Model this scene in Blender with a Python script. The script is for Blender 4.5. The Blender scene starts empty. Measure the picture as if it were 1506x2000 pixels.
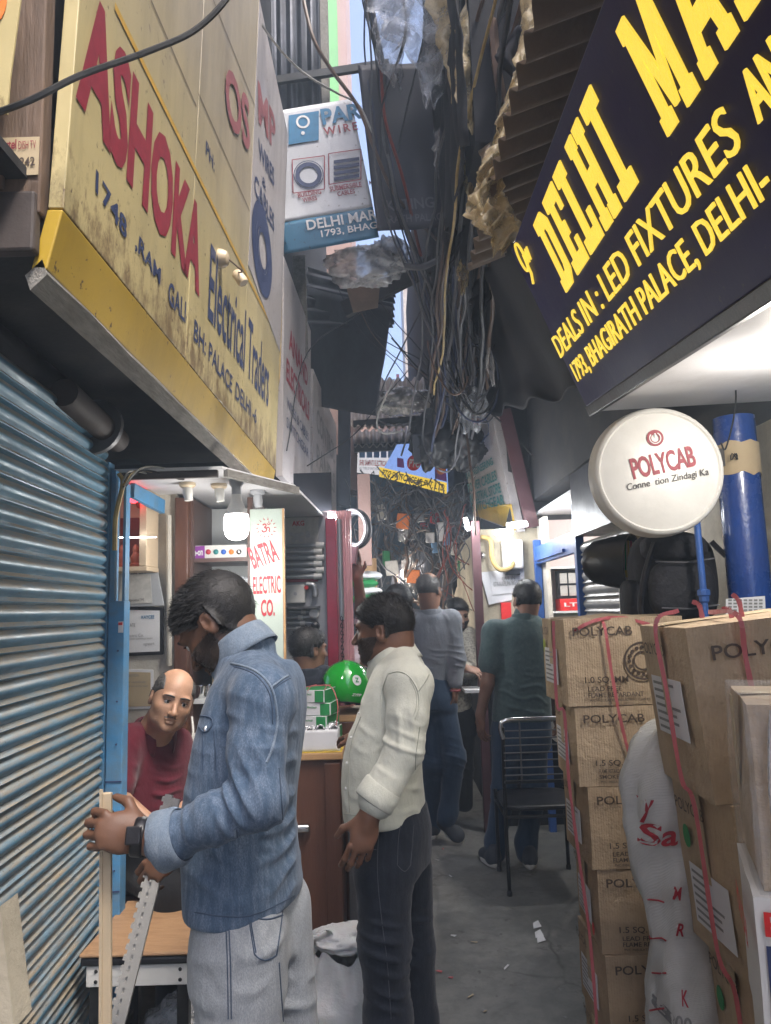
import bpy, math, random
import numpy as np
from mathutils import Vector, Matrix, noise as mnoise

# ------------------------------------------------------------------ camera, world, sun, exposure
SC = bpy.context.scene
COL = SC.collection
RAD = math.radians
F_PX, W_PX, H_PX = 1445.0, 1506.0, 2000.0
CAM_POS = Vector((0.0, 0.0, 1.5))
CAM_ROT = Matrix.Rotation(RAD(97.5), 3, 'X') @ Matrix.Rotation(-0.030, 3, 'Z')
cam_data = bpy.data.cameras.new('camera')
cam_data.sensor_fit = 'HORIZONTAL'
cam_data.sensor_width = 36.0
cam_data.lens = 36.0 * F_PX / W_PX
cam_data.clip_start = 0.02
cam_data.clip_end = 2000.0
cam = bpy.data.objects.new('camera', cam_data)
COL.objects.link(cam)
cam.matrix_world = Matrix.Translation(CAM_POS) @ CAM_ROT.to_4x4()
SC.camera = cam

SUN_EL, SUN_AZ = 58.0, 140.0       # sun stands high behind thin cloud, to the right of and behind the viewer
world = bpy.data.worlds.new('World')
SC.world = world
world.use_nodes = True
wn = world.node_tree
wn.nodes.clear()
sky = wn.nodes.new('ShaderNodeTexSky')
sky.sky_type = 'NISHITA'
sky.sun_disc = False
sky.sun_elevation = RAD(SUN_EL)
sky.sun_rotation = RAD(SUN_AZ)
sky.dust_density = 4.0
sky.air_density = 0.45
sky.ozone_density = 1.0
bg = wn.nodes.new('ShaderNodeBackground')
bg.inputs['Strength'].default_value = 0.15
wo = wn.nodes.new('ShaderNodeOutputWorld')
wn.links.new(sky.outputs[0], bg.inputs['Color'])
wn.links.new(bg.outputs[0], wo.inputs['Surface'])

sun_data = bpy.data.lights.new('sun', 'SUN')
sun_data.energy = 1.5
sun_data.angle = RAD(12)
sun_data.color = (1.0, 0.95, 0.88)
sun = bpy.data.objects.new('sun', sun_data)
COL.objects.link(sun)
sun.rotation_euler = (RAD(90 - SUN_EL), 0, RAD(180 - SUN_AZ))
sun.location = (0, 0, 30)

SC.view_settings.view_transform = 'Standard'
SC.view_settings.look = 'None'
SC.view_settings.gamma = 1.0
SC.view_settings.use_curve_mapping = False
SC.view_settings.exposure = 2.25
SC.render.engine = 'CYCLES'
SC.cycles.use_denoising = True
SC.cycles.max_bounces = 7
SC.cycles.diffuse_bounces = 3
SC.cycles.glossy_bounces = 3
SC.cycles.transmission_bounces = 5
SC.cycles.transparent_max_bounces = 10
SC.cycles.sample_clamp_indirect = 4.0
SC.cycles.caustics_reflective = False
SC.cycles.caustics_refractive = False

# ------------------------------------------------------------------ geometry helpers
def ray(px, py):
    return CAM_ROT @ Vector(((px - W_PX / 2) / F_PX, -(py - H_PX / 2) / F_PX, -1.0))

def at(px, py, Y):
    """world point seen at photo pixel (px, py), Y metres down the alley"""
    d = ray(px, py)
    return CAM_POS + d * (Y / d.y)

def at_x(px, py, X):
    d = ray(px, py)
    return CAM_POS + d * (X / d.x)

def at_z(px, py, Z):
    d = ray(px, py)
    return CAM_POS + d * ((Z - CAM_POS.z) / d.z)

V = Vector
WL = {}          # world position of each object's origin

class Plane:
    """a flat face: origin, right and up; hit() puts a photo pixel on it"""
    def __init__(s, o, r, u):
        s.o = V(o); s.r = V(r).normalized(); u = V(u)
        s.u = (u - s.r * u.dot(s.r)).normalized(); s.n = s.r.cross(s.u)
    def hit(s, px, py):
        d = ray(px, py)
        return CAM_POS + d * ((s.o - CAM_POS).dot(s.n) / d.dot(s.n))
    def uv(s, px, py):
        p = s.hit(px, py) - s.o
        return p.dot(s.r), p.dot(s.u)
    def p(s, a, b, c=0.0):
        return s.o + s.r * a + s.u * b + s.n * c

def frame(axis):
    a = V(axis).normalized()
    h = V((0, 0, 1)) if abs(a.z) < 0.9 else V((1, 0, 0))
    x = h.cross(a).normalized()
    return x, a.cross(x), a

class MB:
    def __init__(s):
        s.v = []; s.f = []
    def add(s, vs, fs):
        b = len(s.v)
        s.v += [tuple(v) for v in vs]
        s.f += [tuple(i + b for i in f) for f in fs]
        return s
    def box(s, c, size, rot=None, axes=None):
        c = V(c); hx, hy, hz = [k / 2 for k in size]
        if axes is None:
            m = rot if rot is not None else Matrix.Identity(3)
            ax = [m.col[0], m.col[1], m.col[2]]
        else:
            ax = [V(a) for a in axes]
        vs = [c + ax[0] * (x * hx) + ax[1] * (y * hy) + ax[2] * (z * hz)
              for z in (-1, 1) for y in (-1, 1) for x in (-1, 1)]
        return s.add(vs, [(0, 2, 3, 1), (4, 5, 7, 6), (0, 1, 5, 4), (2, 6, 7, 3), (0, 4, 6, 2), (1, 3, 7, 5)])
    def span(s, lo, hi):
        lo = V(lo); hi = V(hi)
        return s.box((lo + hi) / 2, hi - lo)
    def quad(s, a, b, c, d):
        return s.add([a, b, c, d], [(0, 1, 2, 3)])
    def slab(s, pts, n, t):
        """polygon pts extruded by t along -n"""
        n = V(n); k = len(pts); P = [V(p) for p in pts]; Q = [p - n * t for p in P]
        fs = [tuple(range(k)), tuple(reversed(range(k, 2 * k)))]
        fs += [(i + k, (i + 1) % k + k, (i + 1) % k, i) for i in range(k)]
        return s.add(P + Q, fs)
    def bar(s, a, b, w, h=None, up=None):
        a = V(a); b = V(b); z = b - a; L = z.length; z.normalize()
        up = V(up) if up is not None else (V((0, 0, 1)) if abs(z.z) < 0.9 else V((0, 1, 0)))
        x = up.cross(z).normalized(); y = z.cross(x)
        return s.box((a + b) / 2, (w, h or w, L), axes=(x, y, z))
    def tube(s, pts, r, n=8, cap=True):
        pts = [V(p) for p in pts]; k = len(pts)
        rr = r if isinstance(r, (list, tuple)) else [r] * k
        t0 = (pts[1] - pts[0]).normalized(); x, y, _ = frame(t0); vs = []
        for i, p in enumerate(pts):
            t = (pts[min(i + 1, k - 1)] - pts[max(i - 1, 0)])
            if t.length < 1e-9: t = t0
            t.normalize(); x = (x - t * x.dot(t))
            if x.length < 1e-6: x = frame(t)[0]
            x.normalize(); y = t.cross(x)
            for j in range(n):
                a = 2 * math.pi * j / n
                vs.append(p + (x * math.cos(a) + y * math.sin(a)) * rr[i])
        fs = [(i * n + j, i * n + (j + 1) % n, (i + 1) * n + (j + 1) % n, (i + 1) * n + j) for i in range(k - 1) for j in range(n)]
        if cap:
            fs += [tuple(reversed(range(n))), tuple(range((k - 1) * n, k * n))]
        return s.add(vs, fs)
    def lathe(s, o, axis, prof, n=24, cap=True):
        """prof: (distance along axis, radius)"""
        x, y, z = frame(axis); o = V(o); vs = []; k = len(prof)
        for h, r in prof:
            for j in range(n):
                a = 2 * math.pi * j / n
                vs.append(o + z * h + (x * math.cos(a) + y * math.sin(a)) * r)
        fs = [(i * n + j, i * n + (j + 1) % n, (i + 1) * n + (j + 1) % n, (i + 1) * n + j) for i in range(k - 1) for j in range(n)]
        if cap:
            fs += [tuple(reversed(range(n))), tuple(range((k - 1) * n, k * n))]
        return s.add(vs, fs)
    def grid(s, fn, nu, nv, closed=False):
        vs = [fn(i / nu, j / nv) for j in range(nv + 1) for i in range(nu + 1)]
        fs = [(j * (nu + 1) + i, j * (nu + 1) + i + 1, (j + 1) * (nu + 1) + i + 1, (j + 1) * (nu + 1) + i) for j in range(nv) for i in range(nu)]
        return s.add(vs, fs)
    def build(s, name, mat, parent=None, bevel=0.0, smooth=False, solid=0.0, seg=2):
        return mk(name, s.v, s.f, mat, parent, bevel, smooth, solid, seg)

def mk(name, v, f, mat, parent=None, bevel=0.0, smooth=False, solid=0.0, seg=2):
    v = np.asarray(v, dtype=np.float64).reshape(-1, 3)
    lo = v.min(0); hi = v.max(0)
    o = V(((lo[0] + hi[0]) / 2, (lo[1] + hi[1]) / 2, lo[2]))
    v = v - np.array(o)
    me = bpy.data.meshes.new(name)
    me.from_pydata(v.tolist(), [], f if isinstance(f, list) else f.tolist())
    me.update()
    ob = bpy.data.objects.new(name, me)
    COL.objects.link(ob)
    me.materials.append(MATS[mat])
    if smooth:
        me.polygons.foreach_set('use_smooth', [True] * len(me.polygons))
        if smooth == 'auto':
            me.set_sharp_from_angle(angle=RAD(40))
    if bevel:
        m = ob.modifiers.new('bevel', 'BEVEL'); m.width = bevel; m.segments = seg; m.limit_method = 'ANGLE'; m.angle_limit = RAD(50)
        m.harden_normals = False
    if solid:
        m = ob.modifiers.new('solid', 'SOLIDIFY'); m.thickness = solid; m.offset = 0
    place(ob, o, parent)
    return ob

def place(ob, o, parent=None):
    ob.parent = parent
    ob.location = o - (WL[parent.name] if parent is not None else V((0, 0, 0)))
    WL[ob.name] = V(o)

def empty(name, loc, label=None, cat=None, group=None):
    e = bpy.data.objects.new(name, None)
    e.empty_display_size = 0.05
    COL.objects.link(e)
    place(e, V(loc))
    if label: tag(e, label, cat, group)
    return e

def tag(o, label=None, cat=None, group=None, kind=None):
    if label: o['label'] = label
    if cat: o['category'] = cat
    if group: o['group'] = group
    if kind: o['kind'] = kind
    return o

def inst(src, o, parent=None, rot=None, scale=None):
    c = src.copy(); COL.objects.link(c); place(c, V(o), parent)
    if rot is not None: c.rotation_euler = rot
    if scale is not None: c.scale = scale
    return c

def copy_tree(src, delta, parent=None, rotz=0.0):
    c = src.copy(); COL.objects.link(c)
    if parent is None:
        place(c, WL[src.name] + V(delta)); c.rotation_euler = (0, 0, src.rotation_euler.z + rotz)
    else:
        c.parent = parent; c.location = src.location.copy(); WL[c.name] = WL[src.name] + V(delta)
    for ch in list(src.children):
        copy_tree(ch, delta, c)
    return c

def rnd_walk(pts, amp, n=6, seed=0):
    """catmull-rom through pts with n samples per span and a little wander"""
    P = [V(p) for p in pts]; P = [P[0] * 2 - P[1]] + P + [P[-1] * 2 - P[-2]]
    out = []
    for i in range(1, len(P) - 2):
        for k in range(n):
            t = k / n
            a, b, c, d = P[i - 1], P[i], P[i + 1], P[i + 2]
            q = 0.5 * ((2 * b) + (c - a) * t + (2 * a - 5 * b + 4 * c - d) * t * t + (3 * b - a - 3 * c + d) * t ** 3)
            out.append(q)
    out.append(P[-2])
    if amp:
        for i, q in enumerate(out):
            if 0 < i < len(out) - 1:
                out[i] = q + V(mnoise.noise_vector(q * 3.1 + V((seed * 7.3, seed * 1.7, 0)))) * amp
    return out

def sag(a, b, drop, n=10):
    a = V(a); b = V(b)
    return [a.lerp(b, i / n) - V((0, 0, drop * 4 * (i / n) * (1 - i / n))) for i in range(n + 1)]

# ------------------------------------------------------------------ lettering
FONT = {}
def text_mesh(s, bold=0.0, shear=0.0, depth=0.0, space=1.0):
    key = (s, bold, shear, depth, space)
    if key not in FONT:
        cu = bpy.data.curves.new('lettering', 'FONT')
        cu.body = s; cu.size = 1.0; cu.offset = bold; cu.shear = shear; cu.extrude = depth
        cu.space_character = space; cu.resolution_u = 3; cu.fill_mode = 'BOTH' if depth else 'FRONT'
        ob = bpy.data.objects.new('lettering', cu)
        me = bpy.data.meshes.new_from_object(ob)
        v = np.empty(len(me.vertices) * 3); me.vertices.foreach_get('co', v); v = v.reshape(-1, 3)
        f = [tuple(p.vertices) for p in me.polygons]
        bpy.data.objects.remove(ob); bpy.data.curves.remove(cu); bpy.data.meshes.remove(me)
        FONT[key] = (v, f)
    return FONT[key]

def text_into(mb, s, o, r, u, w, h, lift=0.002, bold=0.0, shear=0.0, depth=0.0, space=1.0):
    """lettering s filling the w x h box whose lower left corner is o"""
    v, f = text_mesh(s, bold, shear, depth / max(h, 1e-4) / 2, space)
    lo = v.min(0); hi = v.max(0); sz = np.maximum(hi - lo, 1e-6)
    r = V(r).normalized(); u = V(u).normalized(); n = r.cross(u)
    zz = (v[:, 2] - lo[2]) / sz[2] * depth if depth else v[:, 2] * 0
    vs = [V(o) + r * ((q[0] - lo[0]) / sz[0] * w) + u * ((q[1] - lo[1]) / sz[1] * h) + n * (lift + z) for q, z in zip(v, zz)]
    mb.add(vs, f)

def lettering(items, mat, parent, name='lettering'):
    """items: dicts for text_into; each line of writing is a part of the thing it stands on"""
    for it in items:
        mb = MB(); text_into(mb, **it); ob = mb.build(name, mat, parent)
    return ob

def ptxt(pl, s, bl, br, tl, **kw):
    """writing placed on plane pl by photo pixels: baseline from bl to br, height from tl"""
    a0, b0 = pl.uv(*bl); a1, b1 = pl.uv(*br); a2, b2 = pl.uv(*tl)
    d = V((a1 - a0, b1 - b0)); w = d.length; d.normalize()
    r = pl.r * d.x + pl.u * d.y; u = pl.n.cross(r)
    h = (pl.r * (a2 - a0) + pl.u * (b2 - b0)).dot(u)
    return dict(s=s, o=pl.p(a0, b0), r=r, u=u, w=w, h=abs(h), **kw)

# ------------------------------------------------------------------ materials
MATS = {}
def nt(name):
    m = bpy.data.materials.new(name); m.use_nodes = True
    t = m.node_tree; b = t.nodes['Principled BSDF']
    MATS[name] = m
    return m, t, b

def lk(t, a, b): t.links.new(a, b)

def nnoise(t, co, scale, detail=5, rough=0.6, stretch=None):
    if stretch is not None:
        mp = t.nodes.new('ShaderNodeMapping'); mp.inputs['Scale'].default_value = stretch
        lk(t, co, mp.inputs['Vector']); co = mp.outputs[0]
    n = t.nodes.new('ShaderNodeTexNoise'); n.inputs['Scale'].default_value = scale
    n.inputs['Detail'].default_value = detail; n.inputs['Roughness'].default_value = rough
    lk(t, co, n.inputs['Vector'])
    return n.outputs['Fac']

def nramp(t, fac, stops):
    r = t.nodes.new('ShaderNodeValToRGB'); e = r.color_ramp.elements
    while len(e) < len(stops): e.new(0.5)
    for k, (p, c) in zip(e, stops):
        k.position = p; k.color = (c, c, c, 1) if isinstance(c, (int, float)) else (*c[:3], 1)
    lk(t, fac, r.inputs[0])
    return r.outputs[0]

def nmix(t, fac, a, b, mode='MIX'):
    m = t.nodes.new('ShaderNodeMix'); m.data_type = 'RGBA'; m.blend_type = mode
    for sock, val in ((m.inputs[0], fac), (m.inputs[6], a), (m.inputs[7], b)):
        if hasattr(val, 'is_linked') or hasattr(val, 'links'): lk(t, val, sock)
        elif isinstance(val, (int, float)): sock.default_value = val
        else: sock.default_value = (*val[:3], 1)
    return m.outputs[2]

def mul(c, k): return tuple(min(1, x * k) for x in c)

def mat(name, c, rough=0.6, metal=0.0, var=0.25, scale=6, bump=0.15, bscale=60, grime=None, gamt=0.5, gscale=3, stretch=None,
        coat=0.0, spec=0.5, emit=None, estr=0.0, alpha=1.0, trans=0.0, sss=0.0, bdist=0.01, world=False, wave=None):
    m, t, b = nt(name)
    tc = t.nodes.new('ShaderNodeTexCoord'); co = tc.outputs['Object']
    if world:
        g = t.nodes.new('ShaderNodeNewGeometry'); co = g.outputs['Position']
    f = nnoise(t, co, scale, 6, 0.65, stretch)
    cc = nramp(t, f, [(0.25, mul(c, 1 - var)), (0.75, mul(c, 1 + var))])
    if grime is not None:
        g2 = nnoise(t, co, gscale, 8, 0.7, stretch)
        gf = nramp(t, g2, [(max(0, 0.62 - gamt * 0.35), 0.0), (0.78, min(1, gamt * 1.6))])
        cc = nmix(t, gf, cc, grime)
    lk(t, cc, b.inputs['Base Color'])
    b.inputs['Roughness'].default_value = rough
    b.inputs['Metallic'].default_value = metal
    b.inputs['Coat Weight'].default_value = coat
    b.inputs['Specular IOR Level'].default_value = spec
    b.inputs['Alpha'].default_value = alpha
    b.inputs['Transmission Weight'].default_value = trans
    if sss:
        b.inputs['Subsurface Weight'].default_value = sss; b.inputs['Subsurface Radius'].default_value = (0.012, 0.005, 0.003)
        b.inputs['Subsurface Scale'].default_value = 1.0
    if emit is not None:
        b.inputs['Emission Color'].default_value = (*emit, 1); b.inputs['Emission Strength'].default_value = estr
    rv = nramp(t, f, [(0.2, max(0.03, rough - 0.12)), (0.8, min(1, rough + 0.12))]); lk(t, rv, b.inputs['Roughness'])
    if bump:
        bn = t.nodes.new('ShaderNodeBump'); bn.inputs['Strength'].default_value = bump; bn.inputs['Distance'].default_value = bdist
        h = nnoise(t, co, bscale, 5, 0.6, stretch)
        if wave:
            wv = t.nodes.new('ShaderNodeTexWave'); wv.bands_direction = wave[0]; wv.inputs['Scale'].default_value = wave[1]
            wv.inputs['Distortion'].default_value = wave[2]; wv.inputs['Detail Scale'].default_value = 2
            lk(t, co, wv.inputs['Vector'])
            ad = t.nodes.new('ShaderNodeMath'); ad.operation = 'ADD'; lk(t, h, ad.inputs[0])
            ml = t.nodes.new('ShaderNodeMath'); ml.operation = 'MULTIPLY'; ml.inputs[1].default_value = wave[3]; lk(t, wv.outputs['Fac'], ml.inputs[0])
            lk(t, ml.outputs[0], ad.inputs[1]); h = ad.outputs[0]
        lk(t, h, bn.inputs['Height']); lk(t, bn.outputs[0], b.inputs['Normal'])
    return m

def flat(name, c, rough=0.55, emit=0.0, metal=0.0):
    m, t, b = nt(name)
    tc = t.nodes.new('ShaderNodeTexCoord')
    f = nnoise(t, tc.outputs['Object'], 25, 5, 0.7)
    lk(t, nramp(t, f, [(0.3, mul(c, 0.78)), (0.7, mul(c, 1.12))]), b.inputs['Base Color'])
    b.inputs['Roughness'].default_value = rough; b.inputs['Metallic'].default_value = metal
    if emit:
        b.inputs['Emission Color'].default_value = (*c, 1); b.inputs['Emission Strength'].default_value = emit
    return m

def glow(name, c, s):
    m, t, b = nt(name)
    b.inputs['Base Color'].default_value = (*c, 1); b.inputs['Emission Color'].default_value = (*c, 1); b.inputs['Emission Strength'].default_value = s
    return m

# --- setting and building surfaces
def floor_mat():
    m, t, b = nt('floor_concrete')
    g = t.nodes.new('ShaderNodeNewGeometry'); co = g.outputs['Position']
    f1 = nnoise(t, co, 1.6, 8, 0.65); f2 = nnoise(t, co, 9, 8, 0.75); f3 = nnoise(t, co, 70, 4, 0.6)
    c = nramp(t, f1, [(0.3, (0.13, 0.135, 0.13)), (0.55, (0.20, 0.20, 0.19)), (0.75, (0.25, 0.245, 0.23))])
    c = nmix(t, nramp(t, f2, [(0.42, 0.55), (0.62, 0.0)]), c, (0.075, 0.075, 0.075))
    c = nmix(t, nramp(t, f3, [(0.62, 0.0), (0.75, 0.5)]), c, (0.28, 0.27, 0.25))
    f4 = nnoise(t, co, 3.2, 9, 0.8); c = nmix(t, nramp(t, f4, [(0.56, 0.0), (0.63, 0.75)]), c, (0.055, 0.05, 0.048))      # old spills
    c = nmix(t, nramp(t, nnoise(t, co, 26, 3, .5), [(0.70, 0.0), (0.73, 0.8)]), c, (0.04, 0.036, 0.034))                     # trodden spots
    vo = t.nodes.new('ShaderNodeTexVoronoi'); vo.feature = 'DISTANCE_TO_EDGE'; vo.inputs['Scale'].default_value = 1.3
    mx = t.nodes.new('ShaderNodeMix'); mx.data_type = 'VECTOR'; mx.inputs[0].default_value = .12; lk(t, co, mx.inputs[4])
    nz = t.nodes.new('ShaderNodeTexNoise'); nz.inputs['Scale'].default_value = 4; lk(t, co, nz.inputs['Vector']); lk(t, nz.outputs['Color'], mx.inputs[5]); lk(t, mx.outputs[1], vo.inputs['Vector'])
    ck = nramp(t, vo.outputs['Distance'], [(0.0, 1.0), (0.012, 0.0)]); ck = nmix(t, 1.0, ck, nramp(t, f1, [(0.45, 0.0), (0.6, .8)]), 'MULTIPLY'); c = nmix(t, ck, c, (0.03, 0.028, 0.026))
    lk(t, c, b.inputs['Base Color'])
    lk(t, nramp(t, f1, [(0.3, 0.32), (0.7, 0.6)]), b.inputs['Roughness'])
    bn = t.nodes.new('ShaderNodeBump'); bn.inputs['Strength'].default_value = 0.25; bn.inputs['Distance'].default_value = 0.008
    lk(t, f2, bn.inputs['Height']); lk(t, bn.outputs[0], b.inputs['Normal'])
floor_mat()

def shutter_mat(name, base, dust, rust, rustamt):
    m, t, b = nt(name)
    g = t.nodes.new('ShaderNodeNewGeometry'); co = g.outputs['Position']
    f = nnoise(t, co, 5, 7, 0.7); f2 = nnoise(t, co, 22, 6, 0.7, (1, 0.25, 1))
    c = nramp(t, f, [(0.3, mul(base, 0.75)), (0.7, mul(base, 1.2))])
    sep = t.nodes.new('ShaderNodeSeparateXYZ'); lk(t, g.outputs['Normal'], sep.inputs[0])
    up = nramp(t, sep.outputs['Z'], [(0.02, 0.0), (0.42, 1.0)])
    ml = nmix(t, 1.0, up, nramp(t, f2, [(0.35, 0.25), (0.6, 0.95)]), 'MULTIPLY')
    c = nmix(t, ml, c, dust)                       # dust lying on the upward faces of the slats
    r = nramp(t, nnoise(t, co, 2.3, 8, 0.75), [(0.66 - rustamt * 0.2, 0.0), (0.74, 0.9)])
    c = nmix(t, r, c, rust)
    sp = nramp(t, nnoise(t, co, 120, 2, 0.5), [(0.68, 0.0), (0.72, 0.8)])
    c = nmix(t, sp, c, (0.05, 0.04, 0.035))
    lk(t, c, b.inputs['Base Color'])
    lk(t, nramp(t, f2, [(0.3, 0.28), (0.7, 0.6)]), b.inputs['Roughness'])
    b.inputs['Metallic'].default_value = 0.08
    bn = t.nodes.new('ShaderNodeBump'); bn.inputs['Strength'].default_value = 0.2; bn.inputs['Distance'].default_value = 0.004
    lk(t, f2, bn.inputs['Height']); lk(t, bn.outputs[0], b.inputs['Normal'])
shutter_mat('shutter_blue', (0.085, 0.215, 0.325), (0.30, 0.245, 0.17), (0.17, 0.10, 0.065), 0.2)
shutter_mat('shutter_grey', (0.27, 0.28, 0.30), (0.22, 0.19, 0.15), (0.12, 0.07, 0.05), 0.1)

def sign_mat(name, base, stain, amt=0.5):
    """painted tin: colour patches, rust spots, run-down streaks"""
    m, t, b = nt(name)
    g = t.nodes.new('ShaderNodeNewGeometry'); co = g.outputs['Position']
    f = nnoise(t, co, 2.2, 7, 0.6); st = nnoise(t, co, 6, 7, 0.7, (1, 1, 0.18)); sp = nnoise(t, co, 38, 3, 0.55); bl = nnoise(t, co, 9, 9, 0.8)
    c = nramp(t, f, [(0.3, mul(base, 0.82)), (0.7, mul(base, 1.1))])
    c = nmix(t, nramp(t, st, [(0.48, 0.0), (0.72, amt)]), c, mul(base, 0.55))
    c = nmix(t, nramp(t, sp, [(0.67, 0.0), (0.70, 0.9)]), c, stain)
    c = nmix(t, nramp(t, bl, [(0.62, 0.0), (0.72, amt * 1.5)]), c, stain)
    sx = t.nodes.new('ShaderNodeSeparateXYZ'); lk(t, co, sx.inputs[0])
    if name == 'sign_cream':        # rust creeping up from the bottom seam, greyer, darker top
        mr = t.nodes.new('ShaderNodeMapRange'); mr.inputs[1].default_value = 2.24; mr.inputs[2].default_value = 2.62; mr.inputs[3].default_value = .30; mr.inputs[4].default_value = 0.0; lk(t, sx.outputs['Z'], mr.inputs[0])
        ad = t.nodes.new('ShaderNodeMath'); ad.operation = 'ADD'; lk(t, nnoise(t, co, 14, 9, .8, (1, 1, .5)), ad.inputs[0]); lk(t, mr.outputs[0], ad.inputs[1])
        c = nmix(t, nramp(t, ad.outputs[0], [(.66, 0.0), (.80, .85)]), c, (.13, .075, .035))
        m2 = t.nodes.new('ShaderNodeMapRange'); m2.inputs[1].default_value = 2.7; m2.inputs[2].default_value = 3.3; lk(t, sx.outputs['Z'], m2.inputs[0])
        c = nmix(t, m2.outputs[0], c, nramp(t, st, [(.35, (.40, .34, .235)), (.65, (.28, .235, .17))]))
    lk(t, c, b.inputs['Base Color'])
    lk(t, nramp(t, f, [(0.3, 0.3), (0.7, 0.55)]), b.inputs['Roughness'])
    bn = t.nodes.new('ShaderNodeBump'); bn.inputs['Strength'].default_value = 0.12; bn.inputs['Distance'].default_value = 0.01
    lk(t, st, bn.inputs['Height']); lk(t, bn.outputs[0], b.inputs['Normal'])
sign_mat('sign_cream', (0.52, 0.43, 0.215), (0.09, 0.055, 0.03), 0.6)
sign_mat('sign_yellow', (0.52, 0.34, 0.035), (0.08, 0.045, 0.02), 0.45)
sign_mat('sign_white', (0.40, 0.37, 0.37), (0.12, 0.07, 0.05), 0.75)
sign_mat('flex_white', (0.62, 0.63, 0.66), (0.25, 0.24, 0.24), 0.25)
sign_mat('flex_blue', (0.025, 0.14, 0.25), (0.02, 0.05, 0.08), 0.3)
sign_mat('flex_shaded', (0.028, 0.027, 0.042), (0.02, 0.02, 0.03), 0.3)
sign_mat('board_navy', (0.010, 0.008, 0.085), (0.03, 0.03, 0.08), 0.12); MATS['board_navy'].node_tree.nodes['Principled BSDF'].inputs['Specular IOR Level'].default_value = 0.2

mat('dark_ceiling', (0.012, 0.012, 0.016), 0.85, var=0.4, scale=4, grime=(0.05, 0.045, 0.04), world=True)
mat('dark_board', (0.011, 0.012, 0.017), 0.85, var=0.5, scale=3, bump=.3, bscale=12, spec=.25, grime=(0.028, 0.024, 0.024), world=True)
mat('old_wood', (0.14, 0.09, 0.06), 0.75, var=0.4, scale=7, stretch=(4, 4, .5), bump=0.4, bscale=25, grime=(0.05, 0.03, 0.02), world=True)
mat('shaft_brown', (0.055, 0.042, 0.038), 0.7, var=0.4, world=True)
mat('grey_timber', (0.22, 0.21, 0.19), 0.85, var=0.35, scale=10, stretch=(6, 1, 6), bump=0.5, bscale=30, grime=(0.07, 0.05, 0.04), world=True)
mat('plaster_brown', (0.18, 0.125, 0.09), 0.85, var=0.3, scale=4, bump=0.3, grime=(0.07, 0.045, 0.03), world=True)
mat('plaster_beige', (0.47, 0.42, 0.32), 0.8, var=0.2, scale=5, bump=0.25, grime=(0.2, 0.16, 0.11), gamt=0.55, world=True)
mat('plaster_white', (0.55, 0.52, 0.46), 0.75, var=0.15, scale=5, bump=0.25, grime=(0.24, 0.19, 0.14), gamt=0.5, world=True)
mat('pink_wall', (0.33, 0.22, 0.19), 0.85, var=0.25, scale=3, bump=0.3, grime=(0.2, 0.12, 0.1), world=True)
mat('green_panel', (0.12, 0.35, 0.10), 0.7, var=0.25, grime=(0.1, 0.14, 0.08), world=True)
mat('soffit_white', (0.62, 0.62, 0.64), 0.5, var=0.08, scale=2, bump=0.06, grime=(0.38, 0.36, 0.34), gamt=0.35, world=True)
mat('teal_wall', (0.05, 0.11, 0.17), 0.7, var=0.3, scale=3, bump=0.2, grime=(0.03, 0.04, 0.05), world=True)
mat('blue_paint', (0.06, 0.225, 0.43), 0.55, var=0.25, scale=5, bump=0.2, bscale=30, grime=(0.13, 0.17, 0.19), gamt=0.55, gscale=9, world=True)
mat('blue_frame', (0.04, 0.12, 0.40), 0.4, var=0.25, scale=6, bump=0.1, grime=(0.02, 0.04, 0.1), world=True)
mat('pipe_blue', (0.012, 0.055, 0.26), 0.28, var=0.3, scale=6, bump=0.5, bscale=60, bdist=0.004, coat=0.4, grime=(0.03, 0.03, 0.08), world=True)
mat('corrugated', (0.15, 0.105, 0.07), 0.7, metal=0.1, var=0.4, scale=3, bump=0.2, grime=(0.05, 0.035, 0.03), gamt=0.7, world=True)
mat('tin_dark', (0.04, 0.045, 0.06), 0.45, metal=0.5, var=0.4, scale=4, bump=0.3, bscale=14, grime=(0.015, 0.014, 0.016), world=True)
mat('tin_pale', (0.35, 0.31, 0.28), 0.5, metal=0.3, var=0.25, scale=5, grime=(0.16, 0.11, 0.08), world=True)
mat('brick_far', (0.30, 0.17, 0.12), 0.85, var=0.35, scale=3, bump=0.3, grime=(0.12, 0.08, 0.06), world=True)
mat('red_post', (0.33, 0.02, 0.05), 0.35, var=0.3, scale=5, coat=0.3, world=True)
mat('pink_wrap', (0.62, 0.30, 0.32), 0.3, var=0.35, scale=9, stretch=(1, 1, 0.2), bump=0.6, bscale=14, bdist=0.02, coat=0.5, world=True)
mat('maroon_post', (0.075, 0.03, 0.035), 0.5, var=0.3, world=True)
mat('grey_metal', (0.14, 0.14, 0.15), 0.45, metal=0.4, var=0.25, grime=(0.06, 0.05, 0.045))
mat('galv', (0.42, 0.43, 0.44), 0.35, metal=0.7, var=0.15)
mat('chrome', (0.62, 0.62, 0.62), 0.18, metal=1.0, var=0.1, bump=0.03)
mat('black_metal', (0.014, 0.014, 0.015), 0.38, metal=0.2, var=0.3, grime=(0.07, 0.06, 0.05), gamt=0.25, gscale=12)
mat('black_plastic', (0.012, 0.012, 0.015), 0.35, var=0.3)
mat('white_plastic', (0.62, 0.61, 0.58), 0.35, var=0.08, scale=10, bump=0.04, grime=(0.42, 0.38, 0.32), gamt=0.25)
mat('cream_plastic', (0.55, 0.44, 0.30), 0.4, var=0.08, bump=0.04)
mat('grey_plastic', (0.33, 0.34, 0.36), 0.4, var=0.12, bump=0.04)
mat('blue_plastic', (0.03, 0.12, 0.5), 0.35, var=0.1)
mat('paper', (0.66, 0.66, 0.68), 0.7, var=0.06, bump=0.1, bscale=8, bdist=0.02)
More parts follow.
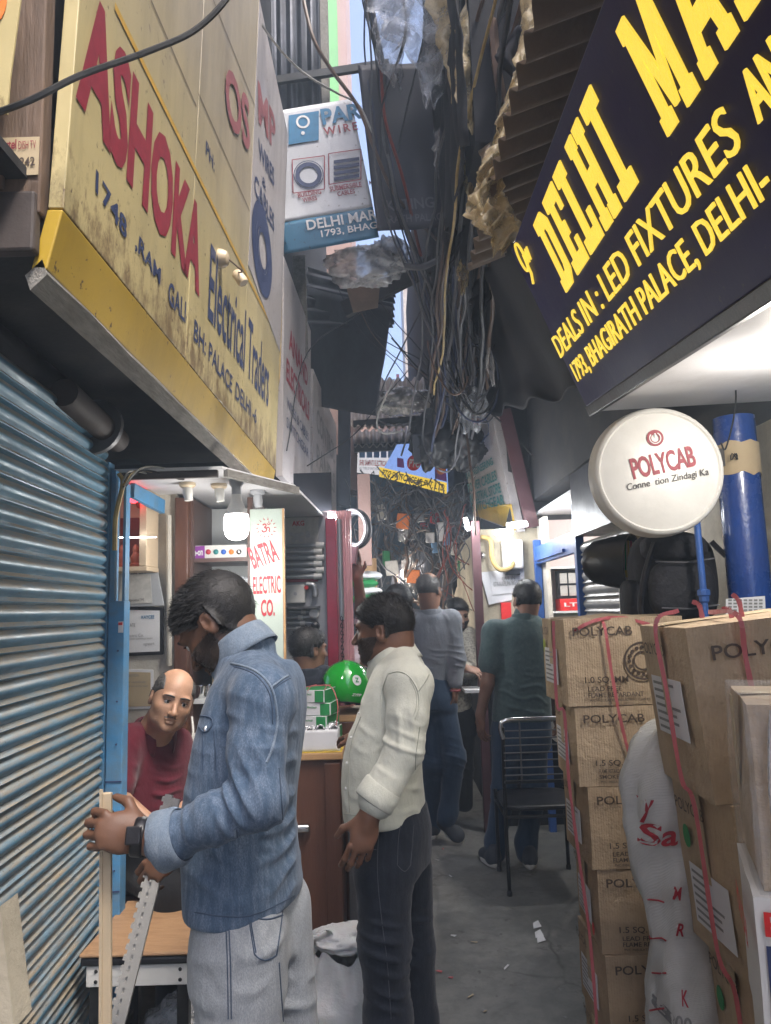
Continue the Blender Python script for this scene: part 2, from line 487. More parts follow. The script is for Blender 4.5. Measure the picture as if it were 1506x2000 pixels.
mat('paper_old', (0.48, 0.38, 0.24), 0.75, var=0.15, bump=0.1, bscale=10, grime=(0.25, 0.18, 0.11))
mat('wood_dark', (0.125, 0.052, 0.030), 0.38, var=0.45, scale=6, stretch=(5, 5, 0.6), bump=0.2, bscale=30, grime=(0.05, 0.02, 0.013), coat=0.2, world=True)
mat('wood_top', (0.50, 0.30, 0.14), 0.5, var=0.2, scale=6, stretch=(1, 6, 6), bump=0.1, grime=(0.26, 0.14, 0.07), world=True)
mat('wood_stool', (0.40, 0.235, 0.12), 0.5, var=0.3, scale=7, stretch=(1, 5, 5), bump=0.25, bscale=30, grime=(0.13, 0.07, 0.04), gamt=0.6, gscale=7, world=True)
mat('shelf_white', (0.58, 0.60, 0.60), 0.5, var=0.06, bump=0.05, world=True)
mat('shelf_brown', (0.10, 0.055, 0.045), 0.45, var=0.25, world=True)
mat('shelf_pink', (0.55, 0.46, 0.45), 0.55, var=0.08, world=True)
mat('rubber', (0.016, 0.016, 0.018), 0.6, var=0.3)
mat('white_sack', (0.78, 0.78, 0.78), 0.4, var=0.06, scale=4, bump=0.5, bscale=7, bdist=0.03, sss=0.1)
mat('sack_woven', (0.56, 0.56, 0.54), 0.42, var=0.1, scale=8, bump=0.4, bscale=11, bdist=0.025, wave=('Z', 90, 0.5, 0.15), grime=(0.36, 0.34, 0.30), gamt=0.35)
mat('bag_black', (0.011, 0.011, 0.016), 0.75, var=0.35, scale=12, bump=0.5, bscale=22, bdist=0.02)
mat('strap_pink', (0.50, 0.12, 0.13), 0.4, var=0.25, scale=20, bump=0.3, stretch=(1, 1, 0.1))
mat('plastic_brown', (0.30, 0.22, 0.14), 0.3, var=0.4, scale=9, bump=0.7, bscale=16, bdist=0.03, trans=0.15, coat=0.3)
mat('foil', (0.55, 0.56, 0.58), 0.22, metal=0.7, var=0.3, scale=14, bump=0.9, bscale=22, bdist=0.03)

def clear_plastic(name, tint, a):
    m, t, b = nt(name)
    tc = t.nodes.new('ShaderNodeTexCoord')
    f = nnoise(t, tc.outputs['Object'], 13, 6, 0.65)
    b.inputs['Base Color'].default_value = (*tint, 1)
    b.inputs['Roughness'].default_value = 0.12; b.inputs['Specular IOR Level'].default_value = 0.9
    lk(t, nramp(t, f, [(0.35, a * 0.45), (0.7, min(1, a * 1.5))]), b.inputs['Alpha'])
    bn = t.nodes.new('ShaderNodeBump'); bn.inputs['Strength'].default_value = 0.8; bn.inputs['Distance'].default_value = 0.03
    lk(t, f, bn.inputs['Height']); lk(t, bn.outputs[0], b.inputs['Normal'])
clear_plastic('plastic_clear', (0.62, 0.64, 0.68), 0.42)
clear_plastic('plastic_tan', (0.62, 0.49, 0.27), 0.7)
clear_plastic('cling_film', (0.7, 0.7, 0.7), 0.22)
clear_plastic('plastic_milky', (0.55, 0.55, 0.56), 0.8)

def cardboard():
    for nm, base, k in (('cardboard', (0.45, 0.335, 0.215), 1.0), ('cardboard_dim', (0.40, 0.29, 0.18), 0.8)):
        m, t, b = nt(nm)
        tc = t.nodes.new('ShaderNodeTexCoord'); co = tc.outputs['Object']
        f = nnoise(t, co, 7, 6, 0.65); f2 = nnoise(t, co, 40, 5, 0.7, (1, 1, 0.15))
        c = nramp(t, f, [(0.3, mul(base, 0.84)), (0.7, mul(base, 1.1))])
        c = nmix(t, nramp(t, f2, [(0.5, 0.0), (0.75, 0.35)]), c, mul(base, 0.68))
        c = nmix(t, nramp(t, nnoise(t, co, 16, 7, 0.75), [(0.66, 0.0), (0.78, 0.6)]), c, (0.13, 0.085, 0.05))
        lk(t, c, b.inputs['Base Color']); b.inputs['Roughness'].default_value = 0.72
        wv = t.nodes.new('ShaderNodeTexWave'); wv.bands_direction = 'X'; wv.inputs['Scale'].default_value = 42; wv.inputs['Distortion'].default_value = 0.6
        lk(t, co, wv.inputs['Vector'])
        bn = t.nodes.new('ShaderNodeBump'); bn.inputs['Strength'].default_value = 0.22 * k; bn.inputs['Distance'].default_value = 0.004
        lk(t, wv.outputs['Fac'], bn.inputs['Height'])
        b2 = t.nodes.new('ShaderNodeBump'); b2.inputs['Strength'].default_value = 0.7; b2.inputs['Distance'].default_value = 0.03
        lk(t, f, b2.inputs['Height']); lk(t, bn.outputs[0], b2.inputs['Normal']); lk(t, b2.outputs[0], b.inputs['Normal'])
cardboard()

# --- flat print colours
flat('ink_black', (0.035, 0.03, 0.03)); flat('ink_red', (0.42, 0.025, 0.04)); flat('ink_crimson', (0.27, 0.022, 0.04)); flat('ink_navy', (0.03, 0.045, 0.12))
flat('ink_blue', (0.02, 0.16, 0.32)); flat('ink_white', (0.72, 0.72, 0.72)); flat('ink_yellow', (0.7, 0.5, 0.03)); flat('ink_green', (0.02, 0.25, 0.07))
flat('ink_ochre', (0.55, 0.33, 0.05)); flat('ink_grey', (0.22, 0.22, 0.22)); flat('ink_shaded', (0.10, 0.095, 0.12)); flat('ink_purple', (0.25, 0.04, 0.3))
flat('ink_orange', (0.75, 0.2, 0.03)); flat('ink_skyblue', (0.2, 0.38, 0.65)); flat('ink_brightred', (0.65, 0.02, 0.02)); flat('ink_pale', (0.45, 0.44, 0.42))
flat('ink_glare', (0.30, 0.10, 0.11)); flat('ink_faint', (0.42, 0.42, 0.44)); flat('ink_brown', (0.075, 0.05, 0.035)); flat('ink_lime', (0.35, 0.45, 0.03)); flat('ink_teal', (0.02, 0.2, 0.2))
# --- cables
for nm, c in (('cable_black', (0.012, 0.012, 0.014)), ('cable_grey', (0.09, 0.09, 0.10)), ('cable_brown', (0.10, 0.06, 0.04)), ('cable_yellow', (0.38, 0.27, 0.10)),
              ('cable_red', (0.22, 0.035, 0.02)), ('cable_white', (0.42, 0.41, 0.38)), ('cable_blue', (0.03, 0.04, 0.09))):
    mat(nm, c, 0.5, var=0.35, scale=20, bump=0.1, grime=mul(c, 0.5))
# ================================================================== SETTING
g = MB().quad((-60, -60, 0), (60, -60, 0), (60, 90, 0), (-60, 90, 0)).build('ground', 'floor_concrete'); tag(g, kind='structure')

def building(name, label, boxes, mt, cat='building'):
    lo = [min(b[0][i] for b in boxes) for i in range(3)]; hi = [max(b[1][i] for b in boxes) for i in range(3)]
    e = empty(name, ((lo[0] + hi[0]) / 2, (lo[1] + hi[1]) / 2, lo[2]), label, cat)
    for nm, (a, b, m) in zip(mt, boxes):
        MB().span(a, b).build(nm, m, e)
    return e

# left side: the shuttered shop, the lit counter shop and the floors above them
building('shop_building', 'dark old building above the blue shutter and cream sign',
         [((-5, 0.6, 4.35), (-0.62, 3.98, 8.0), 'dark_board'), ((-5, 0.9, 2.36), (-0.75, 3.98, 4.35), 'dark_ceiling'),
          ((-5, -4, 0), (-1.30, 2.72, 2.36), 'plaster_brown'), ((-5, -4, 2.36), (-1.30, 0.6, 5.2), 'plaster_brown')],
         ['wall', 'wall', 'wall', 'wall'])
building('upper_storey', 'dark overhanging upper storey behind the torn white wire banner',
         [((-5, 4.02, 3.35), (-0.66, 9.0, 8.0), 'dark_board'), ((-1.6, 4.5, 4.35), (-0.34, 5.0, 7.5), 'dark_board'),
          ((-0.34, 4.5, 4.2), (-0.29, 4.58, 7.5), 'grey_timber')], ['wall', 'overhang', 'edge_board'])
building('tenement', 'narrow pink plastered wall with a green panel under the sky gap',
         [((-3.5, 9.2, 3.0), (-0.34, 11, 13.0), 'pink_wall'), ((-0.9, 9.16, 8.2), (-0.46, 9.21, 12.5), 'green_panel')], ['wall', 'green_panel'])
building('far_tenement', 'sunlit brick building closing the far end of the alley',
         [((-3, 17, 0), (0.55, 19, 6.2), 'brick_far'), ((0.55, 16.2, 0), (1.1, 18, 9.5), 'tin_pale'), ((1.1, 16.5, 0), (4, 18, 7.0), 'brick_far'), ((0.35, 16.9, 6.2), (0.42, 16.98, 7.0), 'red_post')],
         ['wall', 'tower', 'wall', 'post'])
# right side
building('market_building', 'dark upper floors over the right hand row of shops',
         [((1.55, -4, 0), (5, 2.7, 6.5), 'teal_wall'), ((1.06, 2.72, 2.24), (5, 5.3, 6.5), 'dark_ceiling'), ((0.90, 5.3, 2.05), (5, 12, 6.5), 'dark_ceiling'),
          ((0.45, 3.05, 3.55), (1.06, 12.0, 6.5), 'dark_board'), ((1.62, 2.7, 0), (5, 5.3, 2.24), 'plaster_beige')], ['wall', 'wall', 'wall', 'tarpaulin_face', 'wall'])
building('rear_building', 'beige plastered shop corner carrying the electricity meter',
         [((0.66, 5.3, 1.02), (5, 12, 2.05), 'plaster_beige'), ((0.70, 5.32, 0), (5, 12, 1.02), 'dark_board')], ['wall', 'lower_wall'])
building('side_building', 'dark shop row beyond the red wrapped post',
         [((-5, 5.4, 0), (-0.95, 12, 2.35), 'dark_board'), ((-5, 8.9, 2.3), (-0.55, 12, 3.4), 'dark_board')], ['wall', 'wall'])

# blue shutter on the left: one slat, repeated
sh_dir = V((-0.0616, 1, 0)).normalized(); sh_out = V((1, 0.0616, 0)).normalized()
sh_far = at(197, 1300, 2.70); sh_far.z = 0
sh = empty('rolling_shutter', sh_far - sh_dir * 0.8, 'closed blue corrugated rolling shutter, dusty and rust streaked', 'shutter')
SL = 1.9; pitch = 0.065; nsl = 33
def slat_mesh(a, b, out, p):
    prof = [(-.004, -.006), (.000, .006), (p * .03, .0115), (p * .07, .0125), (p * .105, .0105), (p * .25, .0005)]
    for k in range(9):
        t = k / 8
        prof.append((p * (.27 + .60 * t), .0015 + .0125 * math.sin(math.pi * t) ** .8))
    prof += [(p * .93, -.002), (p * 0.985, -.006)]
    vs = []; fs = []
    for q in (a, b):
        for z, o in prof: vs.append(V(q) + V((0, 0, z)) + V(out) * o)
    n = len(prof)
    for i in range(n - 1): fs.append((i, n + i, n + i + 1, i + 1))
    return vs, fs
first = None
for i in range(nsl):
    z = 0.05 + i * pitch
    if first is None:
        vs, fs = slat_mesh(sh_far - sh_dir * SL + V((0, 0, z)), sh_far + V((0, 0, z)), sh_out, pitch)
        first = mk('slat', vs, fs, 'shutter_blue', sh, smooth='auto')
        o0 = WL[first.name].copy()
    else:
        inst(first, o0 + V((0, 0, pitch * i)) + sh_out * random.Random(i).uniform(-0.002, 0.003), sh)
mb = MB().bar(sh_far - sh_dir * SL + V((0, 0, 0.025)), sh_far + V((0, 0, 0.025)), 0.03, 0.05); mb.build('bottom_rail', 'blue_paint', sh)
MB().tube([sh_far - sh_dir * 1.6 + V((-0.08, 0, 2.24)), sh_far - sh_dir * 0.15 + V((-0.06, 0, 2.24))], 0.065, 14).build('roller_shaft', 'dark_board', sh, smooth='auto')
MB().tube([sh_far - sh_dir * 0.5 + V((0.03, 0, 2.19)), sh_far - sh_dir * 0.02 + V((0.05, 0, 2.15))], 0.045, 14).build('roller_sleeve', 'shaft_brown', sh, smooth='auto')
MB().lathe(sh_far + V((0.02, -0.16, 2.17)), (0.1, 1, -0.1), [(0, 0.10), (0.02, 0.10), (0.02, 0.094), (0.004, 0.09)], 28).build('roller_flange', 'grey_metal', sh, smooth='auto')

# blue gate post beside it
pp = at(205, 1300, 2.74); pq = at(243, 1300, 2.74)
post = empty('gate_post', ((pp.x + pq.x) / 2, 2.76, 0), 'light blue painted steel door post beside the shutter', 'post')
MB().span((pp.x + 0.012, 2.73, 0), (pq.x, 2.79, 1.56)).build('face', 'blue_paint', post, bevel=0.003)
MB().span((pp.x - 0.012, 2.72, 0), (pp.x + 0.008, 2.78, 2.08)).build('channel', 'blue_paint', post, bevel=0.002)
MB().span((pp.x + 0.012, 2.735, 1.56), (pp.x + 0.03, 2.78, 2.05)).build('upper_channel', 'blue_paint', post, bevel=0.002)
MB().span((pq.x - 0.012, 2.735, 1.56), (pq.x - 0.001, 2.78, 2.0)).build('upper_rail', 'blue_paint', post, bevel=0.002)
MB().span((pq.x - 0.020, 2.7265, 1.445), (pq.x - 0.003, 2.7295, 1.485)).build('sticker', 'paper', post)
MB().span((pq.x - 0.019, 2.7235, 1.472), (pq.x - 0.004, 2.7255, 1.482)).build('sticker_print', 'ink_brightred', post)
for z in (0.55, 0.92): MB().span((pp.x + 0.012, 2.7265, z), (pq.x, 2.7295, z + 0.004)).build('seam', 'ink_navy', post)
for z in (0.25, 0.62, 0.80, 1.05, 1.2, 1.38): MB().lathe((pp.x + 0.05, 2.729, z), (0, -1, 0), [(0, 0.004), (0.003, 0.003)], 8).build('bolt', 'ink_navy', post)

# cream tin sign over the left shops
ash = Plane(at_x(123, 405, -0.60), (0, 1, 0), (0.045, 0, 1))
ash.o = ash.p(0, 0); y0 = ash.o.y; z0 = ash.o.z
sg = empty('tin_sign', (-0.6, 2.7, z0 - 0.12), 'long weathered cream and yellow tin sign with red hand painted ASHOKA', 'sign')
Ln = 4.02 - y0
seam_a = [ash.uv(*p)[0] for p in ((396, 100), (505, 100))]
edges = [0.0, ash.uv(391, 150)[0], ash.uv(488, 420)[0], Ln]
topz = 2.02
for i in range(3):
    a0, a1 = edges[i], edges[i + 1]
    MB().slab([ash.p(a0 + .002, 0), ash.p(a1 - .002, 0), ash.p(a1 - .002, topz), ash.p(a0 + .002, topz)], ash.n, 0.03 + 0.003 * i).build('panel', 'sign_cream', sg, bevel=0.002)
bw = ash.uv(512, 585)[1]
MB().slab([ash.p(edges[2] + .004, bw, .003), ash.p(Ln - .006, bw - .05, .003), ash.p(Ln - .006, topz - .01, .003), ash.p(edges[2] + .004, topz - .01, .003)], ash.n, .002).build('white_panel', 'sign_white', sg)
MB().slab([ash.p(0, -0.004), ash.p(0, -0.125, -0.022), ash.p(Ln, -0.125, -0.022), ash.p(Ln, -0.004)][::-1], ash.n, 0.03).build('yellow_rail', 'sign_yellow', sg, bevel=0.003)
MB().slab([ash.p(Ln * (i / 12), -0.128 - (0.0 if i % 2 else 0.006)) - V((0.02, 0, 0)) for i in range(13)] + [ash.p(Ln, -0.165) - V((0.05, 0, 0)), ash.p(0, -0.165) - V((0.05, 0, 0))], (0.35, 0, -1), 0.03).build('timber_batten', 'grey_timber', sg)
sm = MB()
def pline(mb, pl, p, q, w, lift=0.002):
    a = V(pl.uv(*p)); b = V(pl.uv(*q)); d = (b - a).normalized(); n = V((-d.y, d.x)) * (w / 2)
    mb.quad(*[pl.p(k.x, k.y, lift) for k in (a - n, b - n, b + n, a + n)])
pline(sm, ash, (223, 11), (528, 632), 0.017); sm.build('ochre_line', 'ink_ochre', sg)
sm = MB()
for p, q in (((294, 0), (383, 208)), ((387, 182), (487, 412)), ((416, 0), (498, 208))): pline(sm, ash, p, q, 0.005, 0.0015)
sm.build('sheet_seam', 'ink_brown', sg)
lettering([ptxt(ash, 'ASHOKA', (146, 192), (388, 582), (146, -100), bold=0.045)], 'ink_crimson', sg)
lettering([ptxt(ash, 'Electrical Traders', (405, 622), (523, 797), (405, 462), bold=0.012),
           ptxt(ash, '1748', (182, 370), (245, 470), (182, 322), bold=0.02, shear=-0.1), ptxt(ash, ',RAM', (262, 490), (311, 562), (262, 446), bold=0.02),
           ptxt(ash, 'GALI', (327, 591), (361, 632), (327, 543), bold=0.015), ptxt(ash, 'BH: PALACE', (377, 663), (452, 769), (377, 618), bold=0.012),
           ptxt(ash, 'DELHI -6', (459, 778), (500, 829), (459, 742), bold=0.012), ptxt(ash, 'PH:', (401, 301), (418, 337), (401, 271), bold=0.01)], 'ink_navy', sg)
lettering([ptxt(ash, 'OS', (440, 238), (487, 300), (440, 120), bold=0.03, lift=0.005), ptxt(ash, 'MP', (503, 238), (537, 300), (503, 158), bold=0.03, lift=0.005)], 'ink_glare', sg)  # red paled in the colour for a reflection lying over the letters
lettering([ptxt(ash, 'WIRES', (503, 309), (534, 366), (503, 268), bold=0.02, lift=0.005), ptxt(ash, '&', (510, 360), (518, 376), (510, 340), bold=0.01, lift=0.005),
           ptxt(ash, 'CABLES', (495, 377), (534, 455), (495, 335), bold=0.02, lift=0.005)], 'ink_navy', sg)
mb = MB(); ca, cb = ash.uv(511, 490)
for k, (ra, rb, w) in enumerate(((0.23, 0.165, 0.05), (0.16, 0.115, 0.018), (0.12, 0.09, 0.014))):
    pts = [(math.cos(2 * math.pi * j / 40), math.sin(2 * math.pi * j / 40)) for j in range(41)]
    for j in range(40):
        (x0, v0), (x1, v1) = pts[j], pts[j + 1]
        mb.quad(*[ash.p(ca + x * (ra + s), cb + v * (rb + s * 0.8), 0.006 + k * 0.0006) for x, v, s in ((x0, v0, -w), (x1, v1, -w), (x1, v1, w), (x0, v0, w))])
mb.build('painted_cable_coil', 'ink_navy', sg)
# worn edge returns of the sign box at the near end
MB().span((-1.30, y0 - 0.02, z0 - 0.02), (-0.635, y0 + 0.02, z0 + topz)).build('end_board', 'old_wood', sg, bevel=0.004)
MB().span((-1.30, y0 - 0.03, z0 - 0.10), (-0.64, y0 + 0.0, z0 + 0.02)).build('end_plank', 'shaft_brown', sg, bevel=0.006)
MB().span((-1.30, y0 - 0.035, z0 + 0.025), (-0.70, y0 - 0.021, z0 + 0.10)).build('end_plank', 'old_wood', sg, bevel=0.004)
# soffit behind the sign
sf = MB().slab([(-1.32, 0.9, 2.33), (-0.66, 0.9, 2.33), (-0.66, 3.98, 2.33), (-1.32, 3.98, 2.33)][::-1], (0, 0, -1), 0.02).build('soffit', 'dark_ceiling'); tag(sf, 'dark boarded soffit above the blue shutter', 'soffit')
# stickers and poster on the end board
ep = Plane((-1.0, y0 - 0.022, z0), (1, 0, 0), (0, 0, 1))
st = empty('paper_notice', ep.hit(38, 342), 'torn phone number notice pasted on the brown end board', 'notice')
a0, b0 = ep.uv(-20, 345); a1, b1 = ep.uv(78, 268)
MB().slab([ep.p(a0, b0, .002), ep.p(a1, b0, .002), ep.p(a1, b1, .002), ep.p(a0, b1, .002)], ep.n, 0.001).build('sheet', 'paper_old', st)
lettering([ptxt(ep, '7930242', (0, 330), (70, 326), (0, 312), lift=0.004, bold=0.02)], 'ink_brown', st)
lettering([ptxt(ep, 'airtel', (2, 295), (34, 293), (2, 276), lift=0.004, bold=0.02), ptxt(ep, 'DISH TV', (38, 294), (72, 292), (38, 278), lift=0.004)], 'ink_crimson', st)
po = empty('hanging_poster', at(20, 225, y0 - 0.08), 'cream poster with an orange disc hanging from the end board', 'poster')
pl2 = Plane(at(0, 100, y0 - 0.08), (1, 0, 0), (0, 0, 1))
mb = MB(); mb.slab([pl2.hit(*p) for p in ((-60, 210), (14, 222), (20, 150), (44, -30), (-60, -30))], pl2.n, 0.004); mb.build('sheet', 'sign_cream', po)
mb = MB(); c = pl2.uv(-8, 0); mb.slab([pl2.p(c[0] + 0.022 * math.cos(t * .3), c[1] + 0.05 * math.sin(t * .3), 0.003) for t in range(21)], pl2.n, 0.001); mb.build('disc', 'ink_orange', po)
# dead lamp bracket screwed on the sign
lb = empty('lamp_holder', ash.hit(440, 510), 'cream lampholder dangling by its wire from the cream sign', 'lamp holder')
h0 = ash.hit(428, 505); MB().lathe(h0, ash.n, [(0, 0.034), (0.012, 0.034), (0.03, 0.026), (0.036, 0.012)], 18).build('rose', 'cream_plastic', lb, smooth='auto')
h1 = at(468, 542, h0.y + 0.12); MB().lathe(h1, (0.5, -0.1, -0.75), [(-0.03, 0.012), (-0.02, 0.02), (0.02, 0.022), (0.03, 0.018)], 16).build('socket', 'cream_plastic', lb, smooth='auto')
MB().tube(rnd_walk([h0 + ash.n * 0.03, h0.lerp(h1, .4) + V((0.05, 0, -0.02)), h1 + V((-0.015, 0, 0.02))], 0.01, 6), 0.003, 5).build('wire', 'cable_brown', lb, smooth='auto')

# yellow conduit beyond the sign
cp = [at(533, 880, 4.06), at(531, 780, 4.06), at(541, 740, 4.06), at(545, 640, 4.06), at(545, 520, 4.06), at(548, 400, 4.06)]
o = MB().tube(rnd_walk(cp, 0.004, 6), 0.017, 8).build('conduit_pipe', 'cable_yellow', smooth='auto'); tag(o, 'yellowed conduit pipe rising beside the end of the cream sign', 'pipe')

# second and third signs along the left side
s2 = Plane(at(552, 985, 4.12), (0.03, 1, 0), (0.02, 0, 1))
g2 = empty('tin_sign', s2.p(0.8, 0), 'narrow white sign with faded pink lettering beyond the conduit', 'sign')
q = [s2.uv(*p) for p in ((552, 930), (606, 990), (608, 520), (555, 500))]
q[1] = (q[1][0], q[0][1]); q[2] = (q[1][0], q[3][1])
MB().slab([s2.p(*k) for k in q], s2.n, 0.04).build('panel', 'sign_white', g2, bevel=0.003)
W2 = q[1][0] - q[0][0]; H2 = q[3][1] - q[0][1]
def row(pl, s, a, b, w, h, **kw): return dict(s=s, o=pl.p(a, b), r=pl.r, u=pl.u, w=w, h=h, **kw)
lettering([row(s2, 'ANAND', q[0][0] + W2 * .15, q[0][1] + H2 * .62, W2 * .7, H2 * .11, bold=.03), row(s2, 'ELECTRICALS', q[0][0] + W2 * .08, q[0][1] + H2 * .45, W2 * .84, H2 * .11, bold=.03)], 'ink_crimson', g2)
lettering([row(s2, 'WIRES & CABLES', q[0][0] + W2 * .1, q[0][1] + H2 * .33, W2 * .8, H2 * .05), row(s2, 'SWITCHGEAR', q[0][0] + W2 * .1, q[0][1] + H2 * .24, W2 * .8, H2 * .05)], 'ink_navy', g2)
s3 = Plane(at(612, 985, 5.9), (0.03, 1, 0), (0.02, 0, 1))
g3 = empty('tin_sign', s3.p(0.8, 0), 'grimy pale sign with streaked letters behind the pink lettered sign', 'sign')
q = [s3.uv(*p) for p in ((612, 965), (657, 985), (660, 735), (612, 720))]; q[1] = (q[1][0], q[0][1]); q[2] = (q[1][0], q[3][1])
MB().slab([s3.p(*k) for k in q], s3.n, 0.05).build('panel', 'sign_white', g3, bevel=0.003)
W3 = q[1][0] - q[0][0]; H3 = q[3][1] - q[0][1]
lettering([row(s3, 'CONTROL', q[0][0] + W3 * .1, q[0][1] + H3 * .55, W3 * .8, H3 * .2, bold=.02), row(s3, 'PANELS', q[0][0] + W3 * .1, q[0][1] + H3 * .25, W3 * .8, H3 * .2, bold=.02)], 'ink_grey', g3)
dp = MB().slab([at(660, 985, 7.0), at(684, 990, 7.0), at(684, 800, 7.0), at(660, 790, 7.0)], (0, -1, 0), 0.12).build('dark_board', 'tin_dark', bevel=0.004); tag(dp, 'blank black signboard hung edge on under the tin canopy', 'signboard')
# spiky pigeon wire under the second sign
sp = MB(); rr = random.Random(4)
for i in range(70):
    b = s2.p(rr.uniform(0.1, 1.3), q[0][1] * 0 + s2.uv(552, 930)[1] - 0.02, rr.uniform(0, 0.03)); sp.tube([b, b + V((rr.uniform(-.03, .05), rr.uniform(-.03, .03), rr.uniform(-.08, -.02)))], 0.0015, 3, cap=False)
tag(sp.build('loose_wire', 'cable_brown'), 'frayed bits of wire bristling below the pink lettered sign', 'wire', kind='stuff')

# ------------------------------------------------------------------ banners across the alley
bn = Plane(at(553, 215, 4.25), V((1, 0.02, 0.165)), (0, -0.03, 1))
eb = empty('flex_banner', bn.hit(650, 490), 'white wire maker banner with blue foot strip hung across the alley', 'banner')
A0 = bn.uv(556, 496); A1 = bn.uv(741, 466); A2 = bn.uv(553, 215); A3 = bn.uv(741, 178)
def bann(a0, a1, b0, b1, pl, seed, amp=0.012, nu=22, nv=26):
    def fn(u, v):
        a = a0 + (a1 - a0) * u; b = b0 + (b1 - b0) * v
        d = mnoise.noise(V((a * 5 + seed, b * 3.5, seed))) * amp * (1.3 - v)
        return pl.p(a, b, d)
    return MB().grid(fn, nu, nv)
strip_b = bn.uv(556, 434)[1]
bann(A0[0], A1[0], strip_b, A2[1], bn, 3, 0.006).build('sheet', 'flex_white', eb, smooth=True, solid=0.002)
bann(A0[0], A1[0], A0[1], strip_b, bn, 3, 0.006, 22, 8).build('foot_strip', 'flex_blue', eb, smooth=True, solid=0.002)
Lf = 0.010
lettering([ptxt(bn, 'PARA', (631, 246), (737, 228), (631, 214), bold=.03, lift=Lf), ], 'ink_blue', eb)
lettering([ptxt(bn, 'WIRE', (634, 267), (700, 255), (633, 251), bold=.02, lift=Lf, space=1.4), ptxt(bn, 'BUILDING', (583, 388), (628, 380), (583, 379), bold=.02, lift=Lf),
           ptxt(bn, 'WIRES', (592, 397), (620, 392), (592, 388), bold=.02, lift=Lf), ptxt(bn, 'SUBMERSIBLE', (645, 376), (707, 366), (645, 366), bold=.02, lift=Lf),
           ptxt(bn, 'CABLES', (660, 385), (694, 379), (660, 376), bold=.02, lift=Lf), ptxt(bn, 'MUL', (722, 363), (738, 361), (722, 354), bold=.02, lift=Lf)], 'ink_crimson', eb)
lettering([ptxt(bn, 'DELHI MAR', (601, 451), (738, 429), (601, 431), bold=.02, lift=Lf), ptxt(bn, '1793, BHAG', (629, 467), (738, 449), (629, 451), bold=.015, lift=Lf)], 'ink_white', eb)
mb = MB(); mb.slab([bn.hit(*p) + bn.n * 0.009 for p in ((564, 284), (623, 275), (623, 218), (564, 227))], bn.n, 0.001); mb.build('logo', 'ink_blue', eb)
mb = MB()
def ring(mb, pl, cpx, r0, r1, lift, n=32, sx=1.0, a0=0, a1=2 * math.pi):
    ca, cb = pl.uv(*cpx)
    for j in range(n):
        t0 = a0 + (a1 - a0) * j / n; t1 = a0 + (a1 - a0) * (j + 1) / n
        mb.quad(*[pl.p(ca + math.cos(t) * r * sx, cb + math.sin(t) * r, lift) for t, r in ((t0, r0), (t1, r0), (t1, r1), (t0, r1))])
ring(mb, bn, (592, 240), 0.030, 0.043, 0.0115); ring(mb, bn, (592, 262), 0.0, 0.012, 0.0118, 16); mb.build('logo_mark', 'ink_white', eb)
mb = MB(); ring(mb, bn, (603, 343), 0.055, 0.082, 0.0105); ring(mb, bn, (603, 343), 0.088, 0.093, 0.0105)
for k in range(4):
    pts = [(652, 322 + k * 11), (702, 315 + k * 11), (702, 308 + k * 11), (652, 315 + k * 11)]
    mb.slab([bn.hit(*p) + bn.n * 0.0105 for p in pts], bn.n, 0.0005)
ring(mb, bn, (733, 335), 0.02, 0.035, 0.0105, 16); mb.build('cable_picture', 'ink_navy', eb)
mb = MB()
for bx in (((573, 379), (634, 371), (634, 306), (571, 314)), ((643, 362), (705, 352), (705, 293), (642, 302))):
    P = [V(bn.uv(*p)) for p in bx]
    for i in range(4):
        a, b = P[i], P[(i + 1) % 4]; d = (b - a).normalized(); n = V((-d.y, d.x)) * 0.003
        mb.quad(*[bn.p(k.x, k.y, 0.0112) for k in (a - n, b - n, b + n, a + n)])
mb.build('picture_frame', 'ink_crimson', eb)
bd = Plane(at(737, 178, 4.12), V((1, 0.1, 0.09)), (0.04, -0.03, 1))
ed = empty('flex_banner', bd.hit(815, 440), 'dark shaded half of a shop banner hanging behind the cables', 'banner')
a0, b0 = bd.uv(737, 452); a1, b1 = bd.uv(892, 120)
bann(a0, a1, b0, b1, bd, 8, 0.03).build('sheet', 'flex_shaded', ed, smooth=True, solid=0.002)  # shaded half of the banner, its shade put into sheet and ink colours
lettering([ptxt(bd, 'KETING', (755, 418), (848, 410), (755, 396), bold=.02, lift=0.03), ptxt(bd, 'IRATH PALACE', (755, 441), (872, 434), (755, 426), bold=.015, lift=0.03)], 'ink_shaded', ed)
o = MB().bar(at(470, 168, 4.42), at(760, 124, 4.42), 0.03, 0.05).build('steel_beam', 'black_metal'); tag(o, 'thin dark beam crossing above the white banner', 'beam')
o = MB().bar(at(672, 606, 5.2), at(868, 505, 5.0), 0.05, 0.12).build('steel_beam', 'black_metal'); tag(o, 'dark slanting beam below the crumpled plastic bag', 'beam')
o = MB().bar(at(584, 500, 5.0), at(590, 700, 5.0), 0.09, 0.02).build('timber_post', 'grey_timber'); tag(o, 'pale split timber post below the white banner', 'post')

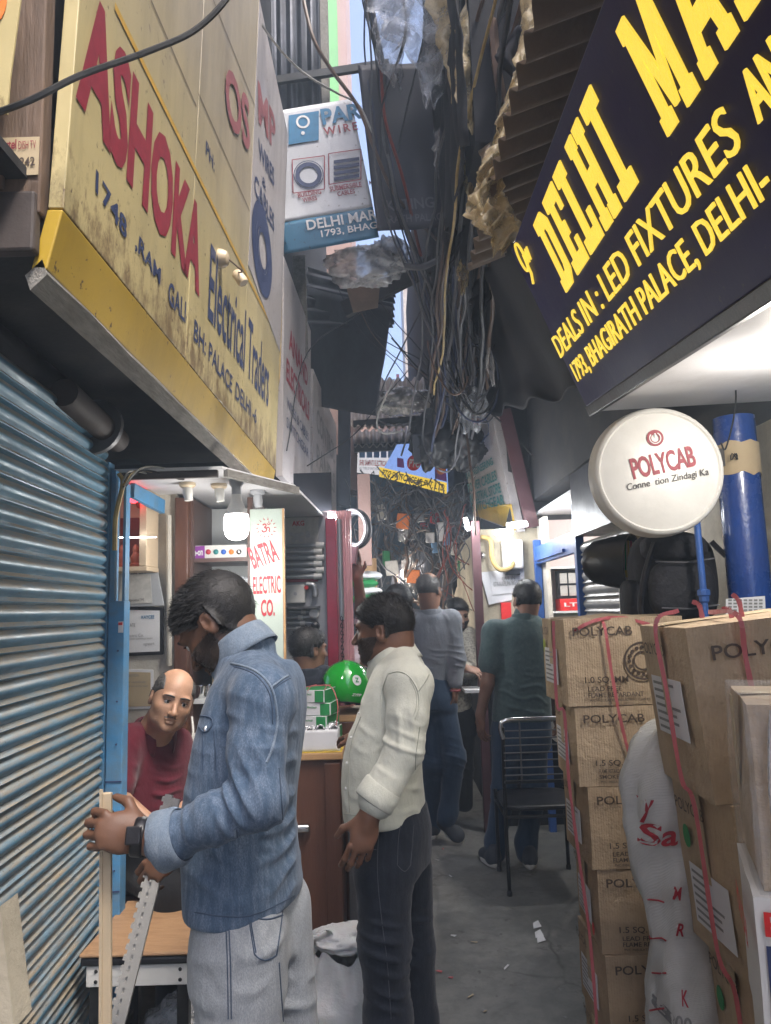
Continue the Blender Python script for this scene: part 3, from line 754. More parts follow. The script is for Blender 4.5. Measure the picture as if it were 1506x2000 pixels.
# dark hanging tin awnings on the left, corrugated canopies beyond
def sheet(name, label, corners, nu, nv, amp, waves, matn, cat='sheet', bend=0.0, axis=0, seed=0):
    P = [V(c) for c in corners]
    n = (P[1] - P[0]).cross(P[3] - P[0]).normalized()
    def fn(u, v):
        p = P[0].lerp(P[1], u).lerp(P[3].lerp(P[2], u), v)
        t = u if axis == 0 else v
        return p + n * (amp * math.sin(2 * math.pi * waves * t) + bend * (4 * u * (1 - u)) + 0.01 * mnoise.noise(p * 4 + V((seed, 0, 0))))
    o = MB().grid(fn, nu, nv).build(name, matn, smooth='auto', solid=0.003)
    tag(o, label, cat); return o
sheet('tin_sheet', 'big dark tin awning sheet hanging left of the sky gap', [at(600, 560, 6.3), at(767, 600, 5.6), at(733, 812, 6.0), at(612, 790, 6.6)], 40, 16, 0.004, 14, 'tin_dark', 'awning', bend=-0.05, axis=1)
sheet('tin_sheet', 'small ribbed tin roof edge catching light above the dark awning', [at(600, 520, 6.4), at(772, 575, 5.9), at(768, 640, 5.7), at(600, 640, 6.2)], 12, 40, 0.02, 5, 'tin_dark', 'awning', axis=1, seed=3)
sheet('corrugated_canopy', 'corrugated canopy under the foil roof at the alley middle', [at(676, 805, 8.6), at(838, 800, 8.6), at(838, 832, 7.6), at(676, 836, 7.6)], 90, 2, 0.02, 12, 'tin_pale', 'canopy')
sheet('corrugated_canopy', 'lower corrugated canopy above the hanging shop signs', [at(690, 842, 9.2), at(860, 838, 9.2), at(860, 868, 8.2), at(690, 872, 8.2)], 90, 2, 0.02, 12, 'tin_pale', 'canopy')
o = MB().bar(at(690, 828, 7.7), at(850, 816, 7.7), 0.06).build('canopy_beam', 'black_metal'); tag(o, 'black beam carrying the corrugated canopy', 'beam')
o = MB().bar(at(692, 876, 8.3), at(862, 868, 8.3), 0.05, 0.09).build('canopy_beam', 'black_metal'); tag(o, 'black beam along the lower canopy edge over the shop signs', 'beam')
sheet('corrugated_roof', 'pale corrugated roof piece below the sky gap', [at(732, 742, 7.6), at(848, 738, 7.6), at(846, 800, 6.9), at(735, 806, 6.9)], 70, 3, 0.025, 7, 'tin_pale', 'roof')

sheet('corrugated_cladding', 'dark ribbed cladding on the overhang left of the green panel', [V((-1.3, 4.46, 4.2)), V((-.345, 4.46, 4.2)), V((-.345, 4.46, 7.4)), V((-1.3, 4.46, 7.4))], 90, 3, 0.012, 14, 'tin_dark', 'cladding')
def tarp2(u, v):
    p = V((.44, 3.0, 3.5)).lerp(V((.43, 5.2, 3.5)), u).lerp(V((.42, 3.0, 5.6)).lerp(V((.42, 5.2, 5.6)), u), v); k = .06 * mnoise.noise(V((u * 7, v * 3, 5))) + .03 * math.sin(u * 38 + 3 * mnoise.noise(V((u * 4, v * 4, 0))))
    return p + V((-abs(k) - .02, 0, .12 * mnoise.noise(V((u * 9, 0, 3))) * (1 - v)))
o = MB().grid(tarp2, 70, 24).build('tarpaulin', 'dark_board', smooth=True, solid=.004); tag(o, 'black pleated tarpaulin behind the thick cable bundle', 'tarpaulin')
# far hanging signs, faint glow added in place of light falling on them
flat('added_glow_white', (0.60, 0.58, 0.60), emit=.22); flat('added_glow_blue', (0.17, 0.27, 0.58), emit=.28); flat('added_glow_yellow', (0.68, 0.47, 0.04), emit=.25)
def flat_sign(name, label, corners, matn, t=0.04, cat='sign'):
    P = [V(c) for c in corners]; r = P[1] - P[0]; r.z = 0; pl = Plane(P[0], r, (0, 0, 1))
    def back(p):
        q = CAM_ROT.transposed() @ (p - CAM_POS); return pl.hit(W_PX / 2 + F_PX * q.x / -q.z, H_PX / 2 - F_PX * q.y / -q.z)
    P = [back(p) for p in P]
    e = empty(name, (P[0] + P[1]) / 2, label, cat)
    MB().slab(P, pl.n, t).build('panel', matn, e, bevel=0.002)
    return e, pl
e, pl = flat_sign('shop_sign', 'small white and blue sign with red letters under the canopy', [at(697, 922, 8.4), at(773, 930, 8.4), at(773, 876, 8.4), at(699, 880, 8.4)], 'added_glow_white')
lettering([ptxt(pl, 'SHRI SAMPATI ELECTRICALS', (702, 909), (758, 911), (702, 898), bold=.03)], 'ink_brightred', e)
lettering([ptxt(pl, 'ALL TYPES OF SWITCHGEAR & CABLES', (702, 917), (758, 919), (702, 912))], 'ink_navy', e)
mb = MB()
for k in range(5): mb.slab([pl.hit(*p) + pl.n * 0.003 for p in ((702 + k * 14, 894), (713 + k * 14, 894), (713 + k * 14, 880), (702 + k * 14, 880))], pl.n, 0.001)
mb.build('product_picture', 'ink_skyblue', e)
e, pl = flat_sign('shop_sign', 'blue switchgear sign with red round logo and yellow foot band', [at(741, 930, 7.9), at(873, 964, 7.5), at(868, 862, 7.5), at(775, 868, 7.9)], 'added_glow_blue')
mb = MB(); mb.slab([pl.hit(*p) + pl.n * 0.003 for p in ((741, 931), (873, 965), (873, 943), (741, 912))], pl.n, 0.001); mb.build('foot_band', 'added_glow_yellow', e)
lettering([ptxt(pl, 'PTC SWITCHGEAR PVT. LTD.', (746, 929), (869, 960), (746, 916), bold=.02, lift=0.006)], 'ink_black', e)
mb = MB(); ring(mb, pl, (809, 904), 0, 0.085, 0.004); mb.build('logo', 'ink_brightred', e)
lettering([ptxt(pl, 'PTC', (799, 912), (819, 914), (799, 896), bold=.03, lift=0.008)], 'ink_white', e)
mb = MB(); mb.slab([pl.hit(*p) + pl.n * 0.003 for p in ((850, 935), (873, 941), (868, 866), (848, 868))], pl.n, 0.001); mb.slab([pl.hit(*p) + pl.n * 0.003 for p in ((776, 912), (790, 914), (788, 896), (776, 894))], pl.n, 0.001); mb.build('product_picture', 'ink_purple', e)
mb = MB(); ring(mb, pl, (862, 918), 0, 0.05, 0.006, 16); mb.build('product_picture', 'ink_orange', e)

# right middle sign, leaning, seen in perspective
sr = Plane(at(1012, 1038, 5.2), at(1012, 1038, 5.2) - at(926, 1008, 6.6), at(958, 800, 5.3) - at(1012, 1038, 5.2))
er = empty('tin_sign', at(965, 1030, 5.8), 'leaning white tin sign with green panels of lettering above the meter wall', 'sign')
def rq(px0, px1): return None
C = [at(926, 1008, 6.7), at(1010, 1040, 5.25), at(958, 800, 5.35), at(893, 815, 7.0)]
pl = Plane(C[1], C[1] - C[0], C[2] - C[1]); C = [pl.hit(*q) for q in ((926, 1008), (1010, 1040), (958, 800), (893, 815))]
MB().slab(C, pl.n, 0.06).build('panel', 'sign_white', er, bevel=0.003)
mb = MB(); mb.slab([pl.hit(*p) + pl.n * 0.004 for p in ((926, 1006), (1009, 1036), (1000, 985), (921, 985))], pl.n, 0.001); mb.build('yellow_foot', 'sign_yellow', er)
mb = MB(); mb.slab([pl.hit(*p) + pl.n * 0.004 for p in ((899, 905), (940, 885), (930, 858), (897, 880))], pl.n, 0.001); mb.build('yellow_patch', 'sign_yellow', er)
mb = MB(); mb.slab([pl.hit(*p) + pl.n * 0.004 for p in ((894, 872), (930, 850), (950, 805), (893, 818))], pl.n, 0.001); mb.build('red_band', 'ink_crimson', er)
its = []
for k, (s, xa, ya, xb, yb) in enumerate((('RAJ ENGINEERING', 914, 940, 966, 912), ('POWER CABLES', 917, 962, 973, 938), ('INDUSTRIAL STORE', 921, 983, 981, 962), ('SWITCHGEAR', 924, 1000, 988, 985))):
    its.append(ptxt(pl, s, (xa, ya), (xb, yb), (xa - 2, ya - 17), bold=.02, lift=0.008))
lettering(its, 'ink_teal', er)
o = MB().bar(at(985, 800, 5.2), at(1040, 1030, 5.2), 0.09, 0.03).build('sign_brace', 'maroon_post'); tag(o, 'dark brown slanting brace beside the leaning tin sign', 'brace')

# black and gold sign on the right
B = at(1145, 795, 2.5); T = at(994, 500, 2.5)
dr = -ray(795, 1040).normalized()
dl = Plane(B, dr, T - B); H4 = (T - B).dot(dl.u)
L4 = 1.9
es = empty('shop_sign', B + dl.r * 0.9, 'tilted black signboard with raised gold DELHI letters', 'sign')
MB().slab([dl.p(0, 0), dl.p(L4, 0), dl.p(L4, H4), dl.p(0, H4)], dl.n, 0.05).build('panel', 'board_navy', es, bevel=0.004)
MB().slab([dl.p(-.004, -0.035, .004), dl.p(L4, -0.035, .004), dl.p(L4, 0.0, .004), dl.p(-.004, 0.0, .004)], dl.n, 0.06).build('bottom_rail', 'black_metal', es, bevel=0.003)
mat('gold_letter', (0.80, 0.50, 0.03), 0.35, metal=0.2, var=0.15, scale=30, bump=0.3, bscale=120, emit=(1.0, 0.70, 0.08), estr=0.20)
def slab_letters(mb, s, o, r, u, w, h, depth):
    """block slab lettering, each stroke a prism"""
    n = r.cross(u)
    S = {'D': '0 0 .66 0 .62 .2 .42 .2 .42 .8 .62 .8 .7 .72 .7 .28 .625 .2 .67 0 .72 0 1 .16 1 .84 .72 1 0 1 0 .83 .14 .83 .14 .17 0 .17',
         'E': '0 0 1 0 1 .32 .8 .32 .8 .18 .5 .18 .5 .41 .7 .41 .7 .58 .5 .58 .5 .82 .8 .82 .8 .68 1 .68 1 1 0 1 0 .83 .2 .83 .2 .17 0 .17',
         'L': '0 0 1 0 1 .36 .78 .36 .78 .18 .52 .18 .52 .83 .68 .83 .68 1 0 1 0 .83 .2 .83 .2 .17 0 .17',
         'H': '0 0 .44 0 .44 .16 .36 .16 .36 .41 .64 .41 .64 .16 .56 .16 .56 0 1 0 1 .16 .9 .16 .9 .84 1 .84 1 1 .56 1 .56 .84 .64 .84 .64 .58 .36 .58 .36 .84 .44 .84 .44 1 0 1 0 .84 .1 .84 .1 .16 0 .16',
         'I': '.05 0 .95 0 .95 .17 .68 .17 .68 .83 .95 .83 .95 1 .05 1 .05 .83 .32 .83 .32 .17 .05 .17',
         'M': '0 0 .34 0 .34 .15 .27 .15 .27 .62 .44 .1 .56 .1 .73 .62 .73 .15 .66 .15 .66 0 1 0 1 .15 .93 .15 .93 .85 1 .85 1 1 .72 1 .5 .4 .28 1 0 1 0 .85 .07 .85 .07 .15 0 .15',
         'A': '0 0 .36 0 .36 .14 .28 .14 .32 .26 .498 .26 .498 .42 .38 .42 .5 .8 .62 .42 .502 .42 .502 .26 .68 .26 .72 .14 .64 .14 .64 0 1 0 1 .14 .94 .14 .66 1 .34 1 .06 .14 0 .14',
         'R': '0 0 .42 0 .42 .15 .34 .15 .34 .4 .45 .4 .68 0 1 0 .72 .46 .9 .55 .9 .9 .75 1 0 1 0 .85 .08 .85 .08 .15 0 .15'}
    pos = 0.0; adv = {'I': 0.8, 'M': 1.25}
    tot = sum(adv.get(c, 1.0) for c in s)
    for c in s:
        cw = adv.get(c, 1.0) / tot * w; q = [float(x) for x in S[c].split()]; pts = list(zip(q[::2], q[1::2]))
        mb = MB(); mb.slab([o + r * (pos + x * cw * 0.84) + u * (y * h) + n * depth for x, y in pts], n, depth)
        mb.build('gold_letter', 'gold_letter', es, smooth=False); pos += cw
def pslab(s, bl, br, tl, name='gold_letter_row'):
    d = ptxt(dl, s, bl, br, tl); slab_letters(None, s, d['o'], d['r'], d['u'], d['w'], d['h'], 0.005)
pslab('DELHI', (1108, 571), (1256, 344), (1046, 433))
pslab('MAR', (1308, 266), (1560, -110), (1208, 56))
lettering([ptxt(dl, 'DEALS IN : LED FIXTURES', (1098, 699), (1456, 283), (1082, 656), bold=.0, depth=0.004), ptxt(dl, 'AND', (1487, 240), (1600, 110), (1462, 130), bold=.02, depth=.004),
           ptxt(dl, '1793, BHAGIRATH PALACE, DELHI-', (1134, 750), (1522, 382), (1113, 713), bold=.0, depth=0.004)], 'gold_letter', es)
mb = MB(); a, b = dl.uv(1026, 512)
mb.tube([dl.p(a + 0.035 * math.cos(t * .33) * (1 - t * .01) - .0, b + 0.05 * math.sin(t * .33) + 0.02, 0.004) for t in range(20)] + [dl.p(a + .02, b - .05, .004), dl.p(a - .01, b - .075, .004)], 0.0045, 6)
mb.tube([dl.p(a + 0.035 + 0.012 * k, b + (0.02 if k % 2 else -0.02), 0.004) for k in range(6)], 0.0035, 6); mb.build('logo', 'gold_letter', es)
# white soffit behind it, dark beam
so = dl.p(0, -0.036, -0.06)
zs = B.z - 0.02
P = [dl.p(0, -0.03, -.03), dl.p(L4, -0.03, -.03)]
o = MB().slab([P[0], V((1.6, 2.52, P[0].z + 0.03)), V((1.6, P[1].y, P[1].z + 0.05)), P[1]], (0, 0, -1), 0.03).build('soffit', 'soffit_white'); tag(o, 'white panel soffit under the black and gold sign', 'soffit')
sheet('corrugated_awning', 'rusty brown corrugated awning above the black and gold sign', [V((0.40, 1.2, 2.93)), V((0.40, 3.1, 2.97)), V((1.4, 3.1, 3.35)), V((1.4, 1.2, 3.3))], 160, 3, 0.02, 17, 'corrugated', 'awning')

def tarp(u, v):
    top = at(1000, 470, 2.75).lerp(at(905, 560, 6.2), u); bot = at(1140, 765, 2.95).lerp(at(925, 815, 6.0), u)
    p = top.lerp(bot, v); k = math.sin(math.pi * v) * 0.10 + 0.05 * mnoise.noise(V((u * 5, v * 3, 2))) + 0.02 * math.sin(u * 26 + v * 4)
    return p + V((k * 0.8, 0, -k))
o = MB().grid(tarp, 50, 24).build('tarpaulin', 'dark_board', smooth=True, solid=0.004); tag(o, 'dark sagging tarpaulin hung above the right shops beyond the gold sign', 'tarpaulin')
# round lit-look shop disc
dk = Plane(at(1288, 920, 2.26), V((1, -0.04, 0.20)), V((0, -0.05, 1)))
ek = empty('disc_sign', dk.p(0, -0.2), 'round white plastic sign with red cable brand lettering', 'sign')
mb = MB(); mb.lathe(dk.p(0, 0, -0.07), dk.n, [(0, 0.195), (0.01, 0.205), (0.022, 0.200), (0.026, 0.204), (0.040, 0.199), (0.044, 0.203), (0.062, 0.200), (0.072, 0.195), (0.076, 0.186), (0.070, 0.181), (0.078, 0.150), (0.081, 0.08), (0.082, 0.0005)], 56)
mb.build('drum', 'white_plastic', ek, smooth='auto')
lettering([ptxt(dk, 'POLYCAB', (1236, 938), (1359, 911), (1227, 897), bold=.03, lift=0.0135, space=0.95)], 'ink_crimson', ek)
lettering([ptxt(dk, 'Conne  tion Zindagi Ka', (1224, 963), (1383, 932), (1221, 946), lift=0.0135, shear=.15, bold=0.01)], 'ink_black', ek)
mb = MB(); ring(mb, dk, (1277, 857), 0.012, 0.026, 0.0135); mb.build('logo', 'ink_crimson', ek)
mb = MB(); ring(mb, dk, (1277, 857), 0.0155, 0.0185, 0.0142, 24, a0=2.2, a1=7.2); mb.slab([dk.hit(*p) + dk.n * 0.0145 for p in ((1276, 856), (1279, 856), (1278, 848), (1275, 848))], dk.n, 0.0003); mb.build('logo_mark', 'ink_white', ek)
br = at(1405, 900, 2.38)
o = MB().bar(at(1320, 905, 2.36), at(1425, 892, 2.5), 0.03, 0.06).build('bracket', 'grey_metal', ek)

# blue pipes and bandage on the right
px = at(1452, 1000, 2.5)
ep_ = empty('drain_pipe', (px.x, px.y, 0), 'thick glossy blue drain pipe behind the round sign', 'pipe')
MB().tube([(px.x, px.y, 0.0), (px.x - 0.005, px.y, 2.12)], 0.068, 20).build('shaft', 'pipe_blue', ep_, smooth='auto')
def wrap(u, v):
    a = u * 2 * math.pi; zz = at(1440, 900, 2.5).z - 0.055 + v * 0.11 + 0.012 * mnoise.noise(V((math.cos(a) * 2, math.sin(a) * 2, v * 2)))
    return V((px.x - 0.003 + 0.071 * math.cos(a), px.y + 0.071 * math.sin(a), zz))
MB().grid(wrap, 28, 4).build('cloth_band', 'paper_old', ep_, smooth=True)
MB().tube([V((px.x - 0.05 + .012 * math.cos(k * .7), px.y - 0.074, at(1440, 900, 2.5).z + 0.012 * math.sin(k * 1.3))) for k in range(12)], 0.002, 5).build('tie_wire', 'cable_black', ep_)
p2_ = at(1372, 1130, 2.42)
e2 = empty('water_pipe', (p2_.x, p2_.y, 0.9), 'thin blue iron pipe with a collar beside the backpack', 'pipe')
MB().tube([(p2_.x + .004, p2_.y, 0.9), (p2_.x - .004, p2_.y, 1.95)], 0.011, 12).build('shaft', 'blue_frame', e2, smooth='auto')
MB().lathe((p2_.x, p2_.y, at(1372, 1165, 2.42).z), (0, 0, 1), [(-0.02, 0.013), (-0.015, 0.016), (0.0, 0.017), (0.004, 0.021), (0.02, 0.021), (0.024, 0.013)], 8).build('collar', 'blue_frame', e2)
MB().span((1.52, 2.55, 0), (1.56, 2.72, 2.15)).build('wall_post', 'teal_wall')
tag(bpy.data.objects['wall_post'], 'dark teal wall post behind the drain pipe', 'post')

# grey shutter, blue shop frame, shop recess on the right
e = empty('rolling_shutter', (1.06, 3.6, 0), 'half hidden grey steel shutter behind the black bucket', 'shutter')
for i in range(24):
    z = 0.03 + i * 0.075
    if i == 0:
        vs, fs = slat_mesh((1.06, 4.0, z), (1.06, 3.1, z), V((-1, 0, 0)), 0.075); fo = mk('slat', vs, fs, 'shutter_grey', e, smooth='auto'); w0 = WL[fo.name].copy()
    else: inst(fo, w0 + V((0, 0, 0.075 * i)), e)
MB().span((1.02, 3.05, 1.86), (1.30, 4.02, 2.2)).build('housing', 'tin_dark', e)
e = empty('door_frame', (1.05, 4.6, 0), 'bright blue steel frame around the lit shelf shop', 'frame')
MB().span((1.03, 4.02, 0), (1.075, 4.07, 2.05)).build('post', 'blue_frame', e, bevel=.002)
MB().span((1.03, 5.15, 0), (1.075, 5.2, 1.95)).build('post', 'blue_frame', e, bevel=.002)
MB().span((1.035, 4.07, 1.78), (1.07, 5.15, 1.90)).build('header', 'blue_frame', e, bevel=.002)
MB().span((1.02, 4.3, 1.80), (1.034, 5.1, 1.82)).build('hasp', 'blue_frame', e)
o = MB().slab([(1.08, 4.03, 2.14), (1.62, 4.03, 2.14), (1.62, 5.3, 2.14), (1.08, 5.3, 2.14)][::-1], (0, 0, -1), 0.02).build('shop_ceiling', 'soffit_white'); tag(o, 'white ceiling of the lit shelf shop behind the blue frame', 'ceiling')
e = empty('display_shelf', (1.35, 5.2, 0), 'pinkish shelf unit with boxes inside the blue framed shop', 'shelf')
MB().span((1.09, 5.27, 0.6), (1.60, 5.29, 2.1)).build('back', 'shelf_pink', e)
for z in (0.95, 1.19, 1.44, 1.74): MB().span((1.09, 5.05, z), (1.60, 5.268, z + 0.014)).build('board', 'shelf_white', e)
MB().span((1.08, 5.04, 0.6), (1.11, 5.268, 2.1)).build('side', 'plaster_white', e)
def product(name, label, lo, hi, m, txt=None, ink='ink_white', cat='box'):
    lo = V(lo); hi = V(hi); e = empty(name, ((lo.x + hi.x) / 2, (lo.y + hi.y) / 2, lo.z), label, cat)
    MB().span(lo, hi).build('carton', m, e, bevel=0.002)
    if txt:
        w = (hi.x - lo.x) * .7; h = (hi.z - lo.z) * .35
        lettering([dict(s=txt, o=V((lo.x + (hi.x - lo.x) * .15, lo.y, lo.z + (hi.z - lo.z) * .33)), r=(1, 0, 0), u=(0, 0, 1), w=w, h=h, bold=.03)], ink, e)
    return e
product('product_box', 'red product box on the shelf inside the blue framed shop', (1.165, 5.06, 1.455), (1.345, 5.2, 1.535), 'ink_brightred', 'LTS')
e = product('switch_board', 'black six gang switch board displayed above the red box', (1.165, 5.10, 1.54), (1.37, 5.16, 1.73), 'black_plastic', cat='switch board')
for i in range(3):
    for j in range(2): MB().span((1.18 + i * .06, 5.092, 1.555 + j * .085), (1.23 + i * .06, 5.0985, 1.625 + j * .085)).build('switch_plate', 'ink_pale', e, bevel=.002)
product('product_box', 'long green box lying on a lower shelf of the blue framed shop', (1.22, 5.07, 1.205), (1.56, 5.2, 1.285), 'ink_green', 'CONA', 'ink_pale')
for k in range(3):
    e = empty('bottle', (1.2 + k * .11, 5.15, .965), 'pink capped white bottle on the lowest shelf', 'bottle', 'pink capped bottles on the shelf')
    MB().lathe((1.2 + k * .11, 5.15, 0.965), (0, 0, 1), [(0, .035), (.01, .04), (.1, .04), (.12, .02), (.13, .02)], 16).build('body', 'white_plastic', e, smooth='auto')
    MB().lathe((1.2 + k * .11, 5.15, 1.096), (0, 0, 1), [(0, .022), (.03, .022)], 14).build('cap', 'strap_pink', e, smooth='auto')
# meter wall
o = MB().span((0.60, 5.18, 0), (0.66, 5.24, 2.1)).build('corner_post', 'maroon_post', bevel=.003); tag(o, 'dark maroon corner post beside the meter wall', 'post')
e = empty('electric_meter', at(1002, 1110, 5.22), 'white electricity meter with grey cable on the beige wall', 'meter')
m0 = at(984, 1112, 5.2); m1 = at(1022, 1052, 5.2)
MB().span((m0.x, 5.21, m0.z), (m1.x, 5.30, m1.z)).build('case', 'white_plastic', e, bevel=0.02, seg=3)
MB().span((m0.x + .02, 5.2, m0.z + .12), (m1.x - .03, 5.209, m1.z - .03)).build('window', 'ink_pale', e, bevel=.004)
MB().span((m0.x + .02, 5.22, m0.z - .04), (m1.x - .03, 5.28, m0.z - .001)).build('terminal_cover', 'black_plastic', e, bevel=.004)
MB().tube(rnd_walk([at(938, 1048, 5.22), at(958, 1056, 5.22), at(961, 1090, 5.22), at(975, 1112, 5.2), at(998, 1108, 5.2), at(1004, 1092, 5.24)], 0, 8), 0.017, 8).build('cable', 'cable_yellow', e, smooth='auto')
e = empty('paper_notice', at(988, 1170, 5.27), 'white tax number sheets taped below the meter', 'notice')
pw = Plane((0, 5.285, 0), (1, 0, 0), (0, 0, 1))
MB().slab([pw.hit(*p) for p in ((955, 1181), (1000, 1172), (998, 1112), (938, 1118))], pw.n, 0.002).build('sheet', 'paper', e)
MB().slab([pw.hit(*p) + pw.n * 0.006 for p in ((962, 1162), (1026, 1156), (1023, 1110), (956, 1116))], pw.n, 0.002).build('sheet', 'paper', e)
lettering([ptxt(pw, 'GST IN', (980, 1134), (1006, 1132), (980, 1127), lift=.009), ptxt(pw, '07AAAPL9678G1ZG', (964, 1146), (1020, 1141), (964, 1137), lift=.009)], 'ink_grey', e)
o = MB().span((at(980, 1220, 5.28).x, 5.272, at(980, 1225, 5.28).z), (at(1000, 1220, 5.28).x, 5.298, at(980, 1177, 5.28).z)).build('junction_box', 'ink_brightred', bevel=.003); tag(o, 'small red box fixed under the white notices', 'box')
o = MB().lathe(at(942, 1085, 5.26), (0, -1, 0), [(0, .03), (.01, .03), (.04, .022), (.06, .01)], 14).build('door_bell', 'chrome', smooth='auto'); tag(o, 'small chrome bell on the beige wall left of the meter', 'bell')
# ================================================================== THE LIT COUNTER SHOP ON THE LEFT
YB = 3.34
xl = at(243, 1300, YB).x; xr = at(342, 1300, YB).x
o = MB().span((-1.6, YB, 0), (xr, YB + 0.04, 2.06)).build('shop_wall', 'plaster_white'); tag(o, 'grimy white wall with certificates beside the blue post', 'wall')
o = MB().span((-1.62, 2.75, 0), (-1.5, YB, 2.06)).build('shop_wall', 'plaster_white'); tag(o, 'white side wall of the lit counter shop behind the blue post', 'wall')
o = MB().tube([at(331, 1300, YB - .03) * 1.0, V((at(331, 1300, YB).x, YB - .03, 1.95))], 0.012, 8).build('conduit_pipe', 'plaster_white', smooth='auto'); tag(o, 'thin cream conduit down the certificate wall', 'pipe')
o = MB().span((xr + .002, YB - .03, 0), (at(369, 1300, YB).x, YB + .05, 2.03)).build('door_jamb', 'wood_dark', bevel=.004); tag(o, 'dark brown jamb between the certificate wall and the shelves', 'jamb')
wl = Plane((-1.2, YB - 0.002, 0), (1, 0, 0), (0, 0, 1))
# ceiling with lampholders
zc = 2.05
e = empty('shop_ceiling', (-0.9, 3.3, zc), 'white laminate ceiling over the lit counter shop', 'ceiling')
MB().slab([(-1.6, 2.78, zc), (-0.62, 2.78, zc), (-0.40, 3.25, zc), (-0.36, 4.35, zc), (-1.6, 4.35, zc)][::-1], (0, 0, -1), 0.012).build('panel', 'soffit_white', e)
MB().bar((-1.3, 2.80, zc - .012), (-0.64, 2.80, zc - .012), 0.02, 0.03).build('edge_strip', 'shaft_brown', e)
MB().bar((-0.61, 2.80, zc - .012), (-0.39, 3.26, zc - .012), 0.02, 0.03).build('edge_strip', 'grey_timber', e)
MB().bar(at(258, 958, 2.95), at(318, 990, 3.25), 0.02, 0.06).build('blue_beam', 'blue_paint', e)
for i, (px_, py_, Y, lab) in enumerate(((366, 948, 3.05, 'cream lampholder on the shop ceiling, first from the blue post'), (428, 960, 3.1, 'cream lampholder on the shop ceiling next to the lit bulb'), (503, 968, 3.3, 'grey lampholder on the shop ceiling above the OM sign'))):
    p = at_z(px_, py_, zc) if False else at(px_, py_, Y); p.z = zc - .001
    e = empty('lamp_holder', p, lab, 'lamp holder')
    MB().lathe(p, (0, 0, -1), [(0, .034), (.012, .034), (.02, .026)], 18).build('rose', 'cream_plastic' if i < 2 else 'grey_plastic', e, smooth='auto')
    MB().lathe(p + V((0, 0, -.02)), (0.1, 0, -1), [(0, .02), (.03, .021), (.04, .018), (.055, .017)], 16).build('socket', 'white_plastic' if i < 2 else 'grey_plastic', e, smooth='auto')
# the lit bulb
glow('bulb_glow', (1.0, 0.97, 0.92), 5.0)
bp = at(462, 1030, 3.02)
e = empty('led_bulb', bp, 'big lit white LED bulb hanging from the shop ceiling', 'bulb')
MB().lathe((bp.x, bp.y, zc - .001), (0, 0, -1), [(0, .03), (.015, .03), (.03, .02), (.06, .02)], 18).build('holder', 'grey_plastic', e, smooth='auto')
MB().lathe((bp.x, bp.y, zc - .06), (0, 0, -1), [(0, .019), (.03, .024), (.07, .043), (.085, .047)], 24).build('neck', 'white_plastic', e, smooth='auto')
zb = zc - .145
MB().lathe((bp.x, bp.y, zb), (0, 0, -1), [(0, .047), (.02, .051), (.06, .051), (.085, .045), (.10, .03), (.105, .01)], 24).build('diffuser', 'bulb_glow', e, smooth='auto')
def lamp(name, loc, watts, color, size, parent, kind='POINT', rot=None, sx=None):
    ld = bpy.data.lights.new(name, kind); ld.energy = watts; ld.color = color
    if kind == 'POINT': ld.shadow_soft_size = size
    else:
        ld.shape = 'RECTANGLE' if sx else 'DISK'; ld.size = size
        if sx: ld.size_y = sx
    lo = bpy.data.objects.new(name, ld); COL.objects.link(lo); place(lo, V(loc), parent)
    if rot is not None: lo.rotation_euler = rot
    return lo
lamp('bulb_light', (bp.x, bp.y, zb - .19), 1.6, (1.0, 0.97, 0.92), 0.05, e)
# round ceiling light further in, tubes on the right
glow('lamp_glow', (0.95, 0.98, 1.0), 5.0)
p = at(645, 1000, 4.4)
e = empty('ceiling_light', p, 'small round ceiling light shining above the red wrapped post', 'light')
MB().lathe(p, (0, 0, -1), [(0, .06), (.012, .06), (.02, .055)], 24).build('rim', 'white_plastic', e, smooth='auto'); MB().lathe(p + V((0, 0, -.0205)), (0, 0, -1), [(0, .054), (.008, .05), (.012, .02)], 24).build('diffuser', 'lamp_glow', e, smooth='auto')
lamp('ceiling_light_lamp', p + V((0, 0, -.06)), 9, (0.95, 0.98, 1.0), 0.05, e)
for (p0, p1, Y0, Y1, lab) in (((968, 1042), (1001, 1039), 5.05, 5.05, 'short LED tube above the electricity meter'), ((990, 1029), (1030, 1024), 4.75, 4.75, 'LED tube below the leaning tin sign'), ((909, 1015), (915, 1036), 5.15, 5.15, 'upright LED tube on the maroon corner post')):
    a = at(*p0, Y0); b = at(*p1, Y1)
    e = empty('tube_light', (a + b) / 2, lab, 'tube light')
    MB().tube([a, b], 0.014, 10).build('tube', 'lamp_glow', e, smooth='auto'); MB().bar(a + V((0, .02, .017)), b + V((0, .02, .017)), .03, .02).build('batten', 'white_plastic', e)
    lamp('tube_lamp', (a + b) / 2 + V((0, -.06, .0)), 1.9, (0.97, 0.99, 1.0), 0.05, e)
p = V((1.06, 1.70, 0)); p.z = dl.p(0.85, -0.03).z + 0.012
e = empty('ceiling_light', p, 'round ceiling light on the white soffit under the gold sign', 'light')
MB().lathe(p, (0, 0, -1), [(0, .085), (.015, .085), (.022, .08)], 28).build('rim', 'white_plastic', e, smooth='auto'); MB().lathe(p + V((0, 0, -.0225)), (0, 0, -1), [(0, .079), (.008, .07), (.01, .02)], 28).build('diffuser', 'lamp_glow', e, smooth='auto')
lamp('ceiling_light_lamp', p + V((0, 0, -.06)), 5.5, (1.0, 0.93, 0.84), 0.07, e)
p = V((1.35, 4.55, 2.12))
e = empty('ceiling_light', p, 'round ceiling light inside the blue framed shelf shop', 'light')
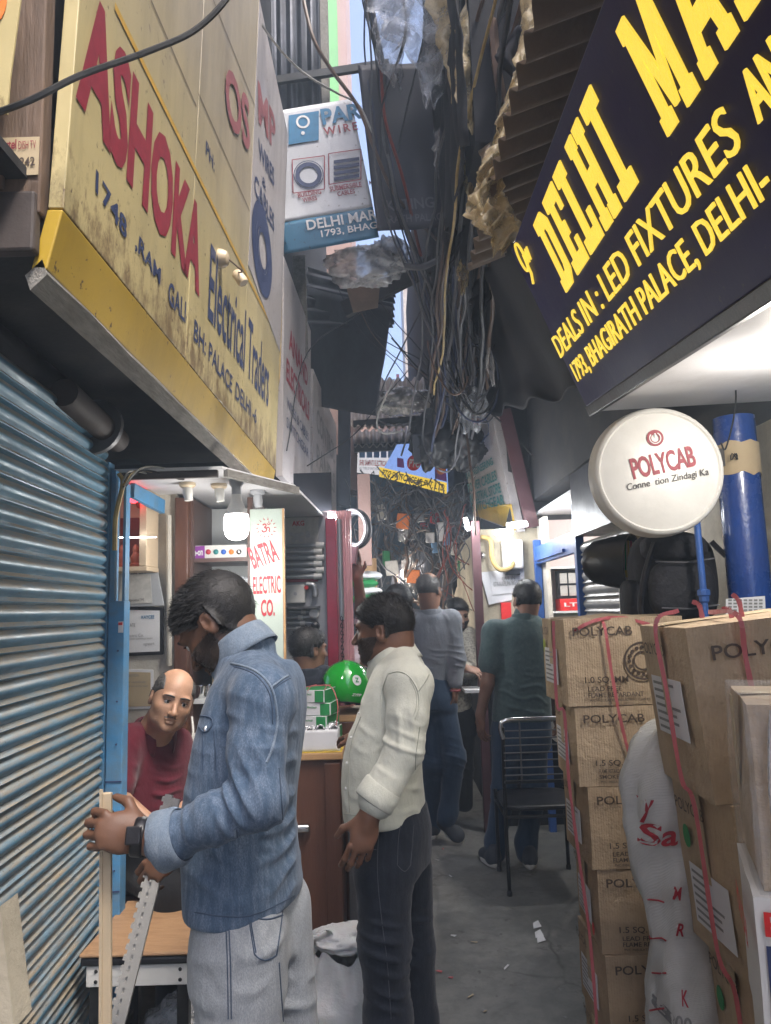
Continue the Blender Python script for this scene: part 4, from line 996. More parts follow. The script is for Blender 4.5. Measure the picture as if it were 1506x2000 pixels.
MB().lathe(p, (0, 0, -1), [(0, .07), (.015, .07), (.022, .065)], 24).build('rim', 'white_plastic', e, smooth='auto'); MB().lathe(p + V((0, 0, -.0225)), (0, 0, -1), [(0, .064), (.008, .06), (.01, .02)], 24).build('diffuser', 'lamp_glow', e, smooth='auto')
lamp('ceiling_light_lamp', p + V((0, 0, -.06)), 6, (1.0, 0.96, 0.92), 0.05, e)

for k, (px_, py_, Y_, w_) in enumerate(((786, 1128, 7.2, 5), (738, 1168, 6.3, 4))):
    p = at(px_, py_, Y_); e = empty('far_bulb', p, ['small warm bulb glowing deep in the alley', 'small bulb glowing by the bundle pile beyond the counter'][k], 'bulb')
    MB().lathe(p, (0, 0, 1), [(0, .002), (.01, .011), (.03, .015), (.05, .011), (.07, .010)], 14).build('glass', 'bulb_glow', e, smooth='auto'); MB().lathe(p + V((0, 0, .07)), (0, 0, 1), [(0, .010), (.04, .010)], 12).build('cap', 'black_plastic', e)
    lamp('far_lamp', p + V((0, -.06, 0)), w_, (1.0, .9, .78), .04, e)
# little wall shrine
mat('shrine_red', (0.20, 0.035, 0.025), 0.6, var=0.4, scale=10); mat('terracotta', (0.50, 0.13, 0.07), 0.5, var=0.3, scale=40); glow('red_glow', (1.0, 0.02, 0.03), 2.6)
mat('shrine_cream', (0.60, 0.47, 0.33), 0.55, var=0.08)
a = wl.hit(236, 1112); b = wl.hit(310, 945)
e = empty('wall_shrine', ((a.x + b.x) / 2, YB - .08, a.z), 'cream wall shrine with small orange deities and a red lamp', 'shrine')
MB().span((a.x, YB - .17, a.z - .02), (b.x + .005, YB - .002, a.z)).build('shelf_board', 'shrine_cream', e, bevel=.003)
MB().span((a.x, YB - .02, a.z + .001), (b.x - .03, YB - .003, a.z + .23)).build('back_panel', 'shrine_red', e)
MB().span((a.x, YB - .02, a.z + .231), (b.x - .03, YB - .003, b.z)).build('back_panel', 'shrine_cream', e)
MB().span((b.x - .03, YB - .17, a.z + .001), (b.x + .002, YB - .003, b.z)).build('side', 'shrine_cream', e, bevel=.003)
for k, px_ in enumerate((253, 279)):
    f = wl.hit(px_, 1108); f = V((f.x, YB - .10, a.z + .001))
    idol = MB().lathe(f, (0, 0, 1), [(0, .024), (.012, .026), (.02, .018), (.04, .022), (.055, .016), (.065, .011), (.075, .014), (.088, .012), (.10, .004)], 12).build('deity_figure', 'terracotta', e, smooth='auto')
    MB().lathe(f + V((0, .02, .035)), (0, -1, 0), [(0, .03), (.006, .03)], 20).build('halo', 'shrine_cream', idol)
lp = at(261, 973, YB - .2); MB().lathe(lp + V((0, 0, -.022)), (0, 0, 1), [(0, .004), (.006, .017), (.02, .024), (.034, .019), (.042, .006)], 18).build('red_lamp', 'red_glow', e, smooth='auto')
lp2 = at(274, 985, YB - .1); MB().lathe(lp2 + V((0, 0, -.02)), (0, 0, 1), [(0, .004), (.006, .014), (.02, .02), (.034, .015), (.04, .006)], 18).build('red_lamp', 'shrine_red', e, smooth='auto')
MB().tube([at(222, 1050, YB - .19), at(305, 1049, YB - .19)], .002, 5).build('glow_wire', 'lamp_glow', e)
# plaque, certificates
e = empty('payment_plaque', wl.hit(285, 1170), 'grey plastic payment plaque leaning below the shrine', 'plaque')
MB().slab([wl.hit(*q) + V((0, -0.05 if i < 2 else -.012, 0)) for i, q in enumerate(((236, 1186), (327, 1183), (310, 1118), (236, 1118)))], (0, -1, 0), .01).build('board', 'grey_plastic', e, bevel=.002)
MB().slab([wl.hit(*q) + V((0, -.054 if i < 2 else -.016, 0)) for i, q in enumerate(((240, 1180), (305, 1178), (296, 1122), (240, 1122)))], (0, -1, 0), .002).build('print', 'ink_pale', e)
lettering([ptxt(wl, 'BHIM UPI', (250, 1124), (290, 1121), (250, 1116), lift=.03, shear=.3, bold=.02), ptxt(wl, 'BHARATPE', (262, 1176), (290, 1174), (262, 1171), lift=.06)], 'ink_black', e)
def cert(name, label, q, fr, sheetm, rows, thick=.018):
    P = [wl.hit(*k) for k in q]; e = empty(name, (P[0] + P[1]) / 2, label, 'certificate')
    MB().slab([p + V((0, -thick, 0)) for p in P], (0, -1, 0), thick - .001).build('frame', fr, e, bevel=.003)
    c = sum(P, V()) / 4
    MB().slab([c + (p - c) * .86 + V((0, -thick - .003, 0)) for p in P], (0, -1, 0), .0025).build('sheet', sheetm, e)
    lettering([ptxt(wl, s, bl, br_, tl, lift=thick + .007) for s, bl, br_, tl in rows], 'ink_grey', e)
    return e
e = cert('framed_certificate', 'black framed dealership certificate on the white wall', ((228, 1282), (321, 1278), (321, 1186), (228, 1184)), 'black_plastic', 'paper',
     [('CERTIFICATE', (232, 1225), (268, 1224), (232, 1218)), ('Batra Electric Co.', (232, 1245), (284, 1243), (232, 1239)), ('has been appointed authorised dealer', (232, 1251), (302, 1249), (232, 1246)), ('signature', (284, 1262), (305, 1260), (284, 1255))])
lettering([ptxt(wl, 'KAYCEE', (280, 1209), (305, 1208), (280, 1202), lift=.026, bold=.02)], 'ink_blue', e)
cert('licence_sheet', 'yellowed licence sheet pinned below the framed certificate', ((228, 1386), (300, 1384), (300, 1308), (228, 1306)), 'paper', 'paper_old',
     [('REGISTRATION', (236, 1322), (272, 1321), (236, 1317)), ('form of certificate', (236, 1334), (286, 1333), (236, 1330)), ('under the act of the state', (236, 1342), (290, 1341), (236, 1338))], thick=.004)
# shelves behind the counter
xs0 = at(371, 1300, 3.36).x; xs1 = at(490, 1300, 3.36).x
e = empty('display_shelf', ((xs0 + xs1) / 2, 3.5, 0), 'brown edged white shelf unit behind the counter', 'shelf')
MB().span((xs0, 3.72, 0.5), (xs1 + .02, 3.74, 2.03)).build('back', 'shelf_white', e)
for xx in (xs0, xs1): MB().span((xx - .012, 3.36, 0.5), (xx + .012, 3.719, 2.03)).build('side', 'shelf_brown', e)
for yy in (1098, 1196, 1300, 1372, 1460):
    z = at(430, yy, 3.4).z; MB().span((xs0 + .0125, 3.37, z), (xs1 - .0125, 3.719, z + .018)).build('board', 'shelf_brown' if yy == 1098 else 'shelf_white', e)
sp_ = Plane((0, 3.40, 0), (1, 0, 0), (0, 0, 1))
e = empty('indicator_panel', sp_.hit(428, 1095), 'white panel with five coloured indicator lamps and a purple end', 'panel')
MB().slab([sp_.hit(*q) for q in ((374, 1096), (482, 1094), (482, 1063), (374, 1066))], (0, -1, 0), .03).build('plate', 'white_plastic', e, bevel=.002)
MB().slab([sp_.hit(*q) + V((0, -.003, 0)) for q in ((376, 1094), (400, 1094), (400, 1066), (376, 1068))], (0, -1, 0), .002).build('end_print', 'ink_purple', e)
lettering([ptxt(sp_, 'e-on', (379, 1086), (397, 1085), (379, 1076), lift=.006, bold=.03)], 'ink_white', e)
for k, m_ in enumerate(('ink_red', 'ink_teal', 'blue_plastic', 'ink_orange', 'chrome')):
    MB().lathe(sp_.hit(407 + k * 15, 1078), (0, -1, 0), [(-.02, .012), (.004, .012), (.008, .008), (.010, .002)], 16).build('indicator', m_, e, smooth='auto')
def small_box(name, label, pl, bl, tr, m_, depth=.08, cat='box', txt=None, ink='ink_grey'):
    a = pl.hit(*bl); b = pl.hit(*tr); e = empty(name, ((a.x + b.x) / 2, a.y + depth / 2, a.z), label, cat)
    MB().span((a.x, a.y, a.z), (b.x, a.y + depth, b.z)).build('carton', m_, e, bevel=.003)
    if txt: lettering([dict(s=txt, o=V((a.x + (b.x - a.x) * .12, a.y, a.z + (b.z - a.z) * .35)), r=(1, 0, 0), u=(0, 0, 1), w=(b.x - a.x) * .76, h=(b.z - a.z) * .3, bold=.02)], ink, e)
    return e
MB_ = MB(); c = sp_.hit(437, 1128)
e = empty('lime_clamp', c, 'lime green plastic clamp on the shelf above the denim man', 'clamp')
MB().tube([c + V((.05 * math.cos(t * .35), 0.01, .028 * math.sin(t * .35) - .02)) for t in range(10)], .012, 8).build('arch', 'ink_lime', e, smooth='auto')
MB().span(c + V((-.055, -.01, -.05)), c + V((.055, .03, -.018))).build('base', 'ink_lime', e, bevel=.006)
o = MB().lathe(sp_.hit(474, 1142), (0.3, -1, .3), [(0, .01), (.005, .03), (.02, .034), (.03, .02)], 18).build('glass_dome', 'plastic_clear', smooth='auto'); tag(o, 'clear dome lamp cover on the white shelf', 'lamp cover')
small_box('white_carton', 'white switch carton on the shelf beside the OM sign', sp_, (478, 1152), (488, 1136), 'white_plastic')
small_box('white_carton', 'white junction carton on the shelf beyond the denim man', sp_, (372, 1296), (412, 1268), 'white_plastic')
for k in range(2):
    p = sp_.hit(389 + k * 13, 1368) + V((0, .03 + .03 * k, 0)); p.z = at(430, 1372, 3.4).z + .0185
    o = MB().lathe(p, (0, 0, 1), [(0, .018), (.006, .019), (.05, .025), (.055, .0255), (.055, .0235), (.01, .017)], 18).build('steel_tumbler', 'chrome', smooth='auto'); tag(o, ['steel tumbler on the shelf by the bald man', 'steel tumbler tucked behind the other tumbler'][k], 'tumbler')
for k in range(4):
    p = sp_.hit(414 + k * 3.4, 1370) + V((0, .02, 0)); p.z = at(430, 1372, 3.4).z + .0185
    o = MB().span(p + V((-.003, 0, 0)), p + V((.003, .12, .11 - k * .006))).build('ledger', 'paper_old'); tag(o, 'thin paper ledger standing beside the steel tumblers', 'ledger', 'ledgers on the shelf')
o = MB().span(sp_.hit(371, 1450) + V((0, -.03, 0)), sp_.hit(383, 1432) + V((0, .02, 0))).build('wall_switch', 'white_plastic', bevel=.004); tag(o, 'small white wall switch beside the bald man', 'switch')
o = MB().tube(rnd_walk([at(375, 1400, 3.25), at(376, 1440, 3.2), at(352, 1500, 3.15), at(350, 1545, 3.12), at(356, 1570, 3.1)], .004, 6), .005, 6).build('white_cable', 'cable_white', smooth='auto'); tag(o, 'white cable hanging down behind the denim man', 'cable')
# OM sign panel
bt = Plane(at(490, 1262, 3.33), (1, 0, 0), (0, 0, 1))
e = empty('panel_sign', at(520, 1340, 3.36), 'tall pale green panel with red OM sun and BATRA lettering', 'sign')
a = bt.hit(490, 1340); b = bt.hit(551, 993); mat('panel_green', (0.40, 0.46, 0.41), 0.35, var=.05, bump=.03, world=True)
MB().span((a.x, a.y, a.z), (b.x, a.y + .02, b.z)).build('panel', 'panel_green', e, bevel=.002)
for xx in (b.x + .001, ): MB().span((xx, a.y - .004, a.z), (xx + .008, a.y + .022, b.z)).build('edge_strip', 'wood_top', e)
lettering([ptxt(bt, 'BATRA', (496, 1112), (547, 1094), (495, 1066), bold=.025, lift=.0015), ptxt(bt, 'ELECTRIC', (495, 1161), (549, 1158), (495, 1126), bold=.02, lift=.0015), ptxt(bt, 'CO.', (510, 1204), (537, 1203), (510, 1171), bold=.03, lift=.0015)], 'ink_red', e)
mb = MB(); ca, cb = bt.uv(520, 1031)
def stroke(mb, pts, w, lift=.0015):
    P = rnd_walk([V((x, y, 0)) for x, y in pts], 0, 6)
    for i in range(len(P) - 1):
        d = (P[i + 1] - P[i]).normalized(); n = V((-d.y, d.x, 0)) * w / 2
        mb.quad(*[bt.p(ca + k.x, cb + k.y, lift + .0002 * (i % 2)) for k in (P[i] - n, P[i + 1] - n, P[i + 1] + n, P[i] + n)])
stroke(mb, [(-.016, .012), (-.006, .018), (0, .010), (-.008, .002), (.002, -.004), (-.002, -.016), (-.014, -.018), (-.020, -.010)], .006)
stroke(mb, [(0, -.001), (.010, .002), (.016, -.006), (.012, -.014), (.018, -.018)], .005)
stroke(mb, [(.004, .020), (.012, .014), (.020, .022)], .004); mb.slab([bt.p(ca + .012 + .003 * math.cos(t), cb + .026 + .003 * math.sin(t), .0017) for t in np.linspace(0, 6.28, 9)[:-1]], bt.n, .0003)
mb.build('om_mark', 'ink_red', e); mb = MB()
for k in range(14):
    t = 2 * math.pi * k / 14; d = V((math.cos(t), math.sin(t))); n = V((-d.y, d.x)) * .0025
    mb.slab([bt.p(ca + q.x, cb + q.y, .0016) for q in (d * .036 - n, d * .050 + n * .8, d * .036 + n)], bt.n, .0003)
mb.build('sun_ray', 'ink_red', e)
# fittings board
ak = Plane((0, 4.28, 0), (1, 0, 0), (0, 0, 1)); a = ak.hit(552, 1330); b = ak.hit(640, 1000)
e = empty('fittings_board', ((a.x + b.x) / 2, 4.29, a.z), 'pegboard of grey conduit pipes and fittings below a brand card', 'display board')
MB().span((a.x, 4.28, a.z), (b.x, 4.30, b.z)).build('board', 'grey_plastic', e)
MB().slab([ak.hit(*q) + V((0, -.006, 0)) for q in ((555, 1085), (622, 1083), (622, 1010), (555, 1012))], (0, -1, 0), .004).build('brand_card', 'ink_pale', e)
lettering([ptxt(ak, 'AKG', (571, 1028), (595, 1027), (571, 1018), bold=.03, lift=.011)], 'ink_red', e)
mb = MB(); 
for px_, py_, r_ in ((580, 1048, .022), (570, 1043, .012), (590, 1043, .012), (574, 1056, .012), (588, 1055, .012)): ring(mb, ak, (px_, py_), 0, r_, .011 + r_ * .05, 16)
mb.slab([ak.hit(*q) + ak.n * .012 for q in ((598, 1050), (606, 1050), (606, 1038), (598, 1038))], ak.n, .001); mb.build('fitting_picture', 'ink_faint', e)
for k in range(6):
    yy = 1066 + k * 12; MB().tube([ak.hit(553, yy + 1) + V((0, -.03, 0)), ak.hit(632 - (k % 2) * 4, yy) + V((0, -.03, 0))], .0135 if k % 2 else .011, 12).build('conduit_sample', 'galv' if k % 2 else 'grey_plastic', e, smooth='auto')
    MB().tube([ak.hit(618 - (k % 2) * 4, yy) + V((0, -.03, 0)), ak.hit(634 - (k % 2) * 4, yy) + V((0, -.03, 0))], .018, 12).build('coupler', 'white_plastic', e, smooth='auto')
MB().slab([ak.hit(*q) + V((0, -.012, 0)) for q in ((556, 1138), (622, 1136), (622, 1124), (556, 1127))], (0, -1, 0), .004).build('red_strip', 'ink_crimson', e)
MB().span(ak.hit(561, 1179) + V((0, -.05, 0)), ak.hit(597, 1142) + V((0, 0, 0))).build('junction_box', 'white_plastic', e, bevel=.006)
MB().lathe(ak.hit(579, 1160) + V((0, -.05, 0)), (0, -1, 0), [(0, .010), (.003, .010), (.003, .006)], 16).build('knockout', 'ink_faint', e)
MB().tube(rnd_walk([ak.hit(600, 1142) + V((0, -.03, 0)), ak.hit(612, 1143) + V((0, -.03, 0)), ak.hit(617, 1152) + V((0, -.03, 0)), ak.hit(617, 1165) + V((0, -.03, 0))], 0, 6), .017, 12).build('elbow', 'galv', e, smooth='auto')
MB().lathe(ak.hit(600, 1148) + V((0, -.04, 0)), (0, -1, 0), [(0, .012), (.01, .012)], 14).build('red_knob', 'ink_brightred', e)
MB().span(ak.hit(556, 1190) + V((0, -.12, 0)), ak.hit(626, 1184) + V((0, 0, 0))).build('ledge', 'grey_metal', e)
for k, (yy, x0, x1) in enumerate(((1195, 566, 625), (1206, 560, 620), (1217, 564, 618), (1228, 556, 612))):
    MB().tube([ak.hit(x0, yy) + V((0, -.04, 0)), ak.hit(x1, yy - 1) + V((0, -.04, 0))], .010, 10).build('conduit_sample', 'galv', e, smooth='auto')
    MB().tube([ak.hit(x0 + 24, yy) + V((0, -.04, 0)), ak.hit(x0 + 33, yy) + V((0, -.04, 0))], .015, 10).build('coupler', 'white_plastic', e, smooth='auto')
MB().lathe(ak.hit(616, 1198) + V((0, -.06, 0)), (0, -1, 0), [(0, .028), (.02, .028), (.025, .022)], 22).build('fan_box', 'white_plastic', e, smooth='auto')
MB().lathe(ak.hit(618, 1222) + V((0, -.06, 0)), (0, -1, 0), [(0, .026), (.03, .022), (.04, .008)], 16).build('black_knob', 'black_plastic', e, smooth='auto')
o = MB().span((-1.5, 4.50, 0), (-0.33, 4.54, 2.35)).build('shop_wall', 'dark_board'); tag(o, 'dark back wall behind the fittings board', 'wall')
# red post with plastic wrap, chain, hanging coil
p = at(650, 1200, 4.25)
e = empty('wrapped_post', (p.x, 4.25, 0), 'crimson post half wrapped in creased pink plastic', 'post')
MB().span((p.x - .03, 4.22, 0), (p.x + .03, 4.28, 2.03)).build('post', 'red_post', e, bevel=.004)
def pk(u, v):
    x = p.x + .033 + u * .085; z = .75 + v * 1.32
    return V((x, 4.235 - .03 * math.sin(u * 3.14) + .018 * mnoise.noise(V((u * 9, v * 2.2, 1))) + .006 * math.sin(u * 40), z))
MB().grid(pk, 24, 30).build('plastic_wrap', 'pink_wrap', e, smooth=True, solid=.002)
MB().tube([V((p.x + .05, 4.205, 2.02)), V((p.x + .055, 4.205, 1.45))], .014, 12).build('steel_pipe', 'galv', e, smooth='auto')
for k in range(16):
    c = at(667, 1208, 4.19) + V((0.004 * (k % 2), 0, -.02 * k)); 
    MB().tube([c + V((.006 * math.cos(t), .006 * math.sin(t) if k % 2 else 0, .013 * math.sin(t) if not k % 2 else .013 * math.sin(t + 1.57))) for t in np.linspace(0, 6.28, 9)], .0022, 4, cap=False).build('chain_link', 'black_metal', e)
c = at(688, 1032, 4.5)
e = empty('pipe_coil', c - V((0, 0, .12)), 'coil of black and grey flexible pipe hung beside the wrapped post', 'pipe coil')
for k in range(7):
    r_ = .115 - .006 * (k % 4)
    MB().tube([c + V((.72 * r_ * math.cos(t) + .006 * k, .012 * k, r_ * math.sin(t))) for t in np.linspace(-2.2, 2.5, 30)], .011, 8).build('pipe_turn', 'rubber' if k % 2 else 'cable_grey', e, smooth='auto')
o = MB().span(at(702, 1105, 5.0), at(722, 925, 5.0) + V((0, .03, 0))).build('timber_plank', 'pink_wall', bevel=.003); tag(o, 'upright salmon coloured plank beyond the pipe coil', 'plank')
o = MB().span(at(704, 1200, 5.4), at(735, 1090, 5.4) + V((0, .04, 0))).build('timber_plank', 'wood_top', bevel=.003); tag(o, 'short light wooden board behind the raised arm', 'board')

# ------------------------------------------------------------------ counter
YC = 3.56
xc = at(668, 1600, YC).x
zt = at(640, 1468, YC).z
e = empty('shop_counter', (-0.45, 3.75, 0), 'dark brown wooden counter with a worn pale top', 'counter')
MB().span((-0.60, YC, 0.02), (xc, 3.78, zt - .035)).build('carcass', 'wood_dark', e, bevel=.004)
MB().span((-0.62, YC - .025, zt - .034), (xc + .012, 3.78, zt)).build('top', 'wood_top', e, bevel=.006)
MB().span((-0.36, 3.79, 0.02), (xc + .09, 4.15, 0.95)).build('rear_carcass', 'wood_dark', e, bevel=.004)
MB().span((-0.36, 3.785, 0.951), (xc + .11, 4.15, 0.985)).build('rear_top', 'wood_top', e, bevel=.006)
MB().span((xc - .075, YC - .015, 0.03), (xc - .004, YC - .0005, zt - .05)).build('stile', 'wood_dark', e, bevel=.003)
hp = at(592, 1618, YC - .05)
MB().span((hp.x - .05, YC - .045, hp.z - .025), (hp.x + .03, YC - .001, hp.z + .012)).build('drawer_pull', 'chrome', e, bevel=.015, seg=3)
o = MB().span((xc + .02, YC + .1, 0), (xc + .085, 3.78, .74)).build('side_cabinet', 'grey_metal', bevel=.003); tag(o, 'grey metal panel standing against the counter end', 'panel')
# goods on the counter
def green_box(c, w, d, h, rz, lab):
    e = empty('product_box', c, lab, 'box', None); R = Matrix.Rotation(rz, 3, 'Z')
    c = V(c)
    MB().box(c + V((0, 0, h / 2)), (w, d, h), R).build('carton', 'paper', e, bevel=.002)
    MB().box(c + R @ V((w / 2 + .0006, 0, h / 2)), (.001, d * .96, h * .94), R).build('green_side', 'ink_green', e)
    MB().box(c + R @ V((w * .32, -d / 2 - .0006, h / 2)), (w * .3, .001, h * .92), R).build('green_corner', 'ink_green', e)
    MB().box(c + R @ V((0, 0, h + .0006)), (w * .94, d * .94, .001), R).build('green_lid', 'ink_green', e)
    lettering([dict(s='Jai-Balaji', o=c + R @ V((-w * .44, -d / 2, h * .55)), r=R @ V((1, 0, 0)), u=(0, 0, 1), w=w * .5, h=h * .2, bold=.02)], 'ink_green', e)
    return e
bx = at(622, 1412, 3.68).x; by = 3.685
labs = ['green and white carton at the bottom of the counter pile', 'green and white carton second from the bottom of the counter pile', 'green and white carton under the topmost one', 'topmost green and white carton with red string on the counter pile']
for k in range(4):
    green_box((bx + (.012, -.004, .006, -.008)[k], by, zt + .038 + .0605 * k), .165 - .006 * k, .17, .058, (.05, -.04, .08, -.03)[k] - .25, labs[k])
mb = MB()
for t in (-.3, .35): mb.tube([V((bx + t * .12, by - .12, zt + .28)), V((bx + t * .12, by, zt + .288)), V((bx + t * .12 + .02, by + .09, zt + .285))], .0025, 5)
mb.tube(rnd_walk([V((bx - .08, by - .03, zt + .287)), V((bx, by - .04, zt + .295)), V((bx + .07, by - .06, zt + .287)), V((bx + .10, by - .085, zt + .2)), V((bx + .085, by - .09, zt + .08))], .004, 5), .0025, 5)
tag(mb.build('red_string', 'strap_pink'), 'red plastic string tied over the green cartons', 'string')
o = MB().span((bx - .11, by - .13, zt + .001), (bx + .11, by + .12, zt + .037)).build('carton_tray', 'paper', bevel=.003); tag(o, 'flat white carton under the green and white pile', 'box')
def parcel(u, v):
    a = u * 2 * math.pi
    return V((0, 0, 0))
pc = at(626, 1452, YC); pc.z = zt + .001
e = empty('paper_parcel', pc, 'white paper parcel with crinkled clear wrap on the counter edge', 'parcel')
MB().span((pc.x - .14, YC - .01, zt + .001), (pc.x + .085, YC + .12, zt + .10)).build('paper_stack', 'paper', e, bevel=.012, seg=3)
MB().grid(lambda u, v: V((pc.x - .14 + u * .22, YC - .005 + v * .13, zt + .108 + .028 * mnoise.noise(V((u * 7, v * 5, 4))) + .012 * mnoise.noise(V((u * 19, v * 15, 1))))), 34, 22).build('wrap', 'foil', e, solid=.001)
MB().span((pc.x - .16, YC - .022, zt + .0005), (pc.x + .10, YC + .11, zt + .0009)).build('yellow_sheet', 'ink_yellow', e)
# helmets
mat('helmet_green', (0.012, 0.33, 0.03), 0.12, var=.08, scale=3, bump=.02, coat=.8)
mat('helmet_black', (0.010, 0.010, 0.014), 0.15, var=.1, bump=.02, coat=.8)
def helmet(c, sc, m_, lab, yaw, mark=True):
    e = empty('helmet', c - V((0, 0, .105 * sc)), lab, 'helmet'); R = Matrix.Rotation(yaw, 3, 'Z')
    def fn(u, v):
        a = u * 2 * math.pi; t = -.62 + v * (math.pi / 2 + .62)
        cut = max(0, math.cos(a)) ** .8
        tt = max(t, -.62 + .98 * cut)
        q = V((.125 * math.cos(tt) * math.cos(a) * 1.05, .118 * math.cos(tt) * math.sin(a), .125 * math.sin(tt)))
        q.z += -.02 * (math.cos(a) < 0) * (math.cos(a)) ** 2 * (1 - v)
        return c + R @ (q * sc)
    sh = MB().grid(fn, 56, 26).build('shell', m_, e, smooth=True, solid=.006)
    MB().tube([fn(k / 56, 0) for k in range(57)], .006 * sc, 6, cap=False).build('rim', 'black_plastic', e, smooth=True)
    if mark:
        for (u, v, s_, ch) in ((.365, .42, .04, 'z'), (.355, .17, .055, 'zy')):
            q = fn(u, v); du = (fn(u - .01, v) - q).normalized(); dv = (fn(u, v + .01) - q).normalized(); n = du.cross(dv); 
            if n.dot(CAM_POS - q) < 0: du = -du; n = -n
            if ch == 'z':
                MB().slab([q + n * .0062 + du * (.022 * math.cos(t)) + dv * (.026 * math.sin(t)) for t in np.linspace(0, 6.28, 19)[:-1]], n, .004).build('decal', 'ink_white', e)
                lettering([dict(s='Z', o=q + n * .0065 - du * .010 - dv * .012, r=du, u=dv, w=.02, h=.024, bold=.05)], 'ink_green', e)
            else:
                lettering([dict(s='ZYPP', o=q + n * .008 - du * .022 - dv * .006, r=du, u=dv, w=.05, h=.014, bold=.04, shear=.3)], 'ink_white', e)
    return e
helmet(at(678, 1338, 3.84), .98, 'helmet_green', 'shiny green riding helmet with white marks on the counter', math.pi - .3)
helmet(at(708, 1345, 4.02), .90, 'helmet_black', 'black riding helmet behind the green one', -.6, mark=False)
# stack of cloth-like green and white bundles behind
for k in range(5):
    c = at(718 - (k % 2) * 8, 1185 - k * 15, 5.2)
    o = MB().grid(lambda u, v, c=c, k=k: c + V(((.10 + .01 * math.sin(9 * u)) * math.cos(2 * math.pi * u) * math.sin(math.pi * v), .06 * math.sin(2 * math.pi * u) * math.sin(math.pi * v), -.032 * math.cos(math.pi * v) + .012 * mnoise.noise(V((u * 8, v * 6, k))))), 24, 10).build('goods_bundle', 'ink_green' if k % 2 else 'white_sack', smooth=True)
    tag(o, 'green and white bundle in the pile behind the raised arm', 'bundle', 'bundles piled beyond the counter')
# ================================================================== CARTONS AND STREET GOODS ON THE RIGHT
def dent_box(w, d, h, R, c, seed, bulge=.006, n=6):
    """carton skin: a fine box whose faces bulge and dent a little"""
    vs = []; fs = []
    def face(o, a, b, nn):
        base = len(vs)
        for j in range(n + 1):
            for i in range(n + 1):
                u, v = i / n, j / n
                p = V(o) + V(a) * u + V(b) * v
                k = math.sin(math.pi * u) * math.sin(math.pi * v)
                q = p + V(nn) * (bulge * k + .010 * mnoise.noise(p * 7 + V((seed * 3.1, seed, 0))) * k)
                # soft crushed corners
                q += V((mnoise.noise(V((p.x * 9, p.y * 9, p.z * 9)) + V((seed, 5, 1))), mnoise.noise(V((p.z * 9, p.x * 9, p.y * 9)) + V((seed, 2, 3))), 0)) * .003
                vs.append(V(c) + R @ q)
        for j in range(n):
            for i in range(n):
                k = base + j * (n + 1) + i; fs.append((k, k + 1, k + n + 2, k + n + 1))
    x, y = w / 2, d / 2
    face((-x, -y, 0), (w, 0, 0), (0, 0, h), (0, -1, 0)); face((x, -y, 0), (0, d, 0), (0, 0, h), (1, 0, 0))
    face((x, y, 0), (-w, 0, 0), (0, 0, h), (0, 1, 0)); face((-x, y, 0), (0, -d, 0), (0, 0, h), (-1, 0, 0))
    face((-x, -y, h), (w, 0, 0), (0, d, 0), (0, 0, 1)); face((-x, y, 0), (w, 0, 0), (0, -d, 0), (0, 0, -1))
    return vs, fs

